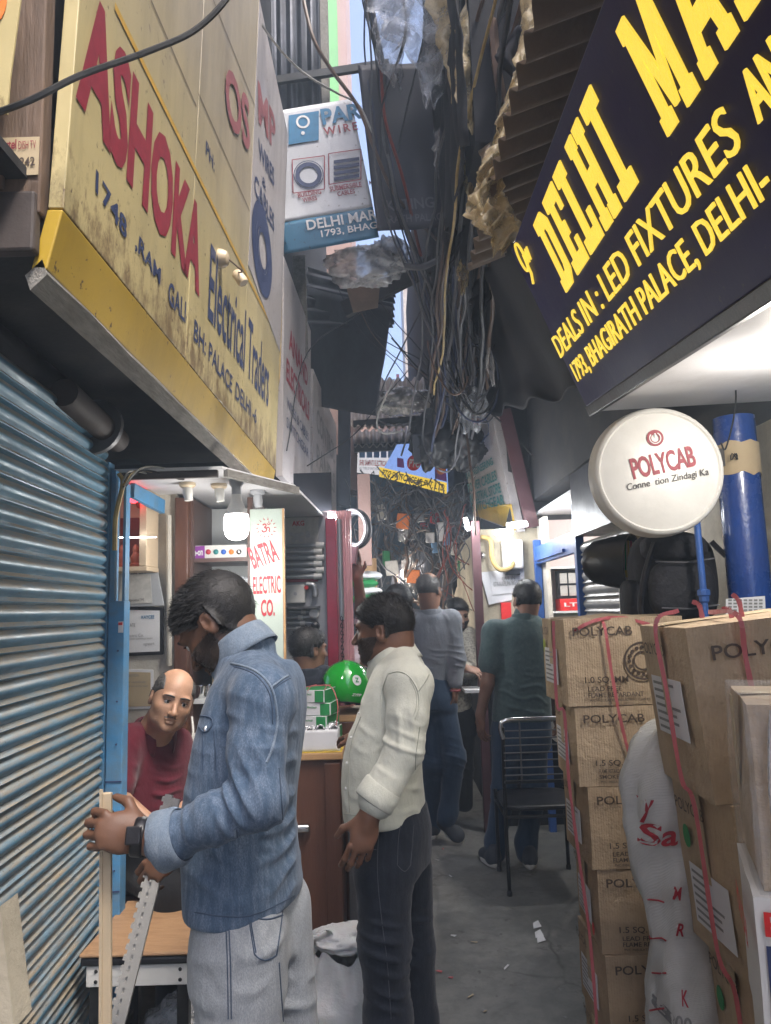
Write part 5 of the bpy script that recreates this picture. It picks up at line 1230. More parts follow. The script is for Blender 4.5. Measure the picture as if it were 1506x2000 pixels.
def carton(c, w, d, h, rz, label, seed, front=(), side=(), stickers=(), dots=(), m_='cardboard', tape=True, emblem=False, cat='carton', ry=0.0):
    """front / side: (text, x0, z0, width, height) as fractions of the face"""
    c = V(c); R = Matrix.Rotation(rz, 3, 'Z') @ Matrix.Rotation(ry, 3, 'Y')
    e = empty('cardboard_carton', c, label, cat)
    vs, fs = dent_box(w, d, h, R, c, seed); mk('box', vs, fs, m_, e, smooth='auto')
    X, Yv, Z = R @ V((1, 0, 0)), R @ V((0, 1, 0)), R @ V((0, 0, 1))
    fo = c + R @ V((-w / 2, -d / 2, 0)); so = c + R @ V((-w / 2, d / 2, 0))
    items = [dict(s=t, o=fo + X * (x * w) + Z * (z * h), r=X, u=Z, w=ww * w, h=hh * h, bold=.012, lift=.011) for t, x, z, ww, hh in front]
    items += [dict(s=t, o=so - Yv * (x * d) + Z * (z * h), r=-Yv, u=Z, w=ww * d, h=hh * h, bold=.01, lift=.011) for t, x, z, ww, hh in side]
    for it in items: lettering([it], 'ink_brown', e)
    for x, z, ww, hh in stickers:
        o = so - Yv * (x * d) + Z * (z * h) - X * .010
        s_ = MB().slab([o, o - Yv * (ww * d), o - Yv * (ww * d) + Z * (hh * h), o + Z * (hh * h)], -X, .001).build('label_sticker', 'paper', e)
        mb = MB(); rr = random.Random(seed)
        for k in range(7):
            z0_ = hh * h * (.08 + .13 * k); wd = ww * d * rr.uniform(.3, .85)
            q = o - X * .001 - Yv * (ww * d * .06) + Z * z0_
            mb.quad(q, q - Yv * wd, q - Yv * wd + Z * (hh * h * .05), q + Z * (hh * h * .05))
        mb.build('print', 'ink_grey', s_)
    for x, z, r_, ink in dots:
        o = so - Yv * (x * d) + Z * (z * h) - X * .0095
        MB().slab([o - Yv * (r_ * .7 * math.cos(t)) + Z * (r_ * math.sin(t)) for t in np.linspace(0, 2 * math.pi, 25)[:-1]], -X, .0008).build('colour_dot', ink, e)
    if tape:
        MB().slab([c + R @ V((q[0] * w * .5, q[1], h + .005)) for q in ((-1.01, -.022), (1.01, -.022), (1.01, .022), (-1.01, .022))], Z, .001).build('tape', 'paper_old', e)
        MB().slab([so - Yv * (d * .5 + .02 * s) + Z * (h * t) - X * .011 for s, t in ((-1, .45), (1, .45), (1, 1.0), (-1, 1.0))], -X, .0008).build('tape', 'paper_old', e)
    if emblem:
        mb = MB(); o = fo + X * (emblem[0] * w) + Z * (emblem[1] * h) - Yv * .0105
        for r0, r1, n_ in ((.052, .058, 40), (.024, .03, 30)):
            for j in range(n_):
                t0, t1 = 2 * math.pi * j / n_, 2 * math.pi * (j + 1) / n_
                mb.quad(*[o + X * (r_ * math.cos(t)) + Z * (r_ * math.sin(t)) for t, r_ in ((t0, r0), (t1, r0), (t1, r1), (t0, r1))])
        for j in range(16):
            t = 2 * math.pi * j / 16; q = o + X * (.041 * math.cos(t)) + Z * (.041 * math.sin(t)) - Yv * .0005
            mb.slab([q + X * (.006 * math.cos(a)) + Z * (.006 * math.sin(a)) for a in np.linspace(0, 6.28, 9)[:-1]], -Yv, .0003)
        mb.build('round_emblem', 'ink_brown', e)
    return e

POLY = ('POLYCAB', .06, .80, .5, .105)
hs = [.234, .234, .234, .234, .234, .264]
z = 0.004; y1 = 2.32
sizes = ['1.5 SQ. MM', '1.5 SQ. MM', '1.5 SQ. MM', '1.5 SQ. MM', '1.5 SQ. MM', '1.0 SQ. MM']
lab1 = ['brown carton at the very bottom of the strapped cable stack', 'brown carton second from the floor in the strapped cable stack', 'brown carton with a red mark in the middle of the cable stack',
        'brown carton below the low smoke carton in the cable stack', 'brown low smoke cable carton second from the top of its stack', 'topmost carton of the strapped stack with round emblem and yellow dot']
sub = [('FLAME RETARDANT LOW', 'SMOKE & HALOGEN')] * 6
xoff = [.605, .60, .602, .58, .562, .538]
for k in range(6):
    w, d = .37, .295
    l2 = ('LEAD FREE', 'FLAME RETARDANT') if k != 4 else ('FLAME RETARDANT LOW', 'SMOKE & HALOGEN')
    fr = [POLY, (sizes[k], .14, .25, .36, .085), (l2[0], .16, .17, .28, .052), (l2[1], .16, .10, .46, .052), ('PVC INSULATED INDUSTRIAL CABLES', .17, .05, .5, .028)]
    carton((xoff[k] + w / 2, y1 + d / 2, z), w, d, hs[k], (-.02, .03, -.03, .02, -.015, .02)[k], lab1[k], k + 1, fr, [('POLYCAB', .06, .8, .4, .1)],
           [(.2, .22, .55, .42)], [(.18, .66, .022, 'ink_lime')] if k == 5 else ([(.8, .2, .018, 'ink_brightred')] if k == 2 else []), 'cardboard' if k > 3 else 'cardboard_dim', emblem=(.63, .5) if k == 5 else False)
    z += hs[k] + .003
z = 0.004; y2 = 1.58
lab2 = ['big brown carton on the floor at the foot of the near stack', 'big brown carton with green dot and black shield, low in the near stack', 'big brown carton with a large label under the bulging top one', 'big bulging top carton of the near stack with crushed corner']
h2 = .362; xo2 = [.775, .745, .705, .660]; ry2 = [0, -.035, -.07, -.095]
for k in range(4):
    w, d = .44, .30
    fr = [('POLYCAB', .10, .80 if k == 3 else .72, .50, .085), ('0.75 SQ. MM', .25, .24, .5, .08), ('LEAD FREE', .27, .17, .3, .045), ('FLAME RETARDANT', .27, .11, .5, .045), ('PVC INSULATED CABLES', .28, .06, .4, .024)]
    carton((xo2[k] + w / 2, y2 + d / 2, z), w, d, h2, (.01, -.02, .03, -.02)[k], lab2[k], k + 11, fr, [('POLYCAB', .1, .82, .5, .075)], [(.2, .14 if k != 3 else .32, .62, .36)],
           [(.22, .66, .026, 'ink_green')] if k in (1, 2) else [], 'cardboard', emblem=(.72, .45) if k == 3 else False, ry=ry2[k])
    z += h2 + .004
# crushed flap edge and shield mark on the near stack
for (k, zz) in ((1, .60), ):
    o = V((xo2[k] - .011, y2 + .06, zz)); mb = MB().slab([o + V((0, -q, r_)) for q, r_ in ((-.03, .035), (-.03, -.02), (0, -.04), (.03, -.02), (.03, .035))], (-1, 0, 0), .001)
    ob = mb.build('shield_mark', 'ink_black', next(c for c in COL.objects if c.get('label') == lab2[k]))
# film-wrapped carton and printed white cartons in the foreground
R3 = Matrix.Rotation(-.34, 3, 'Z'); c3 = at(1462, 1400, 1.12); c3.z = 0
def k3(x, y, z): return c3 + R3 @ V((x, y, 0)) + V((0, 0, z))
e = carton(k3(.19, .13, 1.085), .38, .26, .26, -.34, 'film wrapped carton on top of the white network cable boxes', 31, [('CABLE', .25, .62, .4, .14)], [], [], [], 'cardboard')
MB().slab([k3(.03, -.016, 1.11), k3(.23, -.016, 1.11), k3(.23, -.016, 1.24), k3(.03, -.016, 1.24)], R3 @ V((0, -1, 0)), .001).build('label_sticker', 'paper', e)
mb = MB()
for k in range(9): mb.slab([k3(.04, -.0185, 1.12 + k * .013), k3(.10 + .03 * (k % 3), -.0185, 1.12 + k * .013), k3(.10 + .03 * (k % 3), -.0185, 1.125 + k * .013), k3(.04, -.0185, 1.125 + k * .013)], R3 @ V((0, -1, 0)), .0003)
mb.build('print', 'ink_grey', e)
vs, fs = dent_box(.395, .275, .275, R3, k3(.19, .13, 1.08), 77, .016, 12); mk('film', vs, fs, 'cling_film', e, smooth=True)
MB().tube(rnd_walk([k3(.03, -.022, 1.34), k3(.02, -.026, 1.2), k3(.04, -.022, 1.09)], .004, 6), .004, 6).build('film_edge', 'plastic_milky', e)
for k, (zz, hh) in enumerate(((.86, .222), (.635, .222), (.41, .222), (.185, .222))):
    cc3 = k3(.175 + .006 * k, .105, zz); cx, cy = cc3.x, cc3.y
    labs = ['white network cable box with navy panel under the wrapped carton', 'white network cable box second below the wrapped carton', 'white network cable box near the bottom of its stack', 'white network cable box at the bottom of its stack']
    e = empty('network_cable_box', (cx, cy, zz), labs[k], 'box')
    R = Matrix.Rotation((-.36, -.32, -.35, -.34)[k], 3, 'Z'); w, d = .38, .25
    vs, fs = dent_box(w, d, hh, R, V((cx, cy, zz)), 50 + k, .002, 5); mk('box', vs, fs, 'white_plastic', e, smooth='auto')
    X, Yv, Z = R @ V((1, 0, 0)), R @ V((0, 1, 0)), V((0, 0, 1)); fo = V((cx, cy, zz)) + R @ V((-w / 2, -d / 2, 0)) - Yv * .006
    MB().slab([fo + X * (.03 * w) + Z * (.22 * hh), fo + X * (.9 * w) + Z * (.22 * hh), fo + X * (.9 * w) + Z * (.72 * hh), fo + X * (.03 * w) + Z * (.72 * hh)], -Yv, .001).build('navy_panel', 'ink_navy', e)
    mb = MB(); cc = fo + X * (.28 * w) + Z * (.4 * hh) - Yv * .002
    mb.tube([cc + X * (.05 * math.cos(t)) + Z * (.04 * math.sin(t)) for t in np.linspace(0, 6.28, 24)], .004, 5, cap=False); mb.build('coil_picture', 'ink_faint', e)
    so = V((cx, cy, zz)) + R @ V((-w / 2, d / 2, 0)) - X * .006
    for s, x, z_, ww, h_, ink in (('POLYCAB', .03, .78, .62, .15, 'ink_brightred'), ('CAT 6', .04, .08, .2, .09, 'ink_black'), ('UTP DOUBLE 305 MTR', .26, .06, .5, .06, 'ink_black')):
        lettering([dict(s=s, o=fo + X * (x * w) + Z * (z_ * hh), r=X, u=Z, w=ww * w, h=h_ * hh, bold=.02, lift=.003)], ink, e)
    lettering([dict(s='POLYCAB', o=so - Yv * (.1 * d) + Z * (.6 * hh), r=-Yv, u=Z, w=.75 * d, h=.18 * hh, bold=.03, lift=.003)], 'ink_brightred', e)
# woven sack between the stacks
sc = V((.778, 1.99, 0))
def sackf(u, v):
    a = 2 * math.pi * u; t = v
    r_ = .156 * (1 - .07 * math.cos(t * 11)) * math.sqrt(max(0, 1 - max(0, (t - .78) / .22) ** 2.4)) * (.92 + .08 * math.sin(3 * a + t * 5))
    r_ = max(r_, .02)
    n_ = mnoise.noise(V((math.cos(a) * 2.2, math.sin(a) * 2.2, t * 6))) * .030 + (1 - 2 * abs(mnoise.noise(V((math.cos(a) * 3, math.sin(a) * 3, t * 9))))) * .016
    lean = -.02 * t
    return sc + V(((r_ + n_) * math.cos(a) + lean, (r_ * .85 + n_) * math.sin(a), t * 1.20 + .004))
e = empty('woven_sack', sc, 'tall white woven sack with red print standing between the carton stacks', 'sack')
MB().grid(sackf, 56, 70).build('sack_cloth', 'sack_woven', e, smooth=True)
from mathutils.bvhtree import BVHTree
_sk = MB().grid(sackf, 56, 70); SKT = BVHTree.FromPolygons(_sk.v, _sk.f)
def on_sack(px_, py_):
    """point of the sack's front where a photo pixel falls"""
    d_ = ray(px_, py_); best = None
    for i in range(57):
        for j in range(71):
            q = sackf(i / 56, j / 70)
            if q.y < sc.y:
                w_ = q - CAM_POS; dd = (w_ - d_ * (w_.dot(d_) / d_.dot(d_))).length
                if best is None or dd < best[0]: best = (dd, q)
    return best[1]
for s, bl, br_, tl, ink in (('y', (1243, 1600), (1266, 1598), (1243, 1552), 'ink_red'), ('Sa', (1244, 1645), (1306, 1635), (1244, 1600), 'ink_red'), ('M', (1314, 1757), (1330, 1757), (1314, 1730), 'ink_red'), ('R', (1320, 1828), (1334, 1828), (1320, 1800), 'ink_red'), ('G.WT', (1262, 1893), (1290, 1896), (1262, 1866), 'ink_red'), ('K', (1332, 1965), (1344, 1965), (1332, 1935), 'ink_red'), ('800', (1272, 1962), (1312, 1962), (1272, 1936), 'ink_grey')):
    p0 = on_sack(*bl); ppl = Plane(p0, (1, 0, 0), (0, 0, 1)); mb = MB(); text_into(mb, **ptxt(ppl, s, bl, br_, tl, bold=.02, shear=.2))
    q_ = []; miss = 0
    for x_, y_, z_ in mb.v:
        h_ = SKT.ray_cast(V((x_, y_ - .3, z_)), V((0, 1, 0))); miss += h_[0] is None; q_.append((x_, (h_[0].y if h_[0] is not None else y_) - .0035, z_))
    mb.v = q_
    if not miss: mb.build('lettering', ink, e)
for yy in (1757, 1828, 1895, 1965):
    P = [on_sack(x_, yy + (x_ - 1245) * .05) + V((-.002, -.005, 0)) for x_ in range(1246, 1316, 14)]; MB().tube(P, .002, 4).build('red_line', 'ink_red', e)

# pink straps on the stacks
def strap(pts, w, lab):
    P = [V(p) for p in pts]; mb = MB()
    Q = rnd_walk(P, .0004, 5)
    for i in range(len(Q) - 1):
        d_ = (Q[i + 1] - Q[i]).normalized(); vw = (CAM_POS - Q[i]).normalized(); s1 = d_.cross(vw).normalized() * w * (1 + .12 * math.sin(i * 1.7)); s2 = d_.cross(vw).normalized() * w * (1 + .12 * math.sin((i + 1) * 1.7))
        mb.slab([Q[i] - s1, Q[i + 1] - s2, Q[i + 1] + s2, Q[i] + s1], vw, .0015)
    o = mb.build('packing_strap', 'strap_pink', smooth='auto'); tag(o, lab, 'strap'); return o
strap([(.528, 2.40, 1.447), (.5245, 2.40, 1.35), (.524, 2.40, 1.18), (.545, 2.40, 1.16), (.547, 2.40, .95), (.566, 2.40, .7), (.584, 2.40, .45), (.588, 2.40, .01)], .0045, 'pink strap down the narrow side of the cable stack')
strap([(.665, 2.45, 1.445), (.66, 2.304, 1.44), (.672, 2.298, 1.3), (.69, 2.298, 1.15), (.72, 2.298, .98), (.74, 2.300, .8)], .0045, 'pink strap across the fronts of the cable stack')
strap([(.55, 2.33, 1.40), (.60, 2.30, 1.435), (.66, 2.31, 1.452), (.73, 2.33, 1.452), (.80, 2.30, 1.43)], .005, 'pink strap knotted over the top emblem carton')
strap([(.66, 1.70, 1.478), (.605, 1.70, 1.45), (.618, 1.70, 1.30), (.636, 1.70, 1.11), (.660, 1.70, 1.05), (.684, 1.70, .75), (.715, 1.70, .66), (.728, 1.7, .4)], .0045, 'pink strap down the side of the near carton stack')
strap([(.735, 1.72, 1.472), (.73, 1.565, 1.466), (.735, 1.558, 1.38), (.75, 1.556, 1.24), (.765, 1.56, 1.12)], .005, 'pink strap across the front of the bulging carton')
for k, (px_, py_) in enumerate(((1430, 1160), (1410, 1190), (1352, 1175))):
    b = at(px_ + 20, 1207, 1.66); strap([b, b.lerp(at(px_, py_, 1.68), .5) + V((.005, 0, .01)), at(px_, py_, 1.68)], .005, ['upright loose end of pink strap on the near stack', 'short loose end of pink strap lying on the near stack', 'loose pink strap end standing between the two stacks'][k])

# backpack, bucket, poster pillar
bc = at(1318, 1130, 2.62)
e = empty('backpack', at(1318, 1212, 2.62), 'black backpack hung behind the carton stacks', 'backpack')
def rbox(c, w, d, h, seed, p=3.2, amp=.012):
    def fn(u, v):
        a = 2 * math.pi * u; t = math.pi * (v - .5)
        ca, sa, ct, st_ = math.cos(a), math.sin(a), math.cos(t), math.sin(t)
        f = lambda x: math.copysign(abs(x) ** (2 / p), x)
        q = V((w / 2 * f(ct) * f(ca), d / 2 * f(ct) * f(sa), h / 2 * f(st_)))
        return c + q * (1 + amp * 4 * mnoise.noise(q * 11 + V((seed, 0, 0))))
    return MB().grid(fn, 40, 26)
rbox(bc + V((.0, .03, 0)), .29, .20, .34, 1).build('body', 'bag_black', e, smooth=True)
rbox(bc + V((-.01, -.08, -.04)), .22, .09, .20, 2).build('front_pocket', 'bag_black', e, smooth=True)
rbox(bc + V((-.02, -.06, .105)), .22, .11, .09, 3).build('top_flap', 'bag_black', e, smooth=True)
rbox(bc + V((-.16, .0, -.08)), .06, .12, .16, 4).build('side_pocket', 'bag_black', e, smooth=True)
MB().tube(rnd_walk([bc + V((-.10, -.10, .12)), bc + V((-.15, -.12, .0)), bc + V((-.16, -.10, -.12)), bc + V((-.10, -.12, -.16))], 0, 6), .010, 6).build('strap', 'black_plastic', e, smooth='auto')
MB().tube(rnd_walk([bc + V((.10, -.09, .12)), bc + V((.17, -.1, .02)), bc + V((.15, -.09, -.10)), bc + V((.19, -.08, -.14))], 0, 6), .010, 6).build('strap', 'black_plastic', e, smooth='auto')
MB().tube([bc + V((.02 * math.cos(t) * 1.6, -.01, .17 + .035 * math.sin(t))) for t in np.linspace(0, 3.14, 10)], .008, 6).build('grab_loop', 'black_plastic', e, smooth='auto')
for a_, b_ in (((-.11, -.131, .055), (.09, -.131, .06)), ((-.10, -.128, -.10), (.09, -.128, -.095))): MB().tube([bc + V(a_), bc + V(((a_[0] + b_[0]) / 2, -.137, a_[2] - .006)), bc + V(b_)], .003, 5).build('zip', 'cable_grey', e)
# bucket
kc = at(1186, 1098, 2.95)
o = MB().lathe(kc, V((-.75, .55, .05)), [(-.10, .105), (-.102, .112), (-.095, .112), (-.02, .10), (.05, .085), (.08, .06), (.085, .01), (.075, .01), (.07, .055), (.04, .078), (-.02, .093), (-.095, .104)], 40, cap=False).build('plastic_bucket', 'black_plastic', smooth='auto'); tag(o, 'shiny black plastic bucket hung mouth out against the grey shutter', 'bucket')
e = empty('poster_board', at(1232, 1210, 2.95), 'narrow white edged poster board with temple picture beside the backpack', 'poster')
pb = Plane((0, 2.95, 0), (1, 0, 0), (0, 0, 1))
MB().slab([pb.hit(*q) for q in ((1214, 1215), (1262, 1212), (1256, 1040), (1206, 1044))], pb.n, .02).build('board', 'white_plastic', e, bevel=.002)
MB().slab([pb.hit(*q) + pb.n * .003 for q in ((1222, 1135), (1256, 1133), (1254, 1045), (1216, 1048))], pb.n, .001).build('picture', 'paper_old', e)
for k in range(6): MB().slab([pb.hit(*q) + pb.n * .006 for q in ((1220 + k * 5.6, 1128), (1223 + k * 5.6, 1128), (1222 + k * 5.6, 1056), (1219 + k * 5.6, 1056))], pb.n, .001).build('picture_stripe', ('ink_green', 'ink_ochre', 'ink_red', 'ink_brown', 'ink_orange', 'ink_ochre')[k], e)
MB().slab([pb.hit(*q) + pb.n * .007 for q in ((1221, 1128), (1254, 1126), (1253, 1112), (1219, 1114))], pb.n, .001).build('picture_band', 'ink_yellow', e)
mb = MB()
for k in range(7): mb.slab([pb.hit(*q) + pb.n * .004 for q in ((1224, 1148 + k * 8), (1244, 1147 + k * 8), (1244, 1143 + k * 8), (1224, 1144 + k * 8))], pb.n, .001)
mb.build('print', 'ink_grey', e)
nw = Plane(at(1455, 1180, 2.36), (1, 0, 0), (0, 0, 1))
e = empty('newspaper', at(1455, 1215, 2.36), 'folded printed list pasted on the thick blue pipe', 'paper')
MB().slab([nw.hit(*q) for q in ((1418, 1220), (1497, 1220), (1494, 1164), (1418, 1170))], nw.n, .002).build('sheet', 'paper', e)
mb = MB()
for i in range(7):
    for j in range(7): mb.slab([nw.hit(*q) + nw.n * .002 for q in ((1422 + i * 10, 1213 - j * 6.5), (1429 + i * 10, 1213 - j * 6.5), (1429 + i * 10, 1209.5 - j * 6.5), (1422 + i * 10, 1209.5 - j * 6.5))], nw.n, .0005)
mb.build('print', 'ink_grey', e)

# ------------------------------------------------------------------ chair
e = empty('metal_chair', (.79, 4.28, 0), 'black metal chair with chrome top rail and wire back', 'chair')
x0, x1, yb, yf, zs = .588, .985, 4.10, 4.46, .42
for x_, y_, lab in ((x0, yb, 1), (x1, yb, 1), (x0, yf, 0), (x1, yf, 0)):
    top = .86 if lab else zs
    MB().tube(rnd_walk([V((x_ + (.0), y_ - .01 * lab, 0)), V((x_, y_, zs)), V((x_, y_ - .05 * lab, top))], 0, 6), .0105, 10).build('leg', 'black_metal', e, smooth='auto')
    MB().lathe((x_, y_ - .01 * lab, 0), (0, 0, 1), [(0, .014), (.02, .014), (.025, .011)], 10).build('foot', 'rubber', e)
MB().tube(rnd_walk([V((x0, yb - .05, .80)), V((x0 - .012, yb - .05, .86)), V((x0 + .02, yb - .052, .895)), V(((x0 + x1) / 2, yb - .055, .90)), V((x1 - .02, yb - .052, .895)), V((x1 + .012, yb - .05, .86)), V((x1, yb - .05, .80))], 0, 7), .012, 10).build('top_rail', 'chrome', e, smooth='auto')
for k in range(7): MB().tube([V((x0, yb - .045, .84 - k * .038)), V((x1, yb - .045, .84 - k * .038))], .004, 6).build('back_wire', 'grey_metal', e, smooth='auto')
MB().bar((x0, yb - .03, .575), (x1, yb - .03, .575), .02, .014).build('back_rail', 'black_metal', e)
MB().tube([V((x0 + .09, yb - .048, .89)), V((x0 + .09, yb - .04, .58))], .005, 6).build('back_wire', 'grey_metal', e)
rb = rbox(V(((x0 + x1) / 2, (yb + yf) / 2, zs + .015)), .41, .40, .035, 3, 5, .004); rb.build('seat', 'black_plastic', e, smooth=True)
for y_ in (yb, yf): MB().tube([V((x0, y_, zs - .03)), V((x1, y_, zs - .03))], .009, 8).build('stretcher', 'black_metal', e)
for x_ in (x0, x1): MB().tube([V((x_, yb, zs - .03)), V((x_, yf, zs - .03))], .009, 8).build('stretcher', 'black_metal', e)
# ------------------------------------------------------------------ stool
e = empty('wooden_stool', (-.80, 2.64, 0), 'worn wooden stool with dark edge and white bracket plates', 'stool')
ax, bx_, ay, by_, zt_ = -.985, -.625, 2.43, 2.86, .475
MB().span((ax, ay, zt_ - .012), (bx_, by_, zt_)).build('top', 'wood_stool', e, bevel=.010, seg=3)
MB().span((ax + .003, ay + .003, zt_ - .038), (bx_ - .003, by_ - .003, zt_ - .0125)).build('edge_band', 'black_plastic', e, bevel=.008)
MB().span((ax + .02, ay + .012, zt_ - .10), (bx_ - .02, ay + .02, zt_ - .039)).build('apron', 'white_plastic', e, bevel=.002)
MB().span((bx_ - .03, ay + .03, zt_ - .10), (bx_ - .022, by_ - .03, zt_ - .039)).build('apron', 'grey_metal', e)
for x_ in (ax + .05, bx_ - .05):
    for z_ in (zt_ - .055, zt_ - .085): MB().lathe((x_, ay + .0118, z_), (0, -1, 0), [(0, .006), (.003, .004)], 10).build('bolt', 'black_metal', e)
for x_ in (ax + .045, bx_ - .045):
    for y_ in (ay + .04, by_ - .04): MB().span((x_ - .018, y_ - .018, 0), (x_ + .018, y_ + .018, zt_ - .0385)).build('leg', 'black_metal', e, bevel=.003)
MB().span((ax + .06, ay + .035, .12), (bx_ - .06, ay + .05, .15)).build('stretcher', 'black_metal', e)
MB().bar((ax + .045, ay + .08, .13), (ax + .045, by_ - .08, .13), .02, .03).build('stretcher', 'black_metal', e); MB().bar((bx_ - .045, ay + .08, .13), (bx_ - .045, by_ - .08, .13), .02, .03).build('stretcher', 'black_metal', e)
# bag of white fittings under the stool
def crumple(c, sx, sy, sz, seed, amp=.18, freq=3.0, nu=40, nv=26):
    def fn(u, v):
        a = 2 * math.pi * u; t = math.pi * (v - .5)
        q = V((math.cos(t) * math.cos(a), math.cos(t) * math.sin(a), math.sin(t)))
        k = 1 + amp * (mnoise.noise(q * freq + V((seed * 5.1, 0, 0))) + .6 * (1 - 2 * abs(mnoise.noise(q * freq * 2.1 + V((0, seed * 3.3, 0))))))
        return V(c) + V((q.x * sx * k, q.y * sy * k, q.z * sz * k))
    return MB().grid(fn, nu, nv)
e = empty('fittings_bag', (-.72, 2.66, 0), 'clear bag of white plastic fittings under the stool', 'bag')
crumple((-.72, 2.66, .12), .13, .11, .12, 3).build('film', 'plastic_clear', e, smooth=True)
rr = random.Random(9); fm = None
for k in range(46):
    a_ = rr.uniform(0, 6.28); r_ = rr.uniform(.0, .10); c = V((-.72 + r_ * math.cos(a_), 2.66 + r_ * .8 * math.sin(a_), .03 + rr.uniform(0, .17) * (1 - r_ * 5)))
    if fm is None: fm = MB().lathe(c, (0, 0, 1), [(0, .016), (.004, .019), (.018, .019), (.024, .012), (.026, .004)], 10).build('fitting', 'white_plastic', e, smooth='auto')
    else: inst(fm, c, e, (rr.uniform(0, 3), rr.uniform(0, 3), 0))
# white carry bag on the floor
e = empty('carry_bag', (-.21, 2.86, 0), 'full white plastic carry bag standing against the counter', 'carry bag')
def cb(u, v):
    a = 2 * math.pi * u; t = v
    r_ = (1.0 - .45 * t ** 1.8) * (1 - .12 * (1 - t) ** 6)
    fold = .16 * mnoise.noise(V((math.cos(a) * 1.9, math.sin(a) * 1.9, t * 2.2 + 3))) + .10 * (1 - 2 * abs(mnoise.noise(V((math.cos(a) * 2.6 + t, math.sin(a) * 2.6, t * 2.4)))))
    return V((-.20 + .19 * (r_ + fold) * math.cos(a) + .01 * t, 2.86 + .145 * (r_ + fold) * math.sin(a), .003 + .30 * t + .09 * t * mnoise.noise(V((math.cos(a) * 1.7, math.sin(a) * 1.7, 4)))))
MB().grid(cb, 60, 30).build('bag', 'white_sack', e, smooth=True)
crumple((-.185, 2.86, .325), .12, .10, .035, 5, .22, 2.2).build('crumpled_mouth', 'white_sack', e, smooth=True)
for px0 in ((597, 1865, 618, 1822, 645, 1842), ):
    P = [V((-.31, 2.80, .24)), at(600, 1850, 2.80), at(628, 1818, 2.80), at(645, 1826, 2.82), at(628, 1850, 2.84), V((-.26, 2.84, .25))]
    Q = rnd_walk(P, .004, 7); mb = MB()
    for i in range(len(Q) - 1):
        s_ = V((.010, -.018, .006)); mb.quad(Q[i] - s_, Q[i + 1] - s_, Q[i + 1] + s_, Q[i] + s_)
    mb.build('handle', 'white_sack', e, smooth=True, solid=.002)
# strips and rod held by the denim man
mat('trunking', (0.30, 0.29, 0.27), .5, var=.1, scale=12, bump=.05)
for k, (a, b) in enumerate(((at(331, 1552, 1.98), at(205, 2075, 1.80)), (at(345, 1560, 1.97), at(215, 2085, 1.79)))):
    e = empty('slotted_trunking', (b.x, b.y, 0), ['grey slotted trunking strip leaning on the stool', 'second grey slotted trunking strip leaning beside the first'][k], 'trunking')
    b = a + (b - a) * ((a.z - .0) / (a.z - b.z)); dz = (b - a).normalized(); L_ = (b - a).length
    WL[e.name] = V(b); e.location = b
    sx = V((0, 1, 0)).cross(dz).normalized()
    MB().bar(a, b, .019, .010, up=(0, 1, 0)).build('channel', 'trunking', e)
    n_ = int(L_ / .022); t0 = None
    for i in range(n_):
        for s_ in ((-1, 1) if k == 0 else (1,)):
            q = a + dz * (.012 + i * .022) + sx * (s_ * .0125)
            if t0 is None: t0 = MB().box(q, (.006, .009, .010), axes=(sx, V((0, 1, 0)), dz)).build('tooth', 'trunking', e); off = WL[t0.name] - q
            else: inst(t0, q + off, e)
a = at(207, 1548, 1.56); b = V((a.x + .012, a.y + .02, .002))
e = empty('plastic_strip', b, 'cream plastic casing strip held upright by the denim man', 'strip')
MB().bar(a, b, .024, .011, up=(0, 1, .0)).build('channel', 'cream_plastic', e, bevel=.002); MB().bar(a + V((-.007, -.007, .008)), b + V((-.007, -.007, .0)), .006, .004).build('lip', 'cream_plastic', e)
o = MB().slab([at(0, 1770, 1.1), at(28, 2010, 1.1), at(-60, 2010, 1.1)], (0, -1, 0), .05).build('stone_kerb', 'plaster_beige'); tag(o, 'pale worn stone edge at the foot of the blue shutter', 'stone')
# litter on the floor
for k, (px_, py_) in enumerate(((1048, 1808), (1052, 1826), (1056, 1835))):
    c = at_z(px_, py_, .003); o = MB().slab([c + V((x_ * .02, y_ * .03, z_)) for x_, y_, z_ in ((-1, -1, 0), (1, -.6, .004), (.7, 1, .012), (-.6, .8, .003))], (0, 0, 1), .001).build('paper_scrap', 'paper'); tag(o, ['torn scrap of white wrapper on the floor before the cable stack', 'thin sliver of wrapper on the floor', 'crumpled wrapper end on the floor'][k], 'litter')

LR = random.Random(31)
for k in range(14):
    c = at_z(LR.uniform(850, 1110), LR.uniform(1640, 1990), .003); a_ = LR.uniform(0, 6.28); l_ = LR.uniform(.006, .022); h_ = LR.uniform(.004, .012)
    o = MB().slab([c + Matrix.Rotation(a_, 3, 'Z') @ V((x_ * l_, y_ * h_, z_)) for x_, y_, z_ in ((-1, -1, 0), (1, -.5, .002), (.8, 1, .005), (-.7, .9, .001))], (0, 0, 1), .001).build('paper_scrap', LR.choice(['paper', 'paper_old', 'ink_brown', 'strap_pink', 'ink_grey']))
    tag(o, 'tiny scrap of litter trodden on the alley floor', 'litter', 'litter on the alley floor')
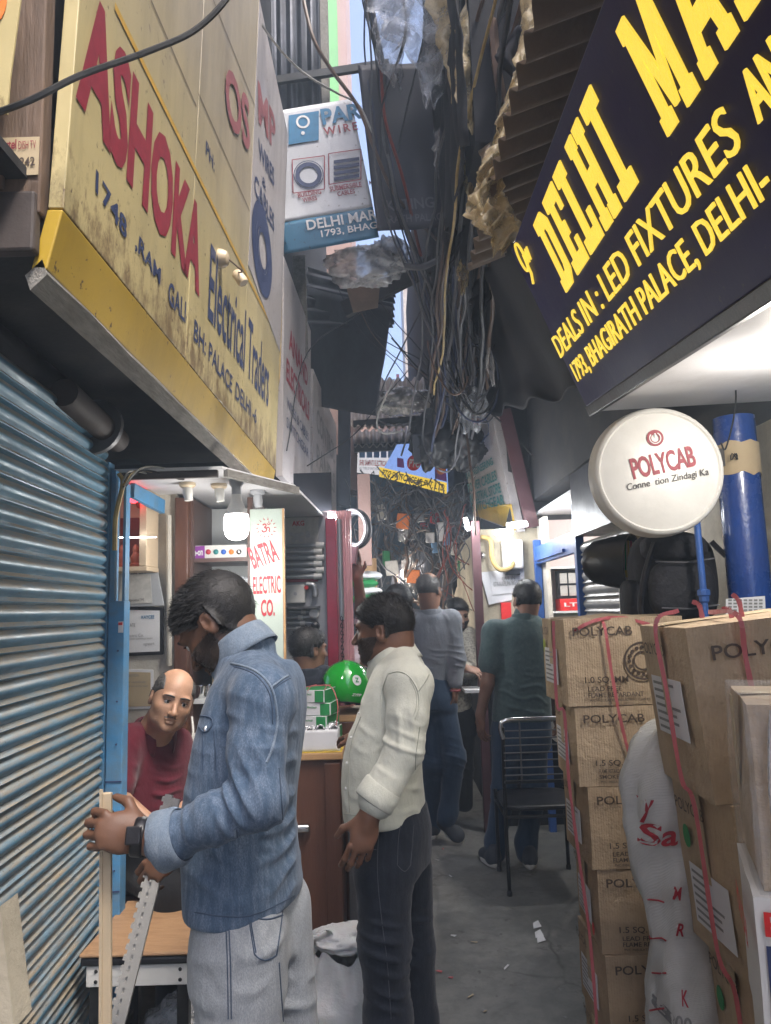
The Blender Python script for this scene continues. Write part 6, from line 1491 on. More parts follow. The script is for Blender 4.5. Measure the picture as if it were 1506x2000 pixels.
# ================================================================== CABLES, RAGS AND PLASTIC OVERHEAD
RC = random.Random(21)
def cable(pts, r, m_, lab, grp=None, wob=.01, seed=0, n=7):
    o = MB().tube(rnd_walk(pts, wob, n, seed), r, 6).build('cable', m_, smooth='auto'); tag(o, lab, 'cable', grp); return o
def bundle(pxs, Ys, count, spread, rmin, rmax, mats_, lab, grp, wob=.03, spread_y=None):
    for k in range(count):
        ox = RC.gauss(0, spread); oy = RC.gauss(0, spread * .4); oY = RC.gauss(0, spread_y or .12)
        pts = []
        for (x, y), Y in zip(pxs, Ys):
            ox += RC.gauss(0, spread * .55); oy += RC.gauss(0, spread * .5)
            pts.append(at(x + ox, y + oy, Y + oY))
        cable(pts, RC.uniform(rmin, rmax), RC.choice(mats_), lab, grp, wob, k)
blk = ['cable_black', 'cable_black', 'cable_blue', 'cable_grey', 'cable_brown']
bundle([(712, -40), (735, 110), (748, 260), (772, 400), (822, 540), (868, 680), (880, 830)], [3.9, 4.0, 4.0, 4.1, 4.5, 5.0, 5.5], 10, 9, .005, .009, blk, 'thin dark cable running down past the white banner', 'cables crossing in front of the banner')
bundle([(955, -60), (925, 150), (900, 330), (888, 480), (880, 640), (878, 760), (858, 870)], [3.2, 3.5, 3.8, 4.2, 4.8, 5.2, 5.6], 26, 17, .006, .012, blk + ['cable_grey'], 'dark cable in the thick bundle hanging below the tarpaulin', 'thick hanging cable bundle')
bundle([(1010, -60), (965, 120), (940, 300), (915, 470), (905, 620), (890, 760)], [2.9, 3.2, 3.4, 3.9, 4.5, 5.2], 9, 14, .006, .013, ['cable_brown', 'cable_grey', 'cable_yellow', 'cable_brown', 'cable_black'], 'dusty brown cable among the hanging rags', 'dusty cables among the rags')
bundle([(790, -40), (800, 60), (760, 200), (742, 330), (760, 420)], [3.6, 3.8, 4.0, 4.1, 4.1], 3, 10, .004, .007, blk, 'loose thin cable looping over the clear plastic bag', 'loose cables over the clear bag')
# loops that sag from the bundle
for k in range(16):
    x0_, y0_ = RC.uniform(830, 900), RC.uniform(470, 700); x1_, y1_ = RC.uniform(900, 980), RC.uniform(540, 800); Y = RC.uniform(4.4, 5.6)
    a, b = at(x0_, y0_, Y), at(x1_, y1_, Y + RC.uniform(-.3, .3))
    cable(sag(a, b, RC.uniform(.1, .4), 6), RC.uniform(.004, .008), RC.choice(blk), 'slack loop of cable hanging from the thick bundle', 'slack cable loops', .03, k, 4)
for k in range(9):
    t = RC.uniform(0, 6.28); c = at(RC.uniform(850, 940), RC.uniform(600, 880), RC.uniform(4.9, 5.6)); rx, rz = RC.uniform(.08, .22), RC.uniform(.12, .3)
    P = [c + V((rx * math.cos(t + q), .05 * math.sin(3 * q), rz * math.sin(t + q))) for q in np.linspace(0, RC.uniform(4.5, 6.6), 9)]
    cable(P, RC.uniform(.005, .009), RC.choice(blk), 'curled turn of cable wound round the thick bundle', 'curled cable turns', .03, k + 40, 4)
# single cables that can be told apart
cable([at(-40, 232, 1.22), at(60, 195, 1.22), at(160, 146, 1.25), at(290, 100, 1.3), at(390, 52, 1.35), at(470, -40, 1.4), at(560, -190, 1.6), at(610, -420, 2.0), V((-.45, 2.6, 4.3)), V((-.62, 2.9, 4.4))], .006, 'cable_black', 'black cable slung in front of the cream sign', None, .0)
cable([at(470, -20, 3.0), at(530, 75, 3.2), at(590, 140, 3.5), at(655, 180, 3.9), at(700, 205, 4.0), at(728, 260, 4.0)], .006, 'cable_white', 'pale cable curving down from the cream sign to the banner', None, .0)
cable([at(588, -20, 3.7), at(612, 75, 3.7), at(650, 140, 3.8), at(700, 210, 3.9), at(735, 300, 3.95), at(775, 385, 4.1), at(855, 470, 4.5)], .011, 'cable_brown', 'thick brown cable sweeping across the white banner', None, .0)
cable([at(742, 120, 3.9), at(752, 220, 3.9), at(778, 320, 4.0), at(805, 430, 4.2), at(822, 500, 4.4)], .010, 'cable_red', 'dull red conduit crossing the dark half banner', None, .01)
cable([at(790, 520, 4.3), at(830, 520, 4.3), at(880, 490, 4.3), at(925, 440, 4.2), at(950, 380, 4.1)], .02, 'cable_grey', 'fat grey hose bending up beneath the dark half banner', None, .0)
cable([at(560, 880, 4.1), at(600, 690, 4.6), at(700, 615, 5.0), at(850, 520, 5.2)], .004, 'cable_black', 'thin straight wire crossing in front of the dark tin awning', None, .0)
cable([at(600, 910, 4.6), at(690, 850, 5.2), at(740, 790, 5.6), at(800, 720, 6.0)], .004, 'cable_black', 'thin wire rising from the pale sign to the foil roof', None, .0)
cable([at(765, 660, 5.4), at(830, 730, 5.4), at(910, 770, 5.2), at(985, 830, 5.2), at(1040, 890, 5.2)], .007, 'cable_black', 'dark wire slanting down across the leaning tin sign', None, .0)
cable([at(825, 600, 5.6), at(780, 690, 5.6), at(750, 750, 5.6), at(735, 810, 5.8), at(760, 830, 5.8), at(800, 830, 5.8)], .006, 'cable_grey', 'grey cable bent round the edge of the foil roof', None, .0)
cable([at(770, 740, 5.5), at(738, 812, 5.6), at(745, 845, 5.6), at(790, 842, 5.6)], .007, 'cable_white', 'white cable hooked under the foil roof', None, .0)
cable([at(1070, -20, 2.4), at(1085, 40, 2.4), at(1128, 110, 2.4)], .011, 'cable_brown', 'tan tube sticking out over the gold sign', None, .0)
cable([at(962, 40, 3.0), at(970, 130, 3.0), at(983, 205, 3.0)], .022, 'cable_brown', 'thick tan pipe hanging among the rags', None, .0)
cable([at(1506, 655, 1.62), at(1470, 690, 1.75), at(1440, 700, 1.8), at(1437, 745, 2.2), at(1436, 800, 2.3), at(1418, 875, 2.33), at(1408, 865, 2.33)], .003, 'cable_black', 'thin black wire drooping from the white soffit to the round sign', None, .0)
cable([at(232, 925, 2.72), at(240, 945, 2.72), at(226, 1010, 2.70), at(224, 1075, 2.70)], .009, 'cable_yellow', 'yellowed cable tied to the top of the blue post', None, .0)
for k in range(5): cable([at(240, 940 + k * 4, 2.71), at(250 + k * 9, 925 - k * 3, 2.75), at(300 + k * 20, 930 + (k % 2) * 6, 2.85)], .0035, ['cable_black', 'cable_white', 'cable_yellow', 'cable_black', 'cable_white'][k], 'thin wire running along the edge of the counter shop ceiling', 'wires at the ceiling edge', .01, k)
cable([at(930, 1045, 5.0), at(925, 950, 5.0), at(915, 880, 5.1), at(905, 820, 5.2)], .009, 'cable_brown', 'dark cable running down the corner of the leaning sign', None, .01)
# black junction lump in the bundle
for k, (px_, py_, s_, lab) in enumerate(((850, 860, .17, 'black lump of taped cable joints at the foot of the bundle'), (905, 870, .15, 'dark knot of cables next to the taped joint lump'), (880, 800, .13, 'black wad of cable ends inside the bundle'))):
    o = crumple(at(px_, py_, 5.6), s_, s_, s_ * 1.1, 60 + k, .35, 2.6).build('cable_knot', 'cable_black', smooth=True); tag(o, lab, 'cable knot')
o = MB().bar(at(815, 905, 5.5), at(812, 850, 5.5), .05, .05).build('dark_pipe_end', 'black_plastic'); tag(o, 'square black conduit end below the cable lump', 'conduit')
# fine far tangle: beyond counting
mb = MB(); RT = random.Random(5)
for k in range(110):
    x0_ = RT.uniform(725, 930); y0_ = RT.uniform(920, 1040); Y = RT.uniform(6.2, 8.5)
    a = at(x0_, y0_, Y); m_ = a + V((RT.uniform(-.25, .25), RT.uniform(-.2, .2), RT.uniform(-.5, .1))); b = m_ + V((RT.uniform(-.3, .3), RT.uniform(-.2, .2), RT.uniform(-.6, .4)))
    mb.tube(rnd_walk([a, m_, b], .10, 5, k), RT.uniform(.003, .009), 4, cap=False)
tag(mb.build('cable_tangle', 'cable_grey'), 'dense tangle of old cables filling the far end of the alley', 'cables', kind='stuff')
mb = MB()
for k in range(50):
    x0_ = RT.uniform(740, 925); y0_ = RT.uniform(950, 1130); Y = RT.uniform(6.4, 8.8)
    a = at(x0_, y0_, Y); m_ = a + V((RT.uniform(-.25, .25), RT.uniform(-.2, .2), RT.uniform(-.5, .1))); b = m_ + V((RT.uniform(-.3, .3), RT.uniform(-.2, .2), RT.uniform(-.5, .3)))
    mb.tube(rnd_walk([a, m_, b], .12, 5, k), RT.uniform(.006, .016), 4, cap=False)
tag(mb.build('cable_tangle', 'cable_brown'), 'brown dusty strands tangled in front of the far cables', 'cables', kind='stuff')
for k in range(14):
    x0_ = RT.uniform(740, 925); y0_ = RT.uniform(960, 1160); c = at(x0_, y0_, RT.uniform(6.8, 8.6))
    o = crumple(c, RT.uniform(.04, .12), .05, RT.uniform(.08, .25), k + 100, .5, 2.2, 18, 12).build('hanging_bundle', RT.choice(['cable_black', 'dark_board', 'foil', 'cable_black', 'tin_dark']), smooth=True)
    tag(o, 'dark dusty bundle hanging in the far cable tangle', 'bundle', 'bundles in the far tangle')
for k in range(12):
    c = at(RT.uniform(860, 925), RT.uniform(960, 1060), RT.uniform(5.6, 6.4)); cable([c, c + V((RT.uniform(-.1, .1), 0, -.2)), c + V((RT.uniform(-.15, .15), 0, -.45)), c + V((RT.uniform(-.2, .2), 0, -.6))], RT.uniform(.003, .006), RT.choice(['cable_grey', 'cable_brown', 'cable_red']), 'stray cable end dangling beside the maroon corner post', 'dangling cable ends', .05, k)
# dark backdrop deep in the alley
o = MB().span((-1.2, 9.6, 0.0), (1.2, 9.7, 3.35)).build('rear_partition', 'teal_wall'); tag(o, 'dark partition closing the alley behind the cables', 'partition')

# plastic bags and rags
def rag(pxs, Ys, widths, m_, lab, seed, cat='plastic sheet', name='plastic_rag', amp=.03):
    C = rnd_walk([at(x, y, Y) for (x, y), Y in zip(pxs, Ys)], 0, 6); n = len(C)
    wd = np.interp(np.linspace(0, 1, n), np.linspace(0, 1, len(widths)), widths)
    def fn(u, v):
        i = min(n - 1, int(round(v * (n - 1)))); w = wd[i]
        p = C[i] + V(((u - .5) * w, 0, 0))
        nn = mnoise.noise(p * 9 + V((seed * 4, 0, 0))); n2 = mnoise.noise(p * 21 + V((0, seed * 3, 0)))
        edge = .25 * w * mnoise.noise(V((v * 9 + seed, 0, u * 2)))
        return p + V((edge, amp * nn + amp * .9 * math.sin(u * 9 + v * 6) + .4 * amp * n2, amp * .7 * n2))
    o = MB().grid(fn, 16, n - 1).build(name, m_, smooth=True, solid=.0015); tag(o, lab, cat); return o
rag([(800, -60), (815, 20), (835, 90), (845, 150), (838, 205)], [3.6] * 5, [.52, .50, .30, .16, .07], 'plastic_clear', 'big clear plastic bag with a dangling tail under the sky gap', 1, 'plastic bag', 'plastic_bag', .05)
rag([(770, -40), (765, 60), (762, 130), (775, 165)], [3.8] * 4, [.22, .20, .14, .05], 'plastic_clear', 'smaller clear plastic bag left of the big one', 2, 'plastic bag', 'plastic_bag', .05)
rag([(890, -60), (905, 60), (908, 160), (915, 250)], [3.4] * 4, [.34, .28, .18, .10], 'plastic_tan', 'tan plastic sheet hanging beside the clear bag', 3)
rag([(985, -60), (955, 30), (930, 120), (920, 210), (928, 258)], [3.1] * 5, [.32, .28, .20, .13, .05], 'plastic_tan', 'dusty tan plastic drooping above the cable bundle', 4)
rag([(1055, -60), (1060, 40), (1035, 130), (1015, 170)], [2.6] * 4, [.14, .17, .13, .05], 'plastic_tan', 'brown torn sheet hanging from the corrugated awning edge', 5)
rag([(1020, 165), (1005, 230), (985, 290), (975, 300)], [2.8] * 4, [.05, .10, .08, .02], 'plastic_brown', 'crumpled brown wrapper caught below the awning', 6)
rag([(1000, 290), (985, 330), (960, 370), (935, 395)], [3.0] * 4, [.07, .15, .14, .08], 'plastic_tan', 'brown rag wrapped over the cables near the gold sign', 7)
rag([(945, 380), (950, 420), (975, 450), (972, 482)], [3.0] * 4, [.14, .17, .16, .04], 'plastic_tan', 'yellowish crumpled bag hanging beside the gold sign', 8, 'plastic bag', 'plastic_bag', .04)
rag([(985, 400), (1000, 425), (985, 445), (970, 480)], [2.9] * 4, [.04, .09, .10, .03], 'plastic_tan', 'twisted yellow plastic end beside the crumpled bag', 9)
rag([(900, 510), (905, 540), (905, 575)], [4.0] * 3, [.05, .07, .02], 'plastic_tan', 'small yellow plastic scrap lower in the cable bundle', 10)
rag([(955, 680), (958, 720), (965, 752)], [4.2] * 3, [.02, .05, .02], 'plastic_milky', 'pale torn plastic strip below the tarpaulin', 11)
rag([(925, 760), (925, 800), (920, 845)], [5.0] * 3, [.16, .2, .12], 'plastic_clear', 'clear plastic bag snagged at the top of the leaning sign', 12, 'plastic bag', 'plastic_bag', .05)
o = crumple(at(715, 520, 4.6), .22, .12, .11, 14, .38, 2.4, 60, 40).build('plastic_bag', 'plastic_milky', smooth=True); tag(o, 'crumpled milky plastic bag stuffed under the white banner', 'plastic bag')
o = crumple(at(760, 500, 4.6), .12, .09, .10, 18, .4, 2.6, 40, 30).build('plastic_bag', 'plastic_milky', smooth=True); tag(o, 'smaller milky plastic bag beside the crumpled one', 'plastic bag')
o = crumple(at(790, 785, 6.6), .27, .2, .09, 19, .4, 2.8, 60, 40).build('foil_sheet', 'foil', smooth=True); tag(o, 'crumpled silver foil sheet lying on the corrugated roof', 'foil')
o = MB().slab([at(676, 560, 4.9), at(745, 520, 4.9), at(738, 600, 4.9), at(690, 610, 4.9)], (0, -1, 0), .01).build('board_scrap', 'plaster_brown'); tag(o, 'slanted brown board below the crumpled milky bag', 'board')

# more torn sheets and rags in the right hand tangle
RG = random.Random(77)
for k, (x_, y_, Y_, L_, w_, m_, lab) in enumerate((
        (905, 60, 3.5, 170, .10, 'plastic_brown', 'brown torn strip hanging behind the clear bag tail'), (935, 140, 3.3, 150, .12, 'plastic_tan', 'tan torn strip over the brown cables'), (960, 250, 3.1, 130, .10, 'plastic_brown', 'dark brown rag tied round the cables'),
        (925, 300, 3.4, 140, .09, 'plastic_tan', 'dusty tan strip dangling by the dark half banner'), (1010, 60, 2.9, 160, .12, 'dark_board', 'dark torn cloth under the corrugated awning'), (980, 330, 3.0, 110, .08, 'dark_board', 'dark rag end beside the gold sign corner'),
        (895, 400, 3.8, 120, .08, 'dark_board', 'dark shredded sheet between the cables'), (1035, 210, 2.7, 110, .07, 'plastic_tan', 'small tan wrapper pinned under the awning edge'), (945, 540, 4.2, 120, .10, 'dark_board', 'black torn plastic below the awning corner'), (860, 250, 3.9, 120, .07, 'plastic_clear', 'thin clear plastic strip in front of the dark half banner'))):
    rag([(x_, y_), (x_ + RG.uniform(-8, 8), y_ + L_ * .33), (x_ + RG.uniform(-16, 16), y_ + L_ * .66), (x_ + RG.uniform(-18, 18), y_ + L_)], [Y_] * 4, [w_, w_ * 1.2, w_ * .7, w_ * .2], m_, lab, 40 + k)
bundle([(880, -60), (890, 120), (900, 260), (895, 420), (905, 560), (915, 700)], [3.5, 3.6, 3.7, 4.0, 4.6, 5.0], 12, 20, .003, .006, blk, 'thin dark wire threading through the hanging rags', 'thin wires among the rags')
bundle([(680, 560), (740, 640), (800, 700), (860, 760), (900, 830)], [5.4, 5.5, 5.6, 5.6, 5.6], 5, 22, .003, .005, blk, 'thin wire slanting across the sky gap', 'wires across the sky gap')

# goods hung up deeper in the lane
GR = random.Random(12)
gm = ['ink_pale', 'foil', 'ink_skyblue', 'ink_green', 'ink_orange', 'paper', 'ink_ochre', 'plastic_milky', 'ink_red', 'white_plastic']
gl = ['pale packet', 'silver packet', 'light blue packet', 'green packet', 'orange packet', 'white paper packet', 'ochre packet', 'milky plastic packet', 'red packet', 'white plastic packet']
for k in range(20):
    c = at(745 + (k * 53) % 170, 985 + (k * 37) % 130, GR.uniform(6.6, 8.2)); w_, h_ = GR.uniform(.05, .13), GR.uniform(.08, .2); j = k % 10
    e = empty('hanging_packet', c - V((0, 0, h_)), gl[j] + ' strung up among the cables deep in the lane', 'packet', 'packets hung deep in the lane')
    R = Matrix.Rotation(GR.uniform(-.5, .5), 3, 'Z') @ Matrix.Rotation(GR.uniform(-.15, .15), 3, 'Y')
    MB().box(c - V((0, 0, h_ / 2)), (w_, .03, h_), R).build('pack', gm[j], e, bevel=.008)
    MB().tube([c - V((0, 0, .01)), c + V((GR.uniform(-.03, .03), 0, .25))], .003, 4).build('string', 'cable_grey', e)

for k, (P_, w_, lab) in enumerate(((((1062, 10), (1056, 70), (1040, 120), (1034, 155)), .10, 'beige torn plastic clinging to the awning edge above the gold sign'), (((1015, 150), (1008, 200), (990, 250), (984, 275)), .09, 'yellowish wrapper hooked on the awning edge'),
        (((985, 250), (978, 300), (955, 345), (946, 372)), .10, 'yellow beige rag drooping from the awning edge'), (((962, 330), (950, 375), (968, 420), (958, 445)), .11, 'crumpled yellow plastic below the beige rag'), (((952, 395), (965, 435), (985, 455), (975, 492)), .12, 'bright yellow plastic clump beside the gold logo'))):
    rag(P_, [2.42] * 4, [w_ * .5, w_ * 1.1, w_, w_ * .3], 'plastic_tan', lab, 90 + k, amp=.035)
# ================================================================== PEOPLE: one distance field per body or garment, meshed with surface nets
def A3(v): return np.array([v[0], v[1], v[2]], dtype=np.float32)

def sd_ell(P, c, r, R=None):
    q = P - A3(c)
    if R is not None: q = q @ R
    r = np.asarray(r, np.float32)
    k0 = np.linalg.norm(q / r, axis=-1); k1 = np.linalg.norm(q / (r * r), axis=-1)
    return k0 * (k0 - 1) / np.maximum(k1, 1e-6)

def sd_cone(P, a, b, ra, rb):
    a = A3(a); ab = A3(b) - a; L2 = float(ab @ ab) + 1e-12
    t = np.clip(((P - a) @ ab) / L2, 0, 1)
    return np.linalg.norm(P - a - t[..., None] * ab, axis=-1) - (ra + (rb - ra) * t)

def smin(a, b, k):
    h = np.clip(.5 + .5 * (a - b) / k, 0, 1)
    return a + (b - a) * h - k * h * (1 - h)
def smax(a, b, k): return -smin(-a, -b, k)

class Field:
    def __init__(s, res=.005): s.res = res; s.pr = []
    def add(s, fn, lo, hi, k, sub=False):
        s.pr.append((fn, np.asarray(lo, float), np.asarray(hi, float), k, sub)); return s
    def cone(s, a, b, ra, rb, k=.02, sub=False):
        a = A3(a); b = A3(b); m = max(ra, rb)
        return s.add(lambda P: sd_cone(P, a, b, ra, rb), np.minimum(a, b) - m, np.maximum(a, b) + m, k, sub)
    def chain(s, pts, rad, k=.02):
        for i in range(len(pts) - 1): s.cone(pts[i], pts[i + 1], rad[i], rad[i + 1], k)
        return s
    def ell(s, c, r, R=None, k=.02, sub=False):
        m = max(r); Rn = None if R is None else np.array(R, dtype=np.float32)
        return s.add(lambda P: sd_ell(P, c, r, Rn), A3(c) - m, A3(c) + m, k, sub)
    def loft(s, right, front, rings, k=.03, p=2.4):
        """rings: (centre point, half width, depth front, depth back) stacked up the z axis"""
        rings = sorted(rings, key=lambda r: r[0][2])
        R = A3(right); Fv = A3(front)
        z = np.array([r[0][2] for r in rings]); cx = np.array([A3(r[0]) @ R for r in rings]); cy = np.array([A3(r[0]) @ Fv for r in rings])
        w = np.array([r[1] for r in rings]); df = np.array([r[2] for r in rings]); db = np.array([r[3] for r in rings])
        zz = np.linspace(z[0], z[-1], 60)
        def cr(y):
            o = np.interp(zz, z, y)
            for _ in range(6): o[1:-1] = (o[:-2] + 2 * o[1:-1] + o[2:]) / 4
            return o
        CX, CY, W, DF, DB = cr(cx), cr(cy), cr(w), cr(df), cr(db)
        def fn(P):
            t = P[..., 2]; x = P @ R - np.interp(t, zz, CX); y = P @ Fv - np.interp(t, zz, CY)
            ww = np.interp(t, zz, W); dd = np.where(y > 0, np.interp(t, zz, DF), np.interp(t, zz, DB))
            e = (np.abs(x / ww) ** p + np.abs(y / dd) ** p) ** (1 / p)
            return smax((e - 1) * np.minimum(ww, dd) * .9, np.maximum(z[0] - t, t - z[-1]), .015)
        pts = np.array([A3(r[0]) for r in rings]); m = float(max(w.max(), df.max(), db.max())) * 1.1
        return s.add(fn, pts.min(0) - [m, m, .01], pts.max(0) + [m, m, .01], k)
    def grid(s):
        lo = np.min([p[1] for p in s.pr if not p[4]], axis=0) - 4 * s.res; hi = np.max([p[2] for p in s.pr if not p[4]], axis=0) + 4 * s.res
        n = np.ceil((hi - lo) / s.res).astype(int) + 1
        D = np.full(n, .3, np.float32)
        for fn, l, h, k, sub in s.pr:
            i0 = np.maximum(0, np.floor((l - k - 3 * s.res - lo) / s.res).astype(int)); i1 = np.minimum(n, np.ceil((h + k + 3 * s.res - lo) / s.res).astype(int) + 1)
            if (i1 <= i0).any(): continue
            ax = [(np.arange(i0[d], i1[d]) * s.res + lo[d]).astype(np.float32) for d in range(3)]
            P = np.stack(np.meshgrid(*ax, indexing='ij'), -1)
            sl = tuple(slice(i0[d], i1[d]) for d in range(3)); d_ = fn(P)
            D[sl] = smax(D[sl], -d_, k) if sub else smin(D[sl], d_, k)
        return D, lo
    def mesh(s, smooth=1):
        D, lo = s.grid(); v, f = nets(D, lo, s.res)
        for _ in range(smooth): v = lap(v, f)
        return v, f

def nets(D, lo, res):
    S = D < 0
    c = np.zeros(tuple(k - 1 for k in D.shape), np.int8)
    offs = [(i, j, k) for i in (0, 1) for j in (0, 1) for k in (0, 1)]
    for o in offs: c += S[o[0]:S.shape[0] - 1 + o[0], o[1]:S.shape[1] - 1 + o[1], o[2]:S.shape[2] - 1 + o[2]]
    act = np.argwhere((c > 0) & (c < 8))
    vals = np.stack([D[act[:, 0] + o[0], act[:, 1] + o[1], act[:, 2] + o[2]] for o in offs], 1)
    pos = np.zeros((len(act), 3)); cnt = np.zeros(len(act))
    of = np.array(offs, float)
    for a in range(8):
        for b in range(a + 1, 8):
            if abs(of[a] - of[b]).sum() == 1:
                va, vb = vals[:, a], vals[:, b]; m = (va < 0) != (vb < 0)
                t = np.where(m, va / np.where(m, va - vb, 1), 0)
                pos += np.where(m[:, None], of[a] + (of[b] - of[a]) * t[:, None], 0); cnt += m
    v = (act + pos / cnt[:, None]) * res + lo
    idx = np.full(c.shape, -1, np.int32); idx[act[:, 0], act[:, 1], act[:, 2]] = np.arange(len(act))
    F = []
    for d in range(3):
        e = np.zeros(3, int); e[d] = 1
        A = S[:S.shape[0] - e[0], :S.shape[1] - e[1], :S.shape[2] - e[2]]; B = S[e[0]:, e[1]:, e[2]:]
        q = np.argwhere(A != B); u, w = [(1, 2), (2, 0), (0, 1)][d]
        q = q[(q[:, u] > 0) & (q[:, w] > 0) & (q[:, u] < c.shape[u]) & (q[:, w] < c.shape[w])]
        if not len(q): continue
        ins = A[q[:, 0], q[:, 1], q[:, 2]]
        def cell(du, dw):
            k = q.copy(); k[:, u] += du; k[:, w] += dw; return idx[k[:, 0], k[:, 1], k[:, 2]]
        quad = np.stack([cell(-1, -1), cell(0, -1), cell(0, 0), cell(-1, 0)], 1)
        quad[~ins] = quad[~ins][:, ::-1]
        F.append(quad[(quad >= 0).all(1)])
    return v, np.concatenate(F)

def lap(v, f, k=.5):
    acc = np.zeros_like(v); n = np.zeros(len(v))
    for a in range(4):
        b = (a + 1) % 4
        np.add.at(acc, f[:, a], v[f[:, b]]); np.add.at(acc, f[:, b], v[f[:, a]]); np.add.at(n, f[:, a], 1); np.add.at(n, f[:, b], 1)
    return v * (1 - k) + k * acc / np.maximum(n, 1)[:, None]

def vnorm(v, f):
    fn = np.cross(v[f[:, 2]] - v[f[:, 0]], v[f[:, 3]] - v[f[:, 1]]); n = np.zeros_like(v)
    for a in range(4): np.add.at(n, f[:, a], fn)
    return n / np.maximum(np.linalg.norm(n, axis=1), 1e-9)[:, None]

_rs = np.random.RandomState(3)
_W = _rs.normal(size=(18, 3)); _PH = _rs.uniform(0, 6.28, 18)
def sn(P, f, seed=0):
    """cheap smooth noise, about -1..1"""
    o = np.zeros(len(P))
    for i in range(6):
        w = _W[(i * 3 + seed * 5) % 18] * (1 + .35 * i); o += np.sin(P @ w * f + _PH[(i + seed * 7) % 18] + 1.7 * np.sin(P @ _W[(i + seed + 9) % 18] * f * .7 + i))
    return o / 3.2

def cloth(v, f, folds=(), base=.003, seed=0, stretch=(1, 1, .35)):
    """push a garment's surface into creases: a slack base plus fold sets (centre, radius, direction across the folds, per metre, depth)"""
    n = vnorm(v, f)
    d = base * .45 * sn(v * np.array(stretch), 13, seed)
    for c, r, dr, fr, am in folds:
        q = v - A3(c); dr = np.array(dr, float); dr /= np.linalg.norm(dr)
        ph = (q @ dr) * fr * 6.28 + 1.8 * sn(v, 9, seed + 2)
        w = np.exp(-(q * q).sum(1) / (r * r))
        br = np.clip(.55 + .9 * sn(v, 11, seed + 4), 0, 1)          # creases start and stop
        d += am * w * br * (1.7 * (.5 + .5 * np.sin(ph)) ** 3.2 - .35)
    d *= np.clip((v[:, 2] - v[:, 2].min()) / .05, .0, 1)
    return v + n * d[:, None]

# --- head shape in its own frame: x right, y forward, z up, eyes at z = 0
def head_sdf(P, fat=1.0):
    X = np.abs(P[..., 0]); Q = np.stack([X, P[..., 1], P[..., 2]], -1)
    d = sd_ell(P, (0, -.010, .026), (.076, .098, .088))
    d = smin(d, sd_ell(P, (0, .026, -.034), (.061 * fat, .068, .080)), .03)
    d = smin(d, sd_ell(Q, (.028, .022, -.078), (.030 * fat, .050, .028)), .03)
    d = smin(d, sd_ell(P, (0, .074, -.100), (.024, .019, .017)), .025)
    d = smin(d, sd_ell(Q, (.043, .060, -.030), (.022, .020, .020)), .022)
    d = smin(d, sd_ell(Q, (.028, .080, .018), (.027, .012, .009)), .014)
    d = smax(d, -sd_ell(Q, (.032, .103, -.004), (.019, .016, .012)), .012)
    d = smin(d, sd_cone(P, (0, .088, .004), (0, .114, -.038), .007, .0115), .010)
    d = smin(d, sd_ell(Q, (.0115, .103, -.042), (.0085, .010, .007)), .006)
    d = smin(d, sd_ell(P, (0, .0925, -.064), (.023, .0105, .0058)), .006)
    d = smin(d, sd_ell(P, (0, .0915, -.0755), (.019, .0105, .0068)), .006)
    d = smax(d, -sd_ell(P, (0, .104, -.0695), (.022, .009, .0016)), .003)
    # ears
    c, s_ = math.cos(.32), math.sin(.32)
    R = np.array([[c, s_, 0], [-s_, c, 0], [0, 0, 1]], np.float32)
    ear = sd_ell(Q, (.080, -.012, -.012), (.0085, .0185, .032), R)
    ear = smax(ear, -sd_ell(Q, (.089, -.008, -.006), (.008, .010, .018), R), .004)
    return smin(d, ear, .008)

def frame3(fwd, up):
    f = V(fwd).normalized(); u = V(up); u = (u - f * u.dot(f)).normalized(); r = f.cross(u)
    return np.array([list(r), list(f), list(u)], np.float32).T     # columns: right, forward, up

class Head:
    def __init__(s, c, fwd, up, scale=1.0, fat=1.0):
        s.c = A3(c); s.M = frame3(fwd, up); s.s = scale; s.fat = fat
    def loc(s, P): return (np.asarray(P) - s.c) @ s.M / s.s
    def wp(s, q): return s.c + (s.M @ np.asarray(q, dtype=np.float32)) * s.s
    def sdf(s, P): return head_sdf(s.loc(P), s.fat) * s.s
    def into(s, F, k=.02): return F.add(s.sdf, s.c - .15 * s.s, s.c + .15 * s.s, k)
    def surface(s, n, seed, mask):
        rs = np.random.RandomState(seed); d = rs.normal(size=(n * 4, 3)); d /= np.linalg.norm(d, axis=1)[:, None]
        lo = np.zeros(len(d)); hi = np.full(len(d), .17)
        for _ in range(18):
            m = (lo + hi) / 2; ins = head_sdf(d * m[:, None], s.fat) < 0; lo = np.where(ins, m, lo); hi = np.where(ins, hi, m)
        q = d * lo[:, None]; ok = mask(q) > 0; q = q[ok][:n]
        e = 1e-3; g = np.stack([head_sdf(q + np.eye(3)[i] * e, s.fat) - head_sdf(q - np.eye(3)[i] * e, s.fat) for i in range(3)], 1)
        return q, g / np.maximum(np.linalg.norm(g, axis=1), 1e-9)[:, None]

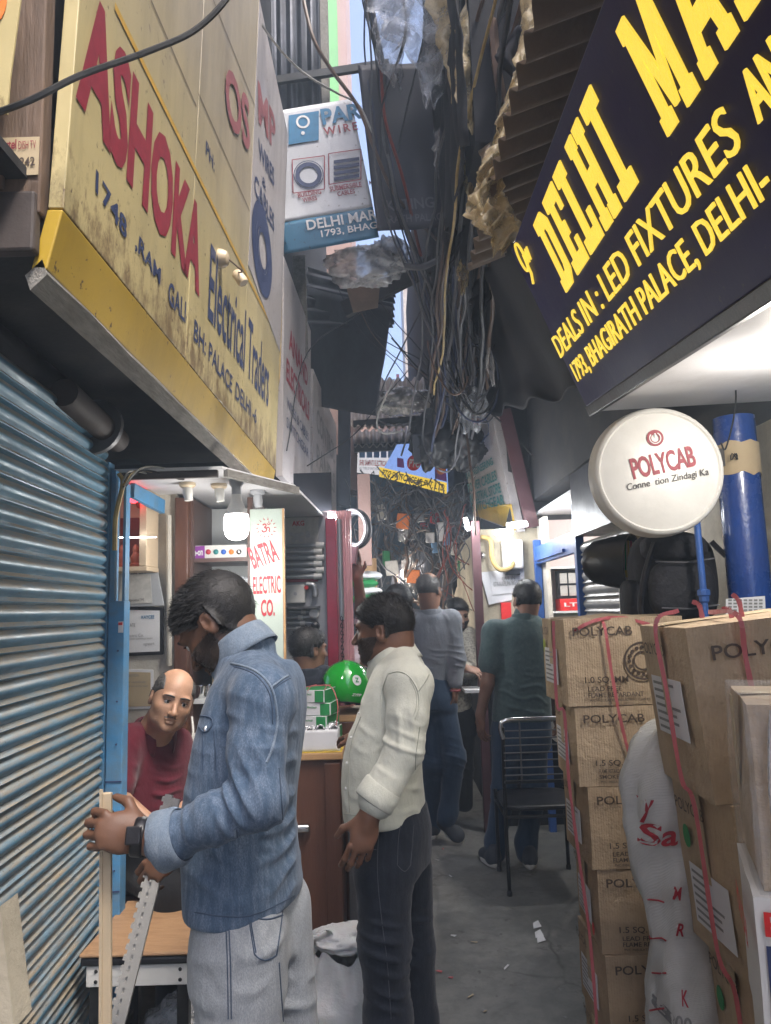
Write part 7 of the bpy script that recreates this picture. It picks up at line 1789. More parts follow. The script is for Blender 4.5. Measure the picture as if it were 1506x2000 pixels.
def hair_mask(front=.052, side=-.005, back=-.060, temple=.035, bald=False):
    def m(q):
        x, y, z = np.abs(q[..., 0]), q[..., 1], q[..., 2]
        line = np.where(y > .0, side + (front - side) * np.clip(y / .085, 0, 1) ** .8 + temple * .5 * np.clip(y / .07, 0, 1) * np.clip((x - .035) / .03, 0, 1) * 0, side + (back - side) * np.clip(-y / .045, 0, 1))
        line = np.where((y > -.028) & (y < .012) & (x > .06), np.maximum(line, .012), line)
        o = z - line
        if bald: o = np.minimum(o, np.maximum(np.maximum(.050 - z + .02 * np.clip(-y / .1, -1, 1), (-.055 - y)), np.minimum(x - .052, .085 - z)))
        return o
    return m
def beard_mask(q):
    x, y, z = np.abs(q[..., 0]), q[..., 1], q[..., 2]
    jaw = np.minimum(np.minimum(-.020 - z - .35 * np.clip(y - .06, 0, 1), y + .0), np.where(y > .07, np.where((z > -.082) & (z < -.055) & (x < .024), -.01, .01), .01))
    jaw = np.where((y > .08) & (x < .017) & (z > -.05), -.01, jaw)
    return jaw

def hair_piece(H, mask, thick, parent, name, matn, seed, strands=1500, slen=.018, comb=(0, -.5, .2), amp=.5, fringe=0.0, res=.0035, shell=True):
    F = Field(res)
    def fn(P):
        q = H.loc(P); m = mask(q)
        flat_ = q.reshape(-1, 3); nz = sn(flat_ * np.array([1.8, .5, 1]), 170, seed).reshape(q.shape[:-1])
        t = thick * (1 + amp * nz) * np.clip(m / .02, 0.05, 1)
        if fringe: t = t + fringe * np.clip((q[..., 1] - .03) / .05, 0, 1) * np.clip((q[..., 2] - .04) / .03, 0, 1)
        return smax(head_sdf(q, H.fat) - t, -m, .004) * H.s
    F.add(fn, H.c - .17 * H.s, H.c + .17 * H.s, .001)
    if shell: v, f = F.mesh(1); ob = mk(name, v, f, matn, parent, smooth=True)
    else: ob = None; sname = name
    if strands:
        q, n = H.surface(strands, seed, mask); rs = np.random.RandomState(seed + 1); vs = []; fs = []
        cb_ = np.array(comb, float)
        for a, b in zip(q, n):
            a = a + b * (thick * .55 if shell else -.0005); d = b * .42 + cb_ + rs.normal(size=3) * .22; d /= np.linalg.norm(d)
            L = slen * rs.uniform(.5, 1.25); w = np.cross(d, rs.normal(size=3)); w = w / np.linalg.norm(w) * .0007
            i = len(vs); mid = a + d * L * .55; tip = a + d * L + cb_ * L * .25
            vs += [H.wp(a - w), H.wp(a + w), H.wp(mid + w * .7), H.wp(mid - w * .7), H.wp(tip)]; fs += [(i, i + 1, i + 2, i + 3), (i + 3, i + 2, i + 4)]
        if ob is not None: mk('strands', np.array(vs), fs, matn, ob)
        else: ob = mk(name, np.array(vs), fs, matn, parent)
    return ob

def eyes(H, parent, look=(0, 1, 0)):
    for s_ in (-1, 1):
        c = H.wp((s_ * .0315, .0765, -.002)); fw = V(H.M @ np.array(look, dtype=np.float32))
        ball = MB().lathe(V(c) - fw * .0115 * H.s, fw, [(0, .001), (.003, .0075), (.008, .0112), (.0145, .0118), (.019, .0098), (.022, .0065), (.0235, .001)], 16).build('eye', 'eye_white', parent, smooth=True)
        MB().lathe(V(c) + fw * .0098 * H.s, fw, [(0, .0066), (.0014, .0054), (.0022, .001)], 14).build('iris', 'eye_dark', ball, smooth=True)
        # upper lid and brow
        P = [V(H.wp((s_ * (.0315 + .0155 * t), .0905 - .006 * t * t, .0065 - .005 * t * t))) for t in np.linspace(-1, 1, 9)]
        MB().tube(P, [.0012, .0022, .0027, .0029, .003, .0029, .0027, .0022, .0012], 6).build('eyelid', 'skin_line', parent, smooth=True)
        P = [V(H.wp((s_ * (.031 + .021 * t), .0975 - .011 * (t * .5 + .5) ** 2, .0235 - .003 * t * t))) for t in np.linspace(-1, 1, 9)]
        MB().tube(P, [.0018, .003, .0036, .0038, .0036, .0034, .003, .0024, .0012], 6).build('eyebrow', 'hair_black', parent, smooth=True)

def hand(F, wrist, d, back, thumb, curl=(.35, .4, .45, .5), s=1.0, thumb_curl=.3, spread=.06, wr=.025):
    """palm and five fingers; back = outward side of the hand, thumb = direction of the thumb edge"""
    d = V(d).normalized(); b = V(back); b = (b - d * b.dot(d)).normalized(); t = V(thumb); t = (t - d * t.dot(d) - b * t.dot(b)).normalized()
    w = V(wrist); R = np.array([list(t), list(d), list(b)], np.float32).T
    F.cone(w, w + d * .03 * s, wr * s, .024 * s, .02)
    F.ell(w + d * .052 * s, (.040 * s, .050 * s, .0165 * s), R, .012)
    F.ell(w + d * .035 * s + t * .022 * s - b * .008 * s, (.018 * s, .032 * s, .015 * s), R, .012)
    L = ((.043, .026, .020), (.047, .030, .021), (.043, .028, .020), (.034, .021, .018)); off = (.030, .010, -.0105, -.029); rr = (.0088, .0090, .0086, .0075)
    for i in range(4):
        p = w + d * ((.090, .094, .090, .082)[i]) * s + t * off[i] * s; a = 0.0; dirv = d
        side = t * (spread * (1.5 - i) / 1.5)
        for j in range(3):
            a += curl[i] * (1.0, 1.15, .8)[j]
            dirv = (d * math.cos(a) - b * math.sin(a) + side).normalized()
            q = p + dirv * L[i][j] * s
            F.cone(p, q, rr[i] * s * (1.0, .95, .88)[j], rr[i] * s * (.95, .88, .74)[j], .005); p = q
    p = w + d * .030 * s + t * .030 * s - b * .006 * s
    d1 = (d * .62 + t * .72 - b * .3).normalized(); q = p + d1 * .040 * s; F.cone(p, q, .0125 * s, .0105 * s, .010)
    d2 = (d * (.62 + thumb_curl) + t * (.5 - thumb_curl) - b * (.3 + thumb_curl * .6)).normalized(); F.cone(q, q + d2 * .032 * s, .0105 * s, .0082 * s, .006)

def collar(c, right, front, a, bf, bb, h, matn, parent, tilt=.3, open_=.35, drop=.03):
    """folded shirt collar round the neck base at c"""
    c = V(c); R = V(right); Fv = V(front); U = (R.cross(Fv)).normalized()
    if U.z < 0: U = -U
    rows = [(1.0, 0.0), (.98, h * .6), (1.01, h), (1.05, h * .95), (1.12, h * .3), (1.17, -drop)]
    def fn(u, v):
        t = open_ * .5 + u * (2 * math.pi - open_); k = v * (len(rows) - 1); i = min(int(k), len(rows) - 2); q = k - i
        s_ = rows[i][0] * (1 - q) + rows[i + 1][0] * q; z = rows[i][1] * (1 - q) + rows[i + 1][1] * q
        x = math.sin(t); y = math.cos(t)
        pt = max(0, y) ** 3 * (v > .7) * .02
        return c + R * (a * s_ * x) + Fv * ((bf if y > 0 else bb) * s_ * y + pt) + U * (z - tilt * y * bf * .9 - max(0, y) * .012 * (v > .7))
    return MB().grid(fn, 44, 15).build('collar', matn, parent, smooth=True, solid=.003)

def shoe(toe, heel, w, matn, parent, h=.085, up=(0, 0, 1)):
    toe = V(toe); heel = V(heel); d = toe - heel; L = d.length; d.normalize(); u = V(up); u = (u - d * u.dot(d)).normalized(); r = d.cross(u)
    R = np.array([list(r), list(d), list(u)], np.float32).T
    F = Field(.005)
    F.ell(heel + d * L * .72 + u * .032, (w * .5, L * .28, .036), R, .02); F.ell(heel + d * L * .35 + u * .04, (w * .42, L * .33, .045), R, .03); F.cone(heel + d * L * .22 + u * .045, heel + d * L * .20 + u * h, w * .40, w * .36, .03)
    v, f = F.mesh(1); o = mk('shoe', v, f, matn, parent, smooth=True)
    def sole(u_, v_):
        t = u_ * 2 * math.pi; k = (1.0, 1.03, 1.03, .98)[min(3, int(v_ * 3 + .01))]
        x = math.sin(t) * w * (.48 if math.cos(t) > 0 else .42) * k; y = math.cos(t) * L * .5 * k
        return heel + d * (L * .5 + y) + r * x + u * (.0 + .024 * v_)
    mb = MB().grid(sole, 28, 3); mb.f.append(tuple(reversed(range(28)))); mb.build('sole', 'sole_white', o, smooth='auto')
    return o

from mathutils.bvhtree import BVHTree
class Skin:
    """a finished garment surface to lay seams, stitching and pockets on"""
    def __init__(s, v, f): s.t = BVHTree.FromPolygons(np.asarray(v).tolist(), np.asarray(f).tolist())
    def hit(s, px, py, lift=.0):
        d = ray(px, py).normalized(); r = s.t.ray_cast(CAM_POS, d)
        return None if r[0] is None else r[0] + r[1] * lift
    def line(s, pts, r, matn, parent, name='seam', lift=.0005, n=8):
        P = []
        Q = rnd_walk([V((x, y, 0)) for x, y in pts], 0, n)
        for q in Q:
            h = s.hit(q.x, q.y, lift)
            if h is not None and (not P or (h - P[-1]).length < .05): P.append(h)
        if len(P) > 2: return MB().tube(P, r, 5, cap=False).build(name, matn, parent, smooth=True)
    def dot(s, px, py, r, matn, parent, name='button'):
        h = s.hit(px, py); 
        if h is not None:
            n = (CAM_POS - h).normalized(); MB().lathe(h - n * .001, n, [(0, r), (.002, r), (.003, r * .6)], 12).build(name, matn, parent, smooth='auto')
# --- skin, hair and cloth
mat('skin_denim', (0.150, 0.072, 0.042), .5, var=.14, scale=16, bump=.12, bscale=170, bdist=.002, sss=.06)
mat('skin_white', (0.165, 0.080, 0.048), .45, var=.16, scale=16, bump=.12, bscale=170, bdist=.002, sss=.06)
mat('skin_maroon', (0.36, 0.20, 0.125), .5, var=.2, scale=22, bump=.2, bscale=170, bdist=.002, sss=.08)
mat('skin_teal', (0.19, 0.095, 0.058), .5, var=.12, scale=16, bump=.1, bscale=150, bdist=.002, sss=.06)
mat('skin_pale', (0.36, 0.21, 0.15), .5, var=.12, scale=16, bump=.1, bscale=150, bdist=.002, sss=.06)
mat('skin_line', (0.07, 0.035, 0.022), .6, var=.1, bump=0)
mat('hair_black', (0.010, 0.009, 0.009), .55, var=.3, scale=60, bump=.5, bscale=260, bdist=.003)
mat('hair_grey', (0.05, 0.047, 0.045), .5, var=.5, scale=60, bump=.5, bscale=260, bdist=.003)
mat('beard_dark', (0.034, 0.021, 0.015), .6, var=.3, scale=60, bump=.4, bscale=300, bdist=.002)
mat('eye_white', (0.62, 0.58, 0.54), .2, var=.05, bump=0); mat('eye_dark', (0.012, 0.008, 0.006), .08, var=.1, bump=0)
mat('sole_white', (0.50, 0.49, 0.45), .6, var=.12, scale=14, grime=(.2, .18, .15))
def fabric(name, c, fade, streak=(1, 1, .12), weave=420, rough=.85, amt=.5, fscale=5, fine=.5, world=True):
    m, t, b = nt(name); g = t.nodes.new('ShaderNodeNewGeometry'); co = g.outputs['Position']
    f1 = nnoise(t, co, fscale, 6, .6); f2 = nnoise(t, co, 60, 5, .7, streak); f3 = nnoise(t, co, weave, 3, .6, (1, 1, .5))
    cc = nramp(t, f1, [(.3, mul(c, .82)), (.7, mul(c, 1.15))])
    cc = nmix(t, nramp(t, f2, [(.42, 0.0), (.68, amt)]), cc, fade)
    cc = nmix(t, nramp(t, f3, [(.4, fine), (.6, 0.0)]), cc, mul(c, .62))
    lk(t, cc, b.inputs['Base Color']); b.inputs['Roughness'].default_value = rough; b.inputs['Specular IOR Level'].default_value = .25
    b.inputs['Sheen Weight'].default_value = .15
    bn = t.nodes.new('ShaderNodeBump'); bn.inputs['Strength'].default_value = .35; bn.inputs['Distance'].default_value = .002; lk(t, f3, bn.inputs['Height'])
    b2 = t.nodes.new('ShaderNodeBump'); b2.inputs['Strength'].default_value = .35; b2.inputs['Distance'].default_value = .012; lk(t, nnoise(t, co, 26, 4, .55, (1, 1, .6)), b2.inputs['Height']); lk(t, bn.outputs[0], b2.inputs['Normal'])
    lk(t, b2.outputs[0], b.inputs['Normal'])
fabric('denim_shirt', (0.085, 0.135, 0.21), (0.25, 0.31, 0.40), amt=.7)
fabric('denim_light', (0.19, 0.245, 0.315), (0.34, 0.39, 0.45), amt=.5)
fabric('jeans_pale', (0.37, 0.395, 0.42), (0.52, 0.54, 0.56), amt=.5, fscale=4)
fabric('shirt_cream', (0.66, 0.66, 0.555), (0.72, 0.71, 0.62), amt=.25, fine=.15, rough=.7)
fabric('trousers_black', (0.013, 0.017, 0.027), (0.036, 0.045, 0.064), amt=.5)
fabric('shirt_maroon', (0.095, 0.007, 0.017), (0.125, 0.012, 0.026), amt=.3, fine=.3)
fabric('cloth_black', (0.010, 0.010, 0.012), (0.02, 0.02, 0.022), amt=.3)
fabric('shirt_grey', (0.21, 0.225, 0.25), (0.27, 0.285, 0.31), amt=.35, fine=.35)
fabric('jeans_blue', (0.022, 0.045, 0.085), (0.055, 0.09, 0.14), amt=.45)
fabric('shirt_teal', (0.052, 0.085, 0.086), (0.12, 0.155, 0.155), streak=(1, 1, 1), amt=.5, fine=.5)
fabric('shirt_pink', (0.52, 0.44, 0.46), (0.60, 0.54, 0.55), amt=.3, fine=.2)
fabric('shirt_floral', (0.50, 0.47, 0.40), (0.10, 0.08, 0.07), streak=(1, 1, 1), amt=.9, fine=.2)
flat('thread_blue', (0.055, 0.085, 0.14)); flat('thread_cream', (0.40, 0.40, 0.32)); flat('thread_dark', (0.07, 0.075, 0.085))
# ------------------------------------------------------------------ helper: garment rings read in side or back view
def rings_px(rows, Y, w, F, L, facing):
    """rows: (py, px left, px right); facing 'side-left' (front is image left), or 'back'"""
    out = []
    for (py, l, r), wi in zip(rows, w):
        a, b = at(l, py, Y), at(r, py, Y); c = (a + b) / 2; h = (b - a).length / 2
        if facing == 'side': out.append((c, wi, h, h))
        else: out.append((c, h, wi, wi))
    return out
def person(loc, label, cat='person', name='person'):
    return empty(name, (loc[0], loc[1], 0), label, cat)
ZUP = V((0, 0, 1))

# ================================================================== man in the denim shirt
e = person((-.35, 1.76), 'man in faded blue denim shirt and pale jeans, head bowed over a plastic strip')
Fd = V((-.97, .24, 0)).normalized(); Ld = V((Fd.y, -Fd.x, 0))      # Ld: his right, away from the viewer
th = RAD(44); hf = Fd * math.cos(th) - ZUP * math.sin(th); hu = Fd * math.sin(th) + ZUP * math.cos(th)
hc = at(432, 1222, 1.80)
H = Head(hc + hu * .012, hf, hu, 1.0, 1.06)
B = Field(.0045)
H.into(B, .02)
nb = at(492, 1300, 1.79)
B.cone(V(H.wp((0, -.028, -.055))), nb, .046, .058, .02)
B.loft(Ld, Fd, [(at(490, 1318, 1.78), .12, .05, .05), (at(490, 1400, 1.78), .15, .08, .08), (at(475, 1780, 1.78), .13, .08, .08)])
sh_l, el_l, wr_l = at(512, 1372, 1.575), at(494, 1565, 1.50), at(312, 1640, 1.535)
sh_r, el_r, wr_r = at(486, 1368, 1.98), at(430, 1560, 2.02), at(350, 1652, 1.93)
hn = at(288, 1634, 1.535)
B.chain([sh_l, el_l, wr_l, hn], [.045, .040, .031, .027]); B.chain([sh_r, el_r, wr_r], [.045, .040, .027])
hand(B, hn, at(205, 1622, 1.52) - hn, (.1, -1, .35), (.0, .35, 1), curl=(.95, .95, .9, .85), s=1.0, thumb_curl=.3, wr=.028)
hand(B, wr_r, V((-.6, -.15, -.5)), (.3, -.6, .6), (-.5, -.6, .3), curl=(.7, .7, .7, .7), s=.95)
v, f = B.mesh(1); body = mk('body', v, f, 'skin_denim', e, smooth=True)
hair_piece(H, hair_mask(.050, -.014, -.095), .008, e, 'hair', 'hair_black', 4, 9000, .020, (0, .75, .1), .12, .010)
hair_piece(H, beard_mask, .0018, e, 'beard', 'beard_dark', 9, 2600, .006, (0, .2, -.5), .3)
eyes(H, e)
S = Field(.0055)
rows = [(1292, 462, 572), (1325, 424, 592), (1380, 402, 598), (1440, 384, 595), (1500, 374, 588), (1560, 362, 581), (1620, 360, 580), (1680, 362, 587), (1735, 366, 592), (1762, 372, 590)]
S.loft(Ld, Fd, [(c_, w_ * .96, d_ * .89, b_ * .89) for c_, w_, d_, b_ in rings_px(rows, 1.78, [.12, .165, .178, .178, .175, .172, .172, .178, .185, .19], Fd, Ld, 'side')], .03, 2.3)
S.chain([at(492, 1318, 1.70), sh_l + V((0, 0, .005)), at(500, 1470, 1.535), el_l + V((.012, 0, 0)), at(420, 1598, 1.50), at(345, 1634, 1.525)], [.055, .065, .054, .050, .045, .043], .03)
S.cone(at(350, 1632, 1.525), at(326, 1641, 1.53), .047, .048, .006)
S.chain([at(480, 1318, 1.90), sh_r, el_r, wr_r + V((.05, 0, .01))], [.055, .072, .058, .046], .03)
S.cone(at(485, 1300, 1.79), at(490, 1270, 1.80), .080, .060, .03)
v, f = S.mesh(2)
v = cloth(v, f, [(at(455, 1545, 1.45), .09, (1, 0, .55), 34, .009), (at(520, 1420, 1.55), .09, (.2, 0, 1), 26, .006), (at(560, 1560, 1.7), .16, (.25, 0, 1), 17, .007), (at(560, 1680, 1.68), .14, (-.3, 0, 1), 18, .006), (at(400, 1640, 1.48), .07, (1, 0, .3), 30, .005), (at(430, 1700, 1.62), .12, (.5, 0, 1), 14, .005), (at(555, 1330, 1.6), .08, (1, 0, .4), 20, .004)], .004, 1)
shirt = mk('denim_shirt', v, f, 'denim_shirt', e, smooth=True)
K = Skin(v, f)
for ln, r_, m_ in (([(452, 1296), (480, 1303), (505, 1315), (528, 1340), (538, 1372), (541, 1415), (532, 1460), (520, 1490)], .0030, 'denim_light'), ([(456, 1302), (480, 1309), (502, 1321), (522, 1345), (531, 1375), (533, 1415)], .0012, 'thread_blue'),
                   ([(530, 1343), (555, 1324), (588, 1308)], .0025, 'denim_light'), ([(528, 1350), (555, 1331), (588, 1315)], .0011, 'thread_blue'), ([(458, 1620), (462, 1680), (467, 1740), (468, 1775)], .0022, 'denim_light'), ([(463, 1620), (467, 1680), (472, 1740), (473, 1775)], .0011, 'thread_blue'),
                   ([(388, 1398), (412, 1402), (414, 1418), (400, 1430), (388, 1420)], .0016, 'thread_blue'), ([(396, 1432), (396, 1470), (397, 1505)], .0014, 'thread_blue'), ([(418, 1428), (420, 1470), (420, 1505)], .0014, 'thread_blue'), ([(380, 1782), (440, 1790), (500, 1785), (585, 1745)], .0013, 'thread_blue'),
                   ([(545, 1500), (552, 1600), (556, 1700), (558, 1755)], .0016, 'thread_blue')):
    K.line(ln, r_, m_, shirt)
K.dot(402, 1424, .005, 'chrome', shirt)
# rolled cuff, collar, pocket, seams
ca_ = (at(322, 1642, 1.53) - at(352, 1632, 1.525)).normalized()
MB().lathe(at(356, 1630, 1.525), ca_, [(0, .050), (.008, .0545), (.028, .056), (.046, .058), (.049, .054), (.04, .046)], 28, cap=False).build('rolled_cuff', 'denim_light', shirt, smooth=True, solid=.003)
cax = (at(522, 1222, 1.80) - at(440, 1300, 1.77)).normalized(); cn = V((.0, 0, 0)) + (hu * .35 + ZUP * .65).normalized()
cc_ = at(480, 1258, 1.79)
cR = Ld; cF = (Fd * .78 - ZUP * .62).normalized()
collar(at(480, 1264, 1.79), cR, cF, .068, .076, .062, .034, 'denim_light', shirt, tilt=-.05, open_=.5, drop=.022)
pk_c = at(402, 1450, 1.60)
def patch(pts, n_, matn, name, par, lift=.004):
    return MB().slab([V(p) + V(n_) * lift for p in pts], n_, .003).build(name, matn, par, bevel=.001)
def seam(pts, r, matn, par, name='seam'): return MB().tube(rnd_walk(pts, 0, 5), r, 5, cap=False).build(name, matn, par, smooth=True)
# jeans
T = Field(.006)
T.loft(Ld, Fd, [(at(480, 1740, 1.78), .145, .085, .085), (at(482, 1800, 1.78), .155, .094, .092), (at(482, 1880, 1.78), .165, .096, .100)], .03, 2.3)
kl = at(470, 1800, 1.69); kr = at(512, 1800, 1.88)
T.chain([V((kl.x, 1.69, .80)), V((kl.x - .005, 1.685, .48)), V((kl.x + .012, 1.69, .12)), V((kl.x + .012, 1.69, .05))], [.100, .086, .080, .082], .04)
T.chain([V((kr.x + .02, 1.88, .80)), V((kr.x + .045, 1.885, .48)), V((kr.x + .07, 1.89, .12)), V((kr.x + .07, 1.89, .05))], [.098, .084, .078, .080], .03)
v, f = T.mesh(2); v = cloth(v, f, [(V((kl.x, 1.6, .55)), .12, (.2, 0, 1), 16, .008), (V((kr.x + .04, 1.8, .6)), .12, (.3, 0, 1), 15, .008), (at(520, 1850, 1.65), .1, (.6, 0, 1), 15, .005), (at(420, 1800, 1.65), .09, (-.5, 0, 1), 16, .005)], .004, 4)
tr = mk('jeans', v, f, 'jeans_pale', e, smooth=True)
K = Skin(v, f)
for ln in ([(484, 1778), (490, 1820), (497, 1864)], [(552, 1778), (547, 1820), (540, 1866)], [(497, 1864), (508, 1873), (522, 1875), (540, 1866)], [(487, 1778), (493, 1820), (500, 1861)], [(441, 1805), (444, 1880), (446, 1990)], [(447, 1805), (450, 1880), (452, 1990)], [(545, 1880), (549, 1940), (553, 1995)]):
    K.line(ln, .0014, 'thread_blue', tr, 'stitching')
K.line([(484, 1790), (520, 1796), (552, 1788)], .0018, 'thread_blue', tr, 'stitching')
for hx, hy in ((kl.x + .01, 1.69), (kr.x + .07, 1.89)): shoe((hx - .19, hy + .03, 0.004), (hx + .075, hy, 0.004), .095, 'cloth_black', e)
# watch
wc = at(272, 1634, 1.535); wd = (at(250, 1632, 1.53) - at(292, 1636, 1.537)).normalized()
wt = MB().lathe(wc - wd * .011, wd, [(0, .0345), (.003, .0365), (.019, .0365), (.022, .0345)], 26, cap=False).build('wristwatch', 'black_plastic', e, smooth='auto', solid=.003)
MB().box(wc + V((.0, -.035, .012)), (.030, .008, .034), Matrix.Rotation(-.3, 3, 'X')).build('watch_face', 'black_plastic', wt, bevel=.003)

# ================================================================== man in the cream shirt
e = person((0.0, 2.47), 'man in cream shirt and black jeans standing in profile at the counter')
Fd = V((-.95, .30, 0)).normalized(); Ld = V((Fd.y, -Fd.x, 0))
th = RAD(4); hf = Fd * math.cos(th) - ZUP * math.sin(th); hu = Fd * math.sin(th) + ZUP * math.cos(th)
H = Head(at(750, 1228, 2.50), hf, hu, .96, 1.06)
B = Field(.0045); H.into(B, .02)
nb = at(776, 1310, 2.5); B.cone(V(H.wp((0, -.04, -.05))), nb, .060, .064, .03); B.cone(V(H.wp((0, 0, -.075))), nb + Fd * .015, .05, .055, .03)
B.loft(Ld, Fd, [(at(778, 1300, 2.5), .13, .06, .06), (at(770, 1400, 2.5), .14, .08, .08), (at(755, 1570, 2.5), .14, .09, .09)])
sh_l, el_l, wr_l = at(800, 1338, 2.30), at(790, 1462, 2.24), at(722, 1592, 2.20)
sh_r, el_r, wr_r = at(775, 1332, 2.70), at(735, 1440, 2.92), at(700, 1440, 3.30)
B.chain([sh_l, el_l, wr_l], [.045, .042, .029]); B.chain([sh_r, el_r, wr_r], [.045, .038, .026])
hand(B, wr_l, at(706, 1650, 2.19) - wr_l, (.15, -1, .1), (-1, -.1, -.2), curl=(.38, .42, .48, .55), s=1.02, thumb_curl=.2)
hand(B, wr_r, at(655, 1428, 3.52) - wr_r, (.0, -.4, 1), (.3, -.9, 0), curl=(.3, .3, .35, .4), s=1.0)
v, f = B.mesh(1); mk('body', v, f, 'skin_white', e, smooth=True)
hair_piece(H, hair_mask(.048, -.012, -.075), .006, e, 'hair', 'hair_black', 14, 9000, .017, (0, .45, .35), .14, .010)
hair_piece(H, beard_mask, .0025, e, 'beard', 'beard_dark', 19, 2600, .006, (0, .2, -.5), .3)
eyes(H, e)
S = Field(.0055)
rows = [(1283, 750, 812), (1303, 734, 828), (1340, 718, 840), (1390, 700, 842), (1430, 680, 834), (1480, 669, 826), (1530, 666, 829), (1570, 668, 834), (1596, 671, 836)]
S.loft(Ld, Fd, [(c_, w_, d_ * .90, b_ * .90) for c_, w_, d_, b_ in rings_px(rows, 2.5, [.10, .15, .178, .18, .18, .18, .18, .182, .18], Fd, Ld, 'side')], .03, 2.3)
S.chain([at(788, 1300, 2.42), sh_l, at(796, 1400, 2.26), el_l, at(752, 1535, 2.22)], [.055, .068, .058, .054, .052], .03)
S.cone(at(756, 1525, 2.22), at(738, 1560, 2.21), .054, .056, .006)
S.chain([at(778, 1303, 2.58), sh_r, el_r, wr_r + V((.03, -.10, 0))], [.055, .07, .056, .045], .03)
S.cone(at(780, 1300, 2.5), at(778, 1275, 2.5), .08, .064, .03)
v, f = S.mesh(2)
v = cloth(v, f, [(at(800, 1560, 2.35), .13, (.35, 0, 1), 17, .007), (at(815, 1480, 2.38), .12, (-.2, 0, 1), 19, .006), (at(730, 1440, 2.35), .12, (.6, 0, 1), 15, .005), (at(775, 1470, 2.18), .08, (.3, 0, 1), 26, .006), (at(705, 1570, 2.4), .10, (1, 0, .3), 18, .005), (at(765, 1420, 2.22), .10, (1, 0, .12), 22, .005)], .0035, 6)
shirt = mk('cream_shirt', v, f, 'shirt_cream', e, smooth=True)
K = Skin(v, f)
for ln, r_, m_ in (([(758, 1316), (780, 1312), (800, 1322), (816, 1350), (818, 1380), (811, 1405)], .0022, 'shirt_cream'), ([(758, 1316), (748, 1345), (743, 1380), (742, 1410)], .0022, 'shirt_cream'), ([(818, 1350), (832, 1330), (838, 1318)], .0018, 'thread_cream'), ([(800, 1326), (812, 1352), (813, 1380), (807, 1400)], .0010, 'thread_cream'),
                   ([(820, 1420), (812, 1480), (812, 1540), (816, 1590)], .0014, 'thread_cream'), ([(672, 1590), (720, 1594), (780, 1594), (832, 1588)], .0012, 'thread_cream'), ([(705, 1400), (690, 1440), (682, 1490), (682, 1560), (684, 1590)], .0014, 'thread_cream')):
    K.line(ln, r_, m_, shirt)
for q in ((700, 1392), (684, 1440), (676, 1490), (674, 1540)): K.dot(q[0] + 2, q[1], .0045, 'white_plastic', shirt)
ca_ = (at(728, 1572, 2.21) - at(752, 1533, 2.22)).normalized()
MB().lathe(at(751, 1532, 2.22), ca_, [(0, .052), (.008, .0575), (.04, .059), (.058, .060), (.061, .056), (.05, .047)], 28, cap=False).build('rolled_cuff', 'shirt_cream', shirt, smooth=True, solid=.003)
collar(at(774, 1290, 2.5), Ld, (Fd * .86 - ZUP * .5).normalized(), .074, .085, .070, .042, 'shirt_cream', shirt, tilt=-.02, open_=.7, drop=.03)
T = Field(.006)
T.loft(Ld, Fd, [(at(762, 1570, 2.5), .165, .105, .110), (at(768, 1620, 2.5), .172, .105, .118), (at(772, 1690, 2.5), .170, .098, .110)], .03, 2.3)
kl = at(752, 1640, 2.42); kr = at(788, 1640, 2.60)
lx = [at(750, 1700, 2.40), at(751, 1840, 2.38), at(758, 1990, 2.38)]; rx = [at(792, 1700, 2.60), at(806, 1850, 2.62), at(816, 1990, 2.64)]
T.chain([lx[0], lx[1], lx[2], V((lx[2].x + .01, 2.38, .05))], [.092, .074, .068, .066], .04); T.chain([rx[0], rx[1], rx[2], V((rx[2].x + .01, 2.64, .05))], [.090, .072, .066, .066], .03)
v, f = T.mesh(2); v = cloth(v, f, [(at(750, 1850, 2.3), .10, (.25, 0, 1), 22, .008), (at(810, 1850, 2.5), .10, (.25, 0, 1), 20, .008), (at(750, 1950, 2.3), .10, (.3, 0, 1), 22, .006), (at(790, 1690, 2.4), .09, (.8, 0, 1), 17, .005)], .003, 8)
tr = mk('jeans', v, f, 'trousers_black', e, smooth=True)
K = Skin(v, f)
for ln in ([(742, 1605), (738, 1660), (738, 1720), (746, 1800), (756, 1880), (764, 1990)], [(782, 1612), (778, 1640), (776, 1690)], [(776, 1690), (790, 1702), (802, 1690)], [(802, 1690), (806, 1640), (808, 1612)], [(700, 1640), (712, 1655), (736, 1660)]): K.line(ln, .0012, 'thread_dark', tr, 'stitching')
for q in (lx[2], rx[2]): shoe((q.x - .18, q.y + .05, .004), (q.x + .08, q.y, .004), .095, 'cloth_black', e)

# ================================================================== bald man in maroon
e = person((-.90, 3.10), 'balding man in maroon polo shirt leaning out to look past the blue post')
tilt = RAD(17); fw = V((.40, -.90, -.10)).normalized(); upv = (ZUP * math.cos(tilt) + V((1, .3, 0)).normalized() * math.sin(tilt))
H = Head(at(337, 1364, 3.0), fw, upv, 1.0, 1.2)
B = Field(.004); H.into(B, .02)
nb = at(300, 1432, 3.07); B.cone(V(H.wp((0, -.035, -.055))), nb, .060, .068, .03); B.cone(V(H.wp((0, .01, -.08))), nb + V((.02, -.02, 0)), .052, .058, .03)
Fm = V((.72, -.69, 0)).normalized(); Lm = V((Fm.y, -Fm.x, 0))
B.loft(Lm, Fm, [(at(290, 1440, 3.1), .14, .07, .07), (at(285, 1600, 3.12), .13, .08, .08)])
sr_, er_, wr_ = at(238, 1456, 2.97), at(226, 1560, 2.85), at(318, 1632, 2.80)
sl_, el_, wl_ = at(322, 1452, 3.22), at(345, 1560, 3.15), at(345, 1645, 2.95)
B.chain([sr_, er_, wr_], [.05, .044, .030]); B.chain([sl_, el_, wl_], [.05, .044, .030])
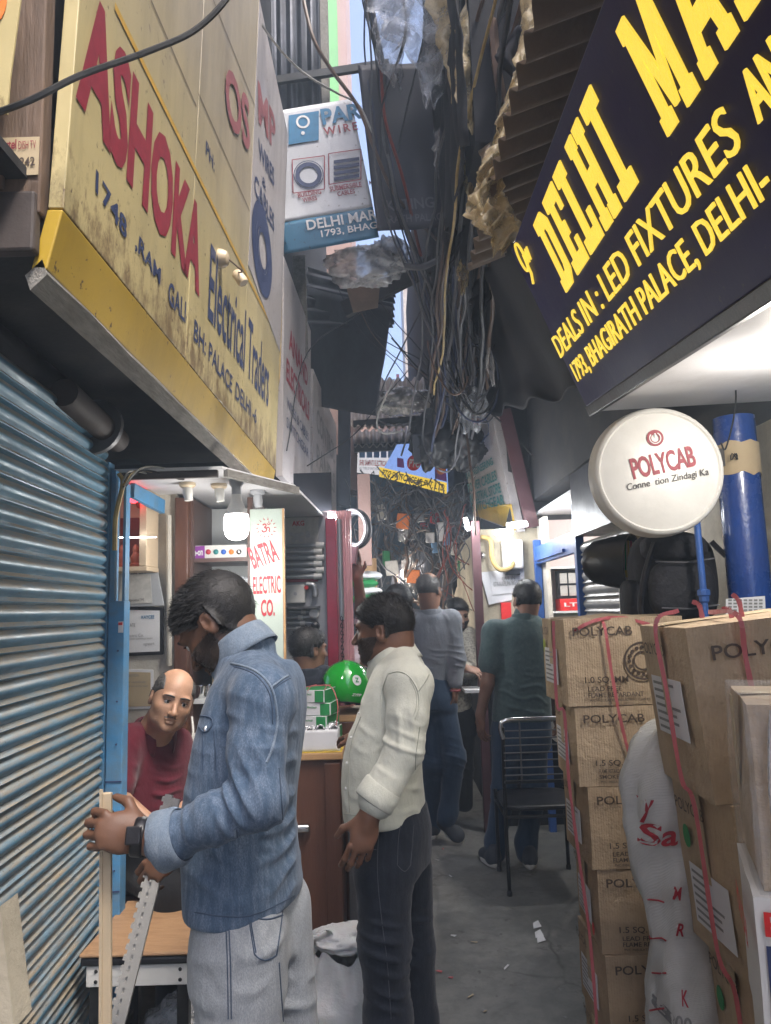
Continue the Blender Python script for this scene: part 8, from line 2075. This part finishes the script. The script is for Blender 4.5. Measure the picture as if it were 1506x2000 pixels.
hand(B, wr_, V((.9, -.2, -.35)), (-.2, -.5, .8), (.2, .8, .5), s=1.0); hand(B, wl_, V((.2, -.6, -.5)), (.3, -.4, .7), (-.8, -.3, .2), s=1.0)
v, f = B.mesh(1); mk('body', v, f, 'skin_maroon', e, smooth=True)
hair_piece(H, hair_mask(.050, -.010, -.060, bald=True), .006, e, 'hair', 'hair_grey', 24, 900, .007, (0, -.4, -.3), .4)
eyes(H, e, (-.18, 1, .02))
def lip_mask(q):
    x, y, z = np.abs(q[..., 0]), q[..., 1], q[..., 2]
    return np.minimum(np.minimum(.030 - x, .0065 - np.abs(z + .0545 + .15 * x)), y - .055)
hair_piece(H, beard_mask, .001, e, 'stubble', 'hair_grey', 45, 1300, .0025, (0, .2, -.5), .2, shell=False)
hair_piece(H, lip_mask, .0012, e, 'moustache', 'hair_grey', 44, 260, .004, (0, .2, -.5), .2, res=.003)
S = Field(.0055)
S.loft(Lm, Fm, [(at(298, 1418, 3.08), .085, .07, .075), (at(292, 1436, 3.08), .175, .085, .09), (at(286, 1480, 3.09), .21, .115, .105), (at(284, 1540, 3.1), .18, .13, .105), (at(284, 1600, 3.11), .18, .135, .105), (at(286, 1660, 3.12), .18, .13, .11)], .03, 2.3)
S.chain([at(268, 1440, 3.03), sr_, er_.lerp(sr_, .25)], [.06, .078, .066], .03); S.chain([at(310, 1440, 3.15), sl_, el_.lerp(sl_, .25)], [.06, .076, .066], .03)
v, f = S.mesh(2); v = cloth(v, f, [(at(300, 1560, 2.95), .13, (.3, 0, 1), 20, .008), (at(270, 1500, 2.95), .1, (.7, 0, 1), 18, .006)], .004, 10)
shirt = mk('polo_shirt', v, f, 'shirt_maroon', e, smooth=True)
collar(at(300, 1430, 3.07), Lm, (Fm * .9 - ZUP * .42).normalized(), .078, .085, .072, .032, 'shirt_maroon', shirt, tilt=0, open_=.9, drop=.03)
T = Field(.008)
hp = at(285, 1668, 3.12); T.ell(hp, (.17, .15, .11), None, .03)
for s_ in (-1, 1):
    h0_ = hp + Lm * (.09 * s_); kn = h0_ + Fm * .36 + V((0, 0, -.03)); T.chain([h0_, kn, V((kn.x + .0, kn.y + .02, .10)), V((kn.x, kn.y + .02, .05))], [.09, .072, .058, .055], .03)
v, f = T.mesh(2); mk('trousers', v, f, 'cloth_black', e, smooth=True)
for s_ in (-1, 1):
    kn = hp + Lm * (.09 * s_) + Fm * .36; shoe((kn.x + Fm.x * .17, kn.y + .02 + Fm.y * .17, .004), (kn.x - Fm.x * .08, kn.y + .02 - Fm.y * .08, .004), .09, 'cloth_black', e)
e = empty('low_stool', (hp.x, hp.y, 0), 'dark low stool under the man in maroon', 'stool')
zz_ = hp.z - .105
MB().span((hp.x - .15, hp.y - .14, zz_ - .03), (hp.x + .15, hp.y + .14, zz_)).build('seat', 'wood_dark', e, bevel=.006)
for sx in (-1, 1):
    for sy in (-1, 1): MB().span((hp.x + sx * .12 - .016, hp.y + sy * .11 - .016, 0), (hp.x + sx * .12 + .016, hp.y + sy * .11 + .016, zz_ - .0305)).build('leg', 'wood_dark', e)

# ================================================================== grey-haired man seen from behind
def back_person(label, Y, headpx, fwd, up, rows, depth, skin, shirtm, trm, arms, legs, shoes, hair, sleeve_long, hs=1.0, res=.006, folds=(), tuck=False, foot_px=None, fat=1.0, bald=False, F_=None, seed=0, hairm='hair_black'):
    c0 = at(rows[0][1], rows[0][0], Y); e = person(((at(rows[0][1], 1200, Y).x + at(rows[0][2], 1200, Y).x) / 2, Y), label)
    Fv = V(F_ or (0, 1, 0)).normalized(); Lv = V((Fv.y, -Fv.x, 0))
    H = Head(at(*headpx, Y), fwd, up, hs, fat); B = Field(res); H.into(B, .02)
    ctop = (at(rows[0][1], rows[0][0], Y) + at(rows[0][2], rows[0][0], Y)) / 2
    B.cone(V(H.wp((0, -.03, -.05))), ctop - V((0, 0, .02)), .058, .066, .03)
    rg = rings_px(rows, Y, depth, Fv, Lv, 'back')
    B.loft(Lv, Fv, [(c, w * .75, a * .75, b * .75) for c, w, a, b in rg])
    S = Field(res); S.loft(Lv, Fv, rg, .03, 2.4); S.cone(ctop - V((0, 0, .03)), ctop + V((0, 0, .008)), .085, .066, .03)
    for sh_, el, wr, hd, back, thumb, cut in arms:
        B.chain([sh_, el, wr], [.045, .040, .028]); hand(B, wr, hd, back, thumb, s=1.0)
        inn = ctop.lerp(sh_, .55) - V((0, 0, .02))
        if sleeve_long: S.chain([inn, sh_, el, wr.lerp(el, .12)], [.055, .072, .058, .046], .03)
        else: S.chain([inn, sh_, sh_.lerp(el, .62)], [.055, .076, .072], .03)
    v, f = B.mesh(1); mk('body', v, f, skin, e, smooth=True)
    hm = hair_mask(.048, -.012, -.078, bald=bald); hair_piece(H, hm, hair[0], e, 'hair', hairm, seed + 30, 2600, hair[1], (0, -.35, .15), .15, hair[2], res=.0045)
    v, f = S.mesh(2); v = cloth(v, f, folds, .004, seed); shirt = mk('shirt', v, f, shirtm, e, smooth=True)
    collar(ctop - V((0, 0, .022)), Lv, Fv, .074, .07, .074, .036, shirtm, shirt, tilt=.1, open_=.3, drop=.015)
    if legs:
        T = Field(.007); b0 = rg[-1]
        T.loft(Lv, Fv, [(b0[0] + V((0, 0, .06)), b0[1] * .96, b0[2] * .96, b0[3] * .96), (b0[0] - V((0, 0, .08)), max(.15, b0[1] * .94), .115, .125), (b0[0] - V((0, 0, .16)), .16, .105, .12)], .03)
        for L_ in legs: T.chain([V(p) for p in L_], [.092, .070, .058, .060][:len(L_)], .04)
        v, f = T.mesh(2); v = cloth(v, f, [(V(L_[1]), .13, (.35, 0, 1), 17, .004) for L_ in legs], .004, seed + 3); mk('jeans', v, f, trm, e, smooth=True)
    for a, b, u in shoes: shoe(a, b, .10, 'shoe_dark', e, up=u)
    return e, H, shirt
mat('shoe_dark', (0.03, 0.035, 0.045), .7, var=.3, scale=20)
Y = 5.0
arms = [(at(880, 1212, Y), at(893, 1288, Y - .03), at(889, 1340, Y - .06), V((-.06, -.1, -1)), (1, -.5, 0), (.2, 1, 0), 1), (at(806, 1212, Y), at(797, 1285, Y + .05), at(800, 1335, Y + .12), V((0, .2, -1)), (-1, 0, 0), (0, 1, 0), 1)]
fl = at_z(845, 1636, 0); fr = at(884, 1618, 4.95)
legs = [[at(836, 1370, Y), at(842, 1490, Y), V((fl.x, fl.y + .02, .11)), V((fl.x, fl.y + .02, .06))], [at(862, 1370, Y), at(888, 1480, Y - .05), at(876, 1585, Y - .02), at(872, 1598, Y - .02)]]
toe = at_z(905, 1645, .012); hl = at(857, 1600, toe.y + .10)
e, H, shirt = back_person('balding man in grey shirt and blue jeans walking away between the shops', Y, (838, 1152), V((.45, .88, -.05)), ZUP, [(1196, 818, 866), (1208, 806, 882), (1235, 799, 887), (1270, 800, 882), (1305, 806, 876), (1336, 812, 870)], [.07, .09, .105, .105, .10, .10],
            'skin_teal', 'shirt_grey', 'jeans_blue', arms, legs, [((fl.x - .01, fl.y + .20, .004), (fl.x, fl.y - .06, .004), (0, 0, 1)), (toe, hl, V((-.3, -.6, .7)))], (.005, .010, 0), True,
            folds=[(at(885, 1290, 4.9), .10, (.2, 0, 1), 24, .008), (at(840, 1310, 4.9), .12, (.3, 0, 1), 16, .006), (at(870, 1230, 4.9), .1, (1, 0, .3), 14, .005)], bald=True, seed=2, hairm='hair_grey')
MB().lathe(at(889, 1347, Y - .065) + V((0, 0, -.01)), (0, 0, 1), [(0, .033), (.008, .034), (.012, .033)], 20, cap=False).build('wrist_thread', 'strap_pink', e, smooth=True, solid=.003)
Y = 4.55
fa, fb = at_z(958, 1690, 0), at_z(1032, 1692, 0)
arms = [(at(966, 1236, Y), at(952, 1335, Y - .04), at(938, 1396, Y - .03), V((-.02, .05, -1)), (-1, -.6, 0), (.2, 1, 0), 0), (at(1070, 1236, Y), at(1085, 1335, Y + .05), at(1088, 1396, Y + .15), V((0, .3, -1)), (1, 0, 0), (0, 1, 0), 0)]
legs = [[at(992, 1430, Y), at(985, 1545, Y), V((fa.x + .04, fa.y + .04, .12)), V((fa.x + .04, fa.y + .04, .06))], [at(1040, 1430, Y), at(1045, 1545, Y), V((fb.x, fb.y + .04, .12)), V((fb.x, fb.y + .04, .06))]]
back_person('man in dark teal half sleeve shirt and jeans standing behind the chair', Y, (1029, 1170), V((-.25, .95, .02)), ZUP, [(1204, 1000, 1050), (1216, 978, 1066), (1240, 966, 1072), (1285, 970, 1070), (1340, 966, 1073), (1408, 960, 1078)], [.07, .09, .11, .115, .12, .125],
            'skin_teal', 'shirt_teal', 'jeans_blue', arms, legs, [((fa.x - .02, fa.y + .16, .004), (fa.x + .03, fa.y - .07, .004), (0, 0, 1)), ((fb.x + .04, fb.y + .18, .004), (fb.x, fb.y - .07, .004), (0, 0, 1))], (.007, .012, 0), False,
            folds=[(at(1020, 1370, 4.4), .14, (.25, 0, 1), 15, .008), (at(1000, 1300, 4.4), .12, (-.2, 0, 1), 16, .006)], seed=4)
# bearded man by the meter wall
Y = 5.55
arms = [(at(915, 1245, Y), at(918, 1310, Y - .2), at(908, 1305, Y - .42), V((1, -.5, -.25)), (0, -.5, 1), (-.2, .9, 0), 1), (at(866, 1245, Y), at(860, 1300, Y), at(862, 1350, Y - .05), V((0, 0, -1)), (-1, 0, 0), (0, -1, 0), 1)]
e, H, sh_ = back_person('bearded young man in patterned shirt facing out beside the meter wall', Y, (893, 1200), V((.30, -.95, -.22)), ZUP, [(1236, 872, 908), (1248, 862, 918), (1275, 858, 922), (1330, 860, 920), (1390, 860, 920)], [.06, .08, .10, .11, .11],
            'skin_pale', 'shirt_floral', 'cloth_black', arms, [[at(880, 1410, Y), at(880, 1500, Y), V((at(880, 1500, Y).x, Y, .1))], [at(905, 1410, Y), at(905, 1500, Y), V((at(905, 1500, Y).x, Y, .1))]], [], (.010, .02, .012), True, F_=(.3, -.95, 0), seed=5)
hair_piece(H, beard_mask, .006, e, 'beard', 'beard_dark', 29, 700, .008, (0, .2, -.5), .3, res=.0045); eyes(H, e)
MB().span((at(905, 1340, 5.1).x, 5.0, at(905, 1345, 5.1).z - .02), (at(945, 1340, 5.1).x, 5.24, at(905, 1345, 5.1).z)).build('counter_flap', 'paper'); tag(bpy.data.objects['counter_flap'], 'pale shelf board in front of the bearded man', 'shelf')
# boy behind the counter
Y = 3.92
arms = [(at(572, 1330, Y), at(566, 1400, Y), at(575, 1450, Y - .02), V((0, -.2, -1)), (-1, 0, 0), (0, 1, 0), 0), (at(630, 1330, Y), at(634, 1400, Y), at(630, 1450, Y - .02), V((0, -.2, -1)), (1, 0, 0), (0, 1, 0), 0)]
back_person('boy with thick black hair behind the counter, seen from behind', Y, (604, 1268), V((.75, .62, 0)), ZUP, [(1312, 588, 618), (1322, 574, 630), (1360, 568, 634), (1420, 570, 632)], [.06, .08, .09, .09],
            'skin_teal', 'trousers_black', 'cloth_black', arms, None, [], (.012, .022, .006), False, hs=.93, seed=6)
# helper with the raised arm
Y = 4.75
arms = [(at(728, 1252, Y - .05), at(706, 1192, Y - .18), at(699, 1128, Y - .28), V((-.12, .05, 1)), (.2, .9, 0), (1, -.2, 0), 0), (at(742, 1262, Y - .1), at(682, 1290, Y - .3), at(712, 1300, Y - .45), V((.8, -.4, -.2)), (0, -.5, .8), (-.3, -.8, 0), 1)]
e, H, sh_ = back_person('man in pale pink shirt reaching up to hold a dark box', Y, (776, 1178), V((-.6, .75, 0)), ZUP, [(1226, 752, 792), (1240, 736, 806), (1280, 732, 808), (1340, 734, 806), (1400, 736, 804)], [.06, .085, .10, .105, .105],
            'skin_denim', 'shirt_pink', 'cloth_black', arms, [[at(755, 1420, Y), at(755, 1520, Y), V((at(755, 1520, Y).x, Y, .1))], [at(785, 1420, Y), at(785, 1520, Y), V((at(785, 1520, Y).x, Y, .1))]], [], (.009, .016, .004), False, seed=7)
S = Field(.006); S.chain([arms[1][0], arms[1][1], arms[1][2].lerp(arms[1][1], .3)], [.07, .062, .055], .03); v, f = S.mesh(2); v = cloth(v, f, [(arms[1][1], .1, (1, 0, .5), 26, .007)], .004, 3); mk('sleeve', v, f, 'shirt_pink', e, smooth=True)
bxc = at(660, 1082, 4.42); Rb = Matrix.Rotation(.14, 3, 'Y')
e = empty('dark_box', at(660, 1105, 4.42), 'dark grey enclosure box held up by the raised hand', 'box')
MB().box(bxc, (.225, .12, .105), Rb).build('case', 'grey_metal', e, bevel=.004)
MB().box(bxc + Rb @ V((.114, 0, 0)), (.004, .125, .11), Rb).build('end_flange', 'maroon_post', e)
MB().lathe(bxc + Rb @ V((-.112, -.02, .03)), (-1, 0, 0), [(0, .024), (.03, .024), (.032, .018)], 16).build('gland', 'galv', e, smooth='auto')

# ================================================================== bluish haze added over the lane to stand for lens glare
m = bpy.data.materials.new('haze_glare'); m.use_nodes = True; t = m.node_tree; t.nodes.clear()
pv = t.nodes.new('ShaderNodeVolumePrincipled'); pv.inputs['Color'].default_value = (0.66, 0.81, 1.0, 1); pv.inputs['Density'].default_value = 0.018; pv.inputs['Anisotropy'].default_value = 0.2
mo = t.nodes.new('ShaderNodeOutputMaterial'); t.links.new(pv.outputs[0], mo.inputs['Volume']); MATS['haze_glare'] = m
hz = MB().span((-61, -61, -1.0), (61, 91, 13.5)).build('haze', 'haze_glare'); tag(hz, kind='stuff')
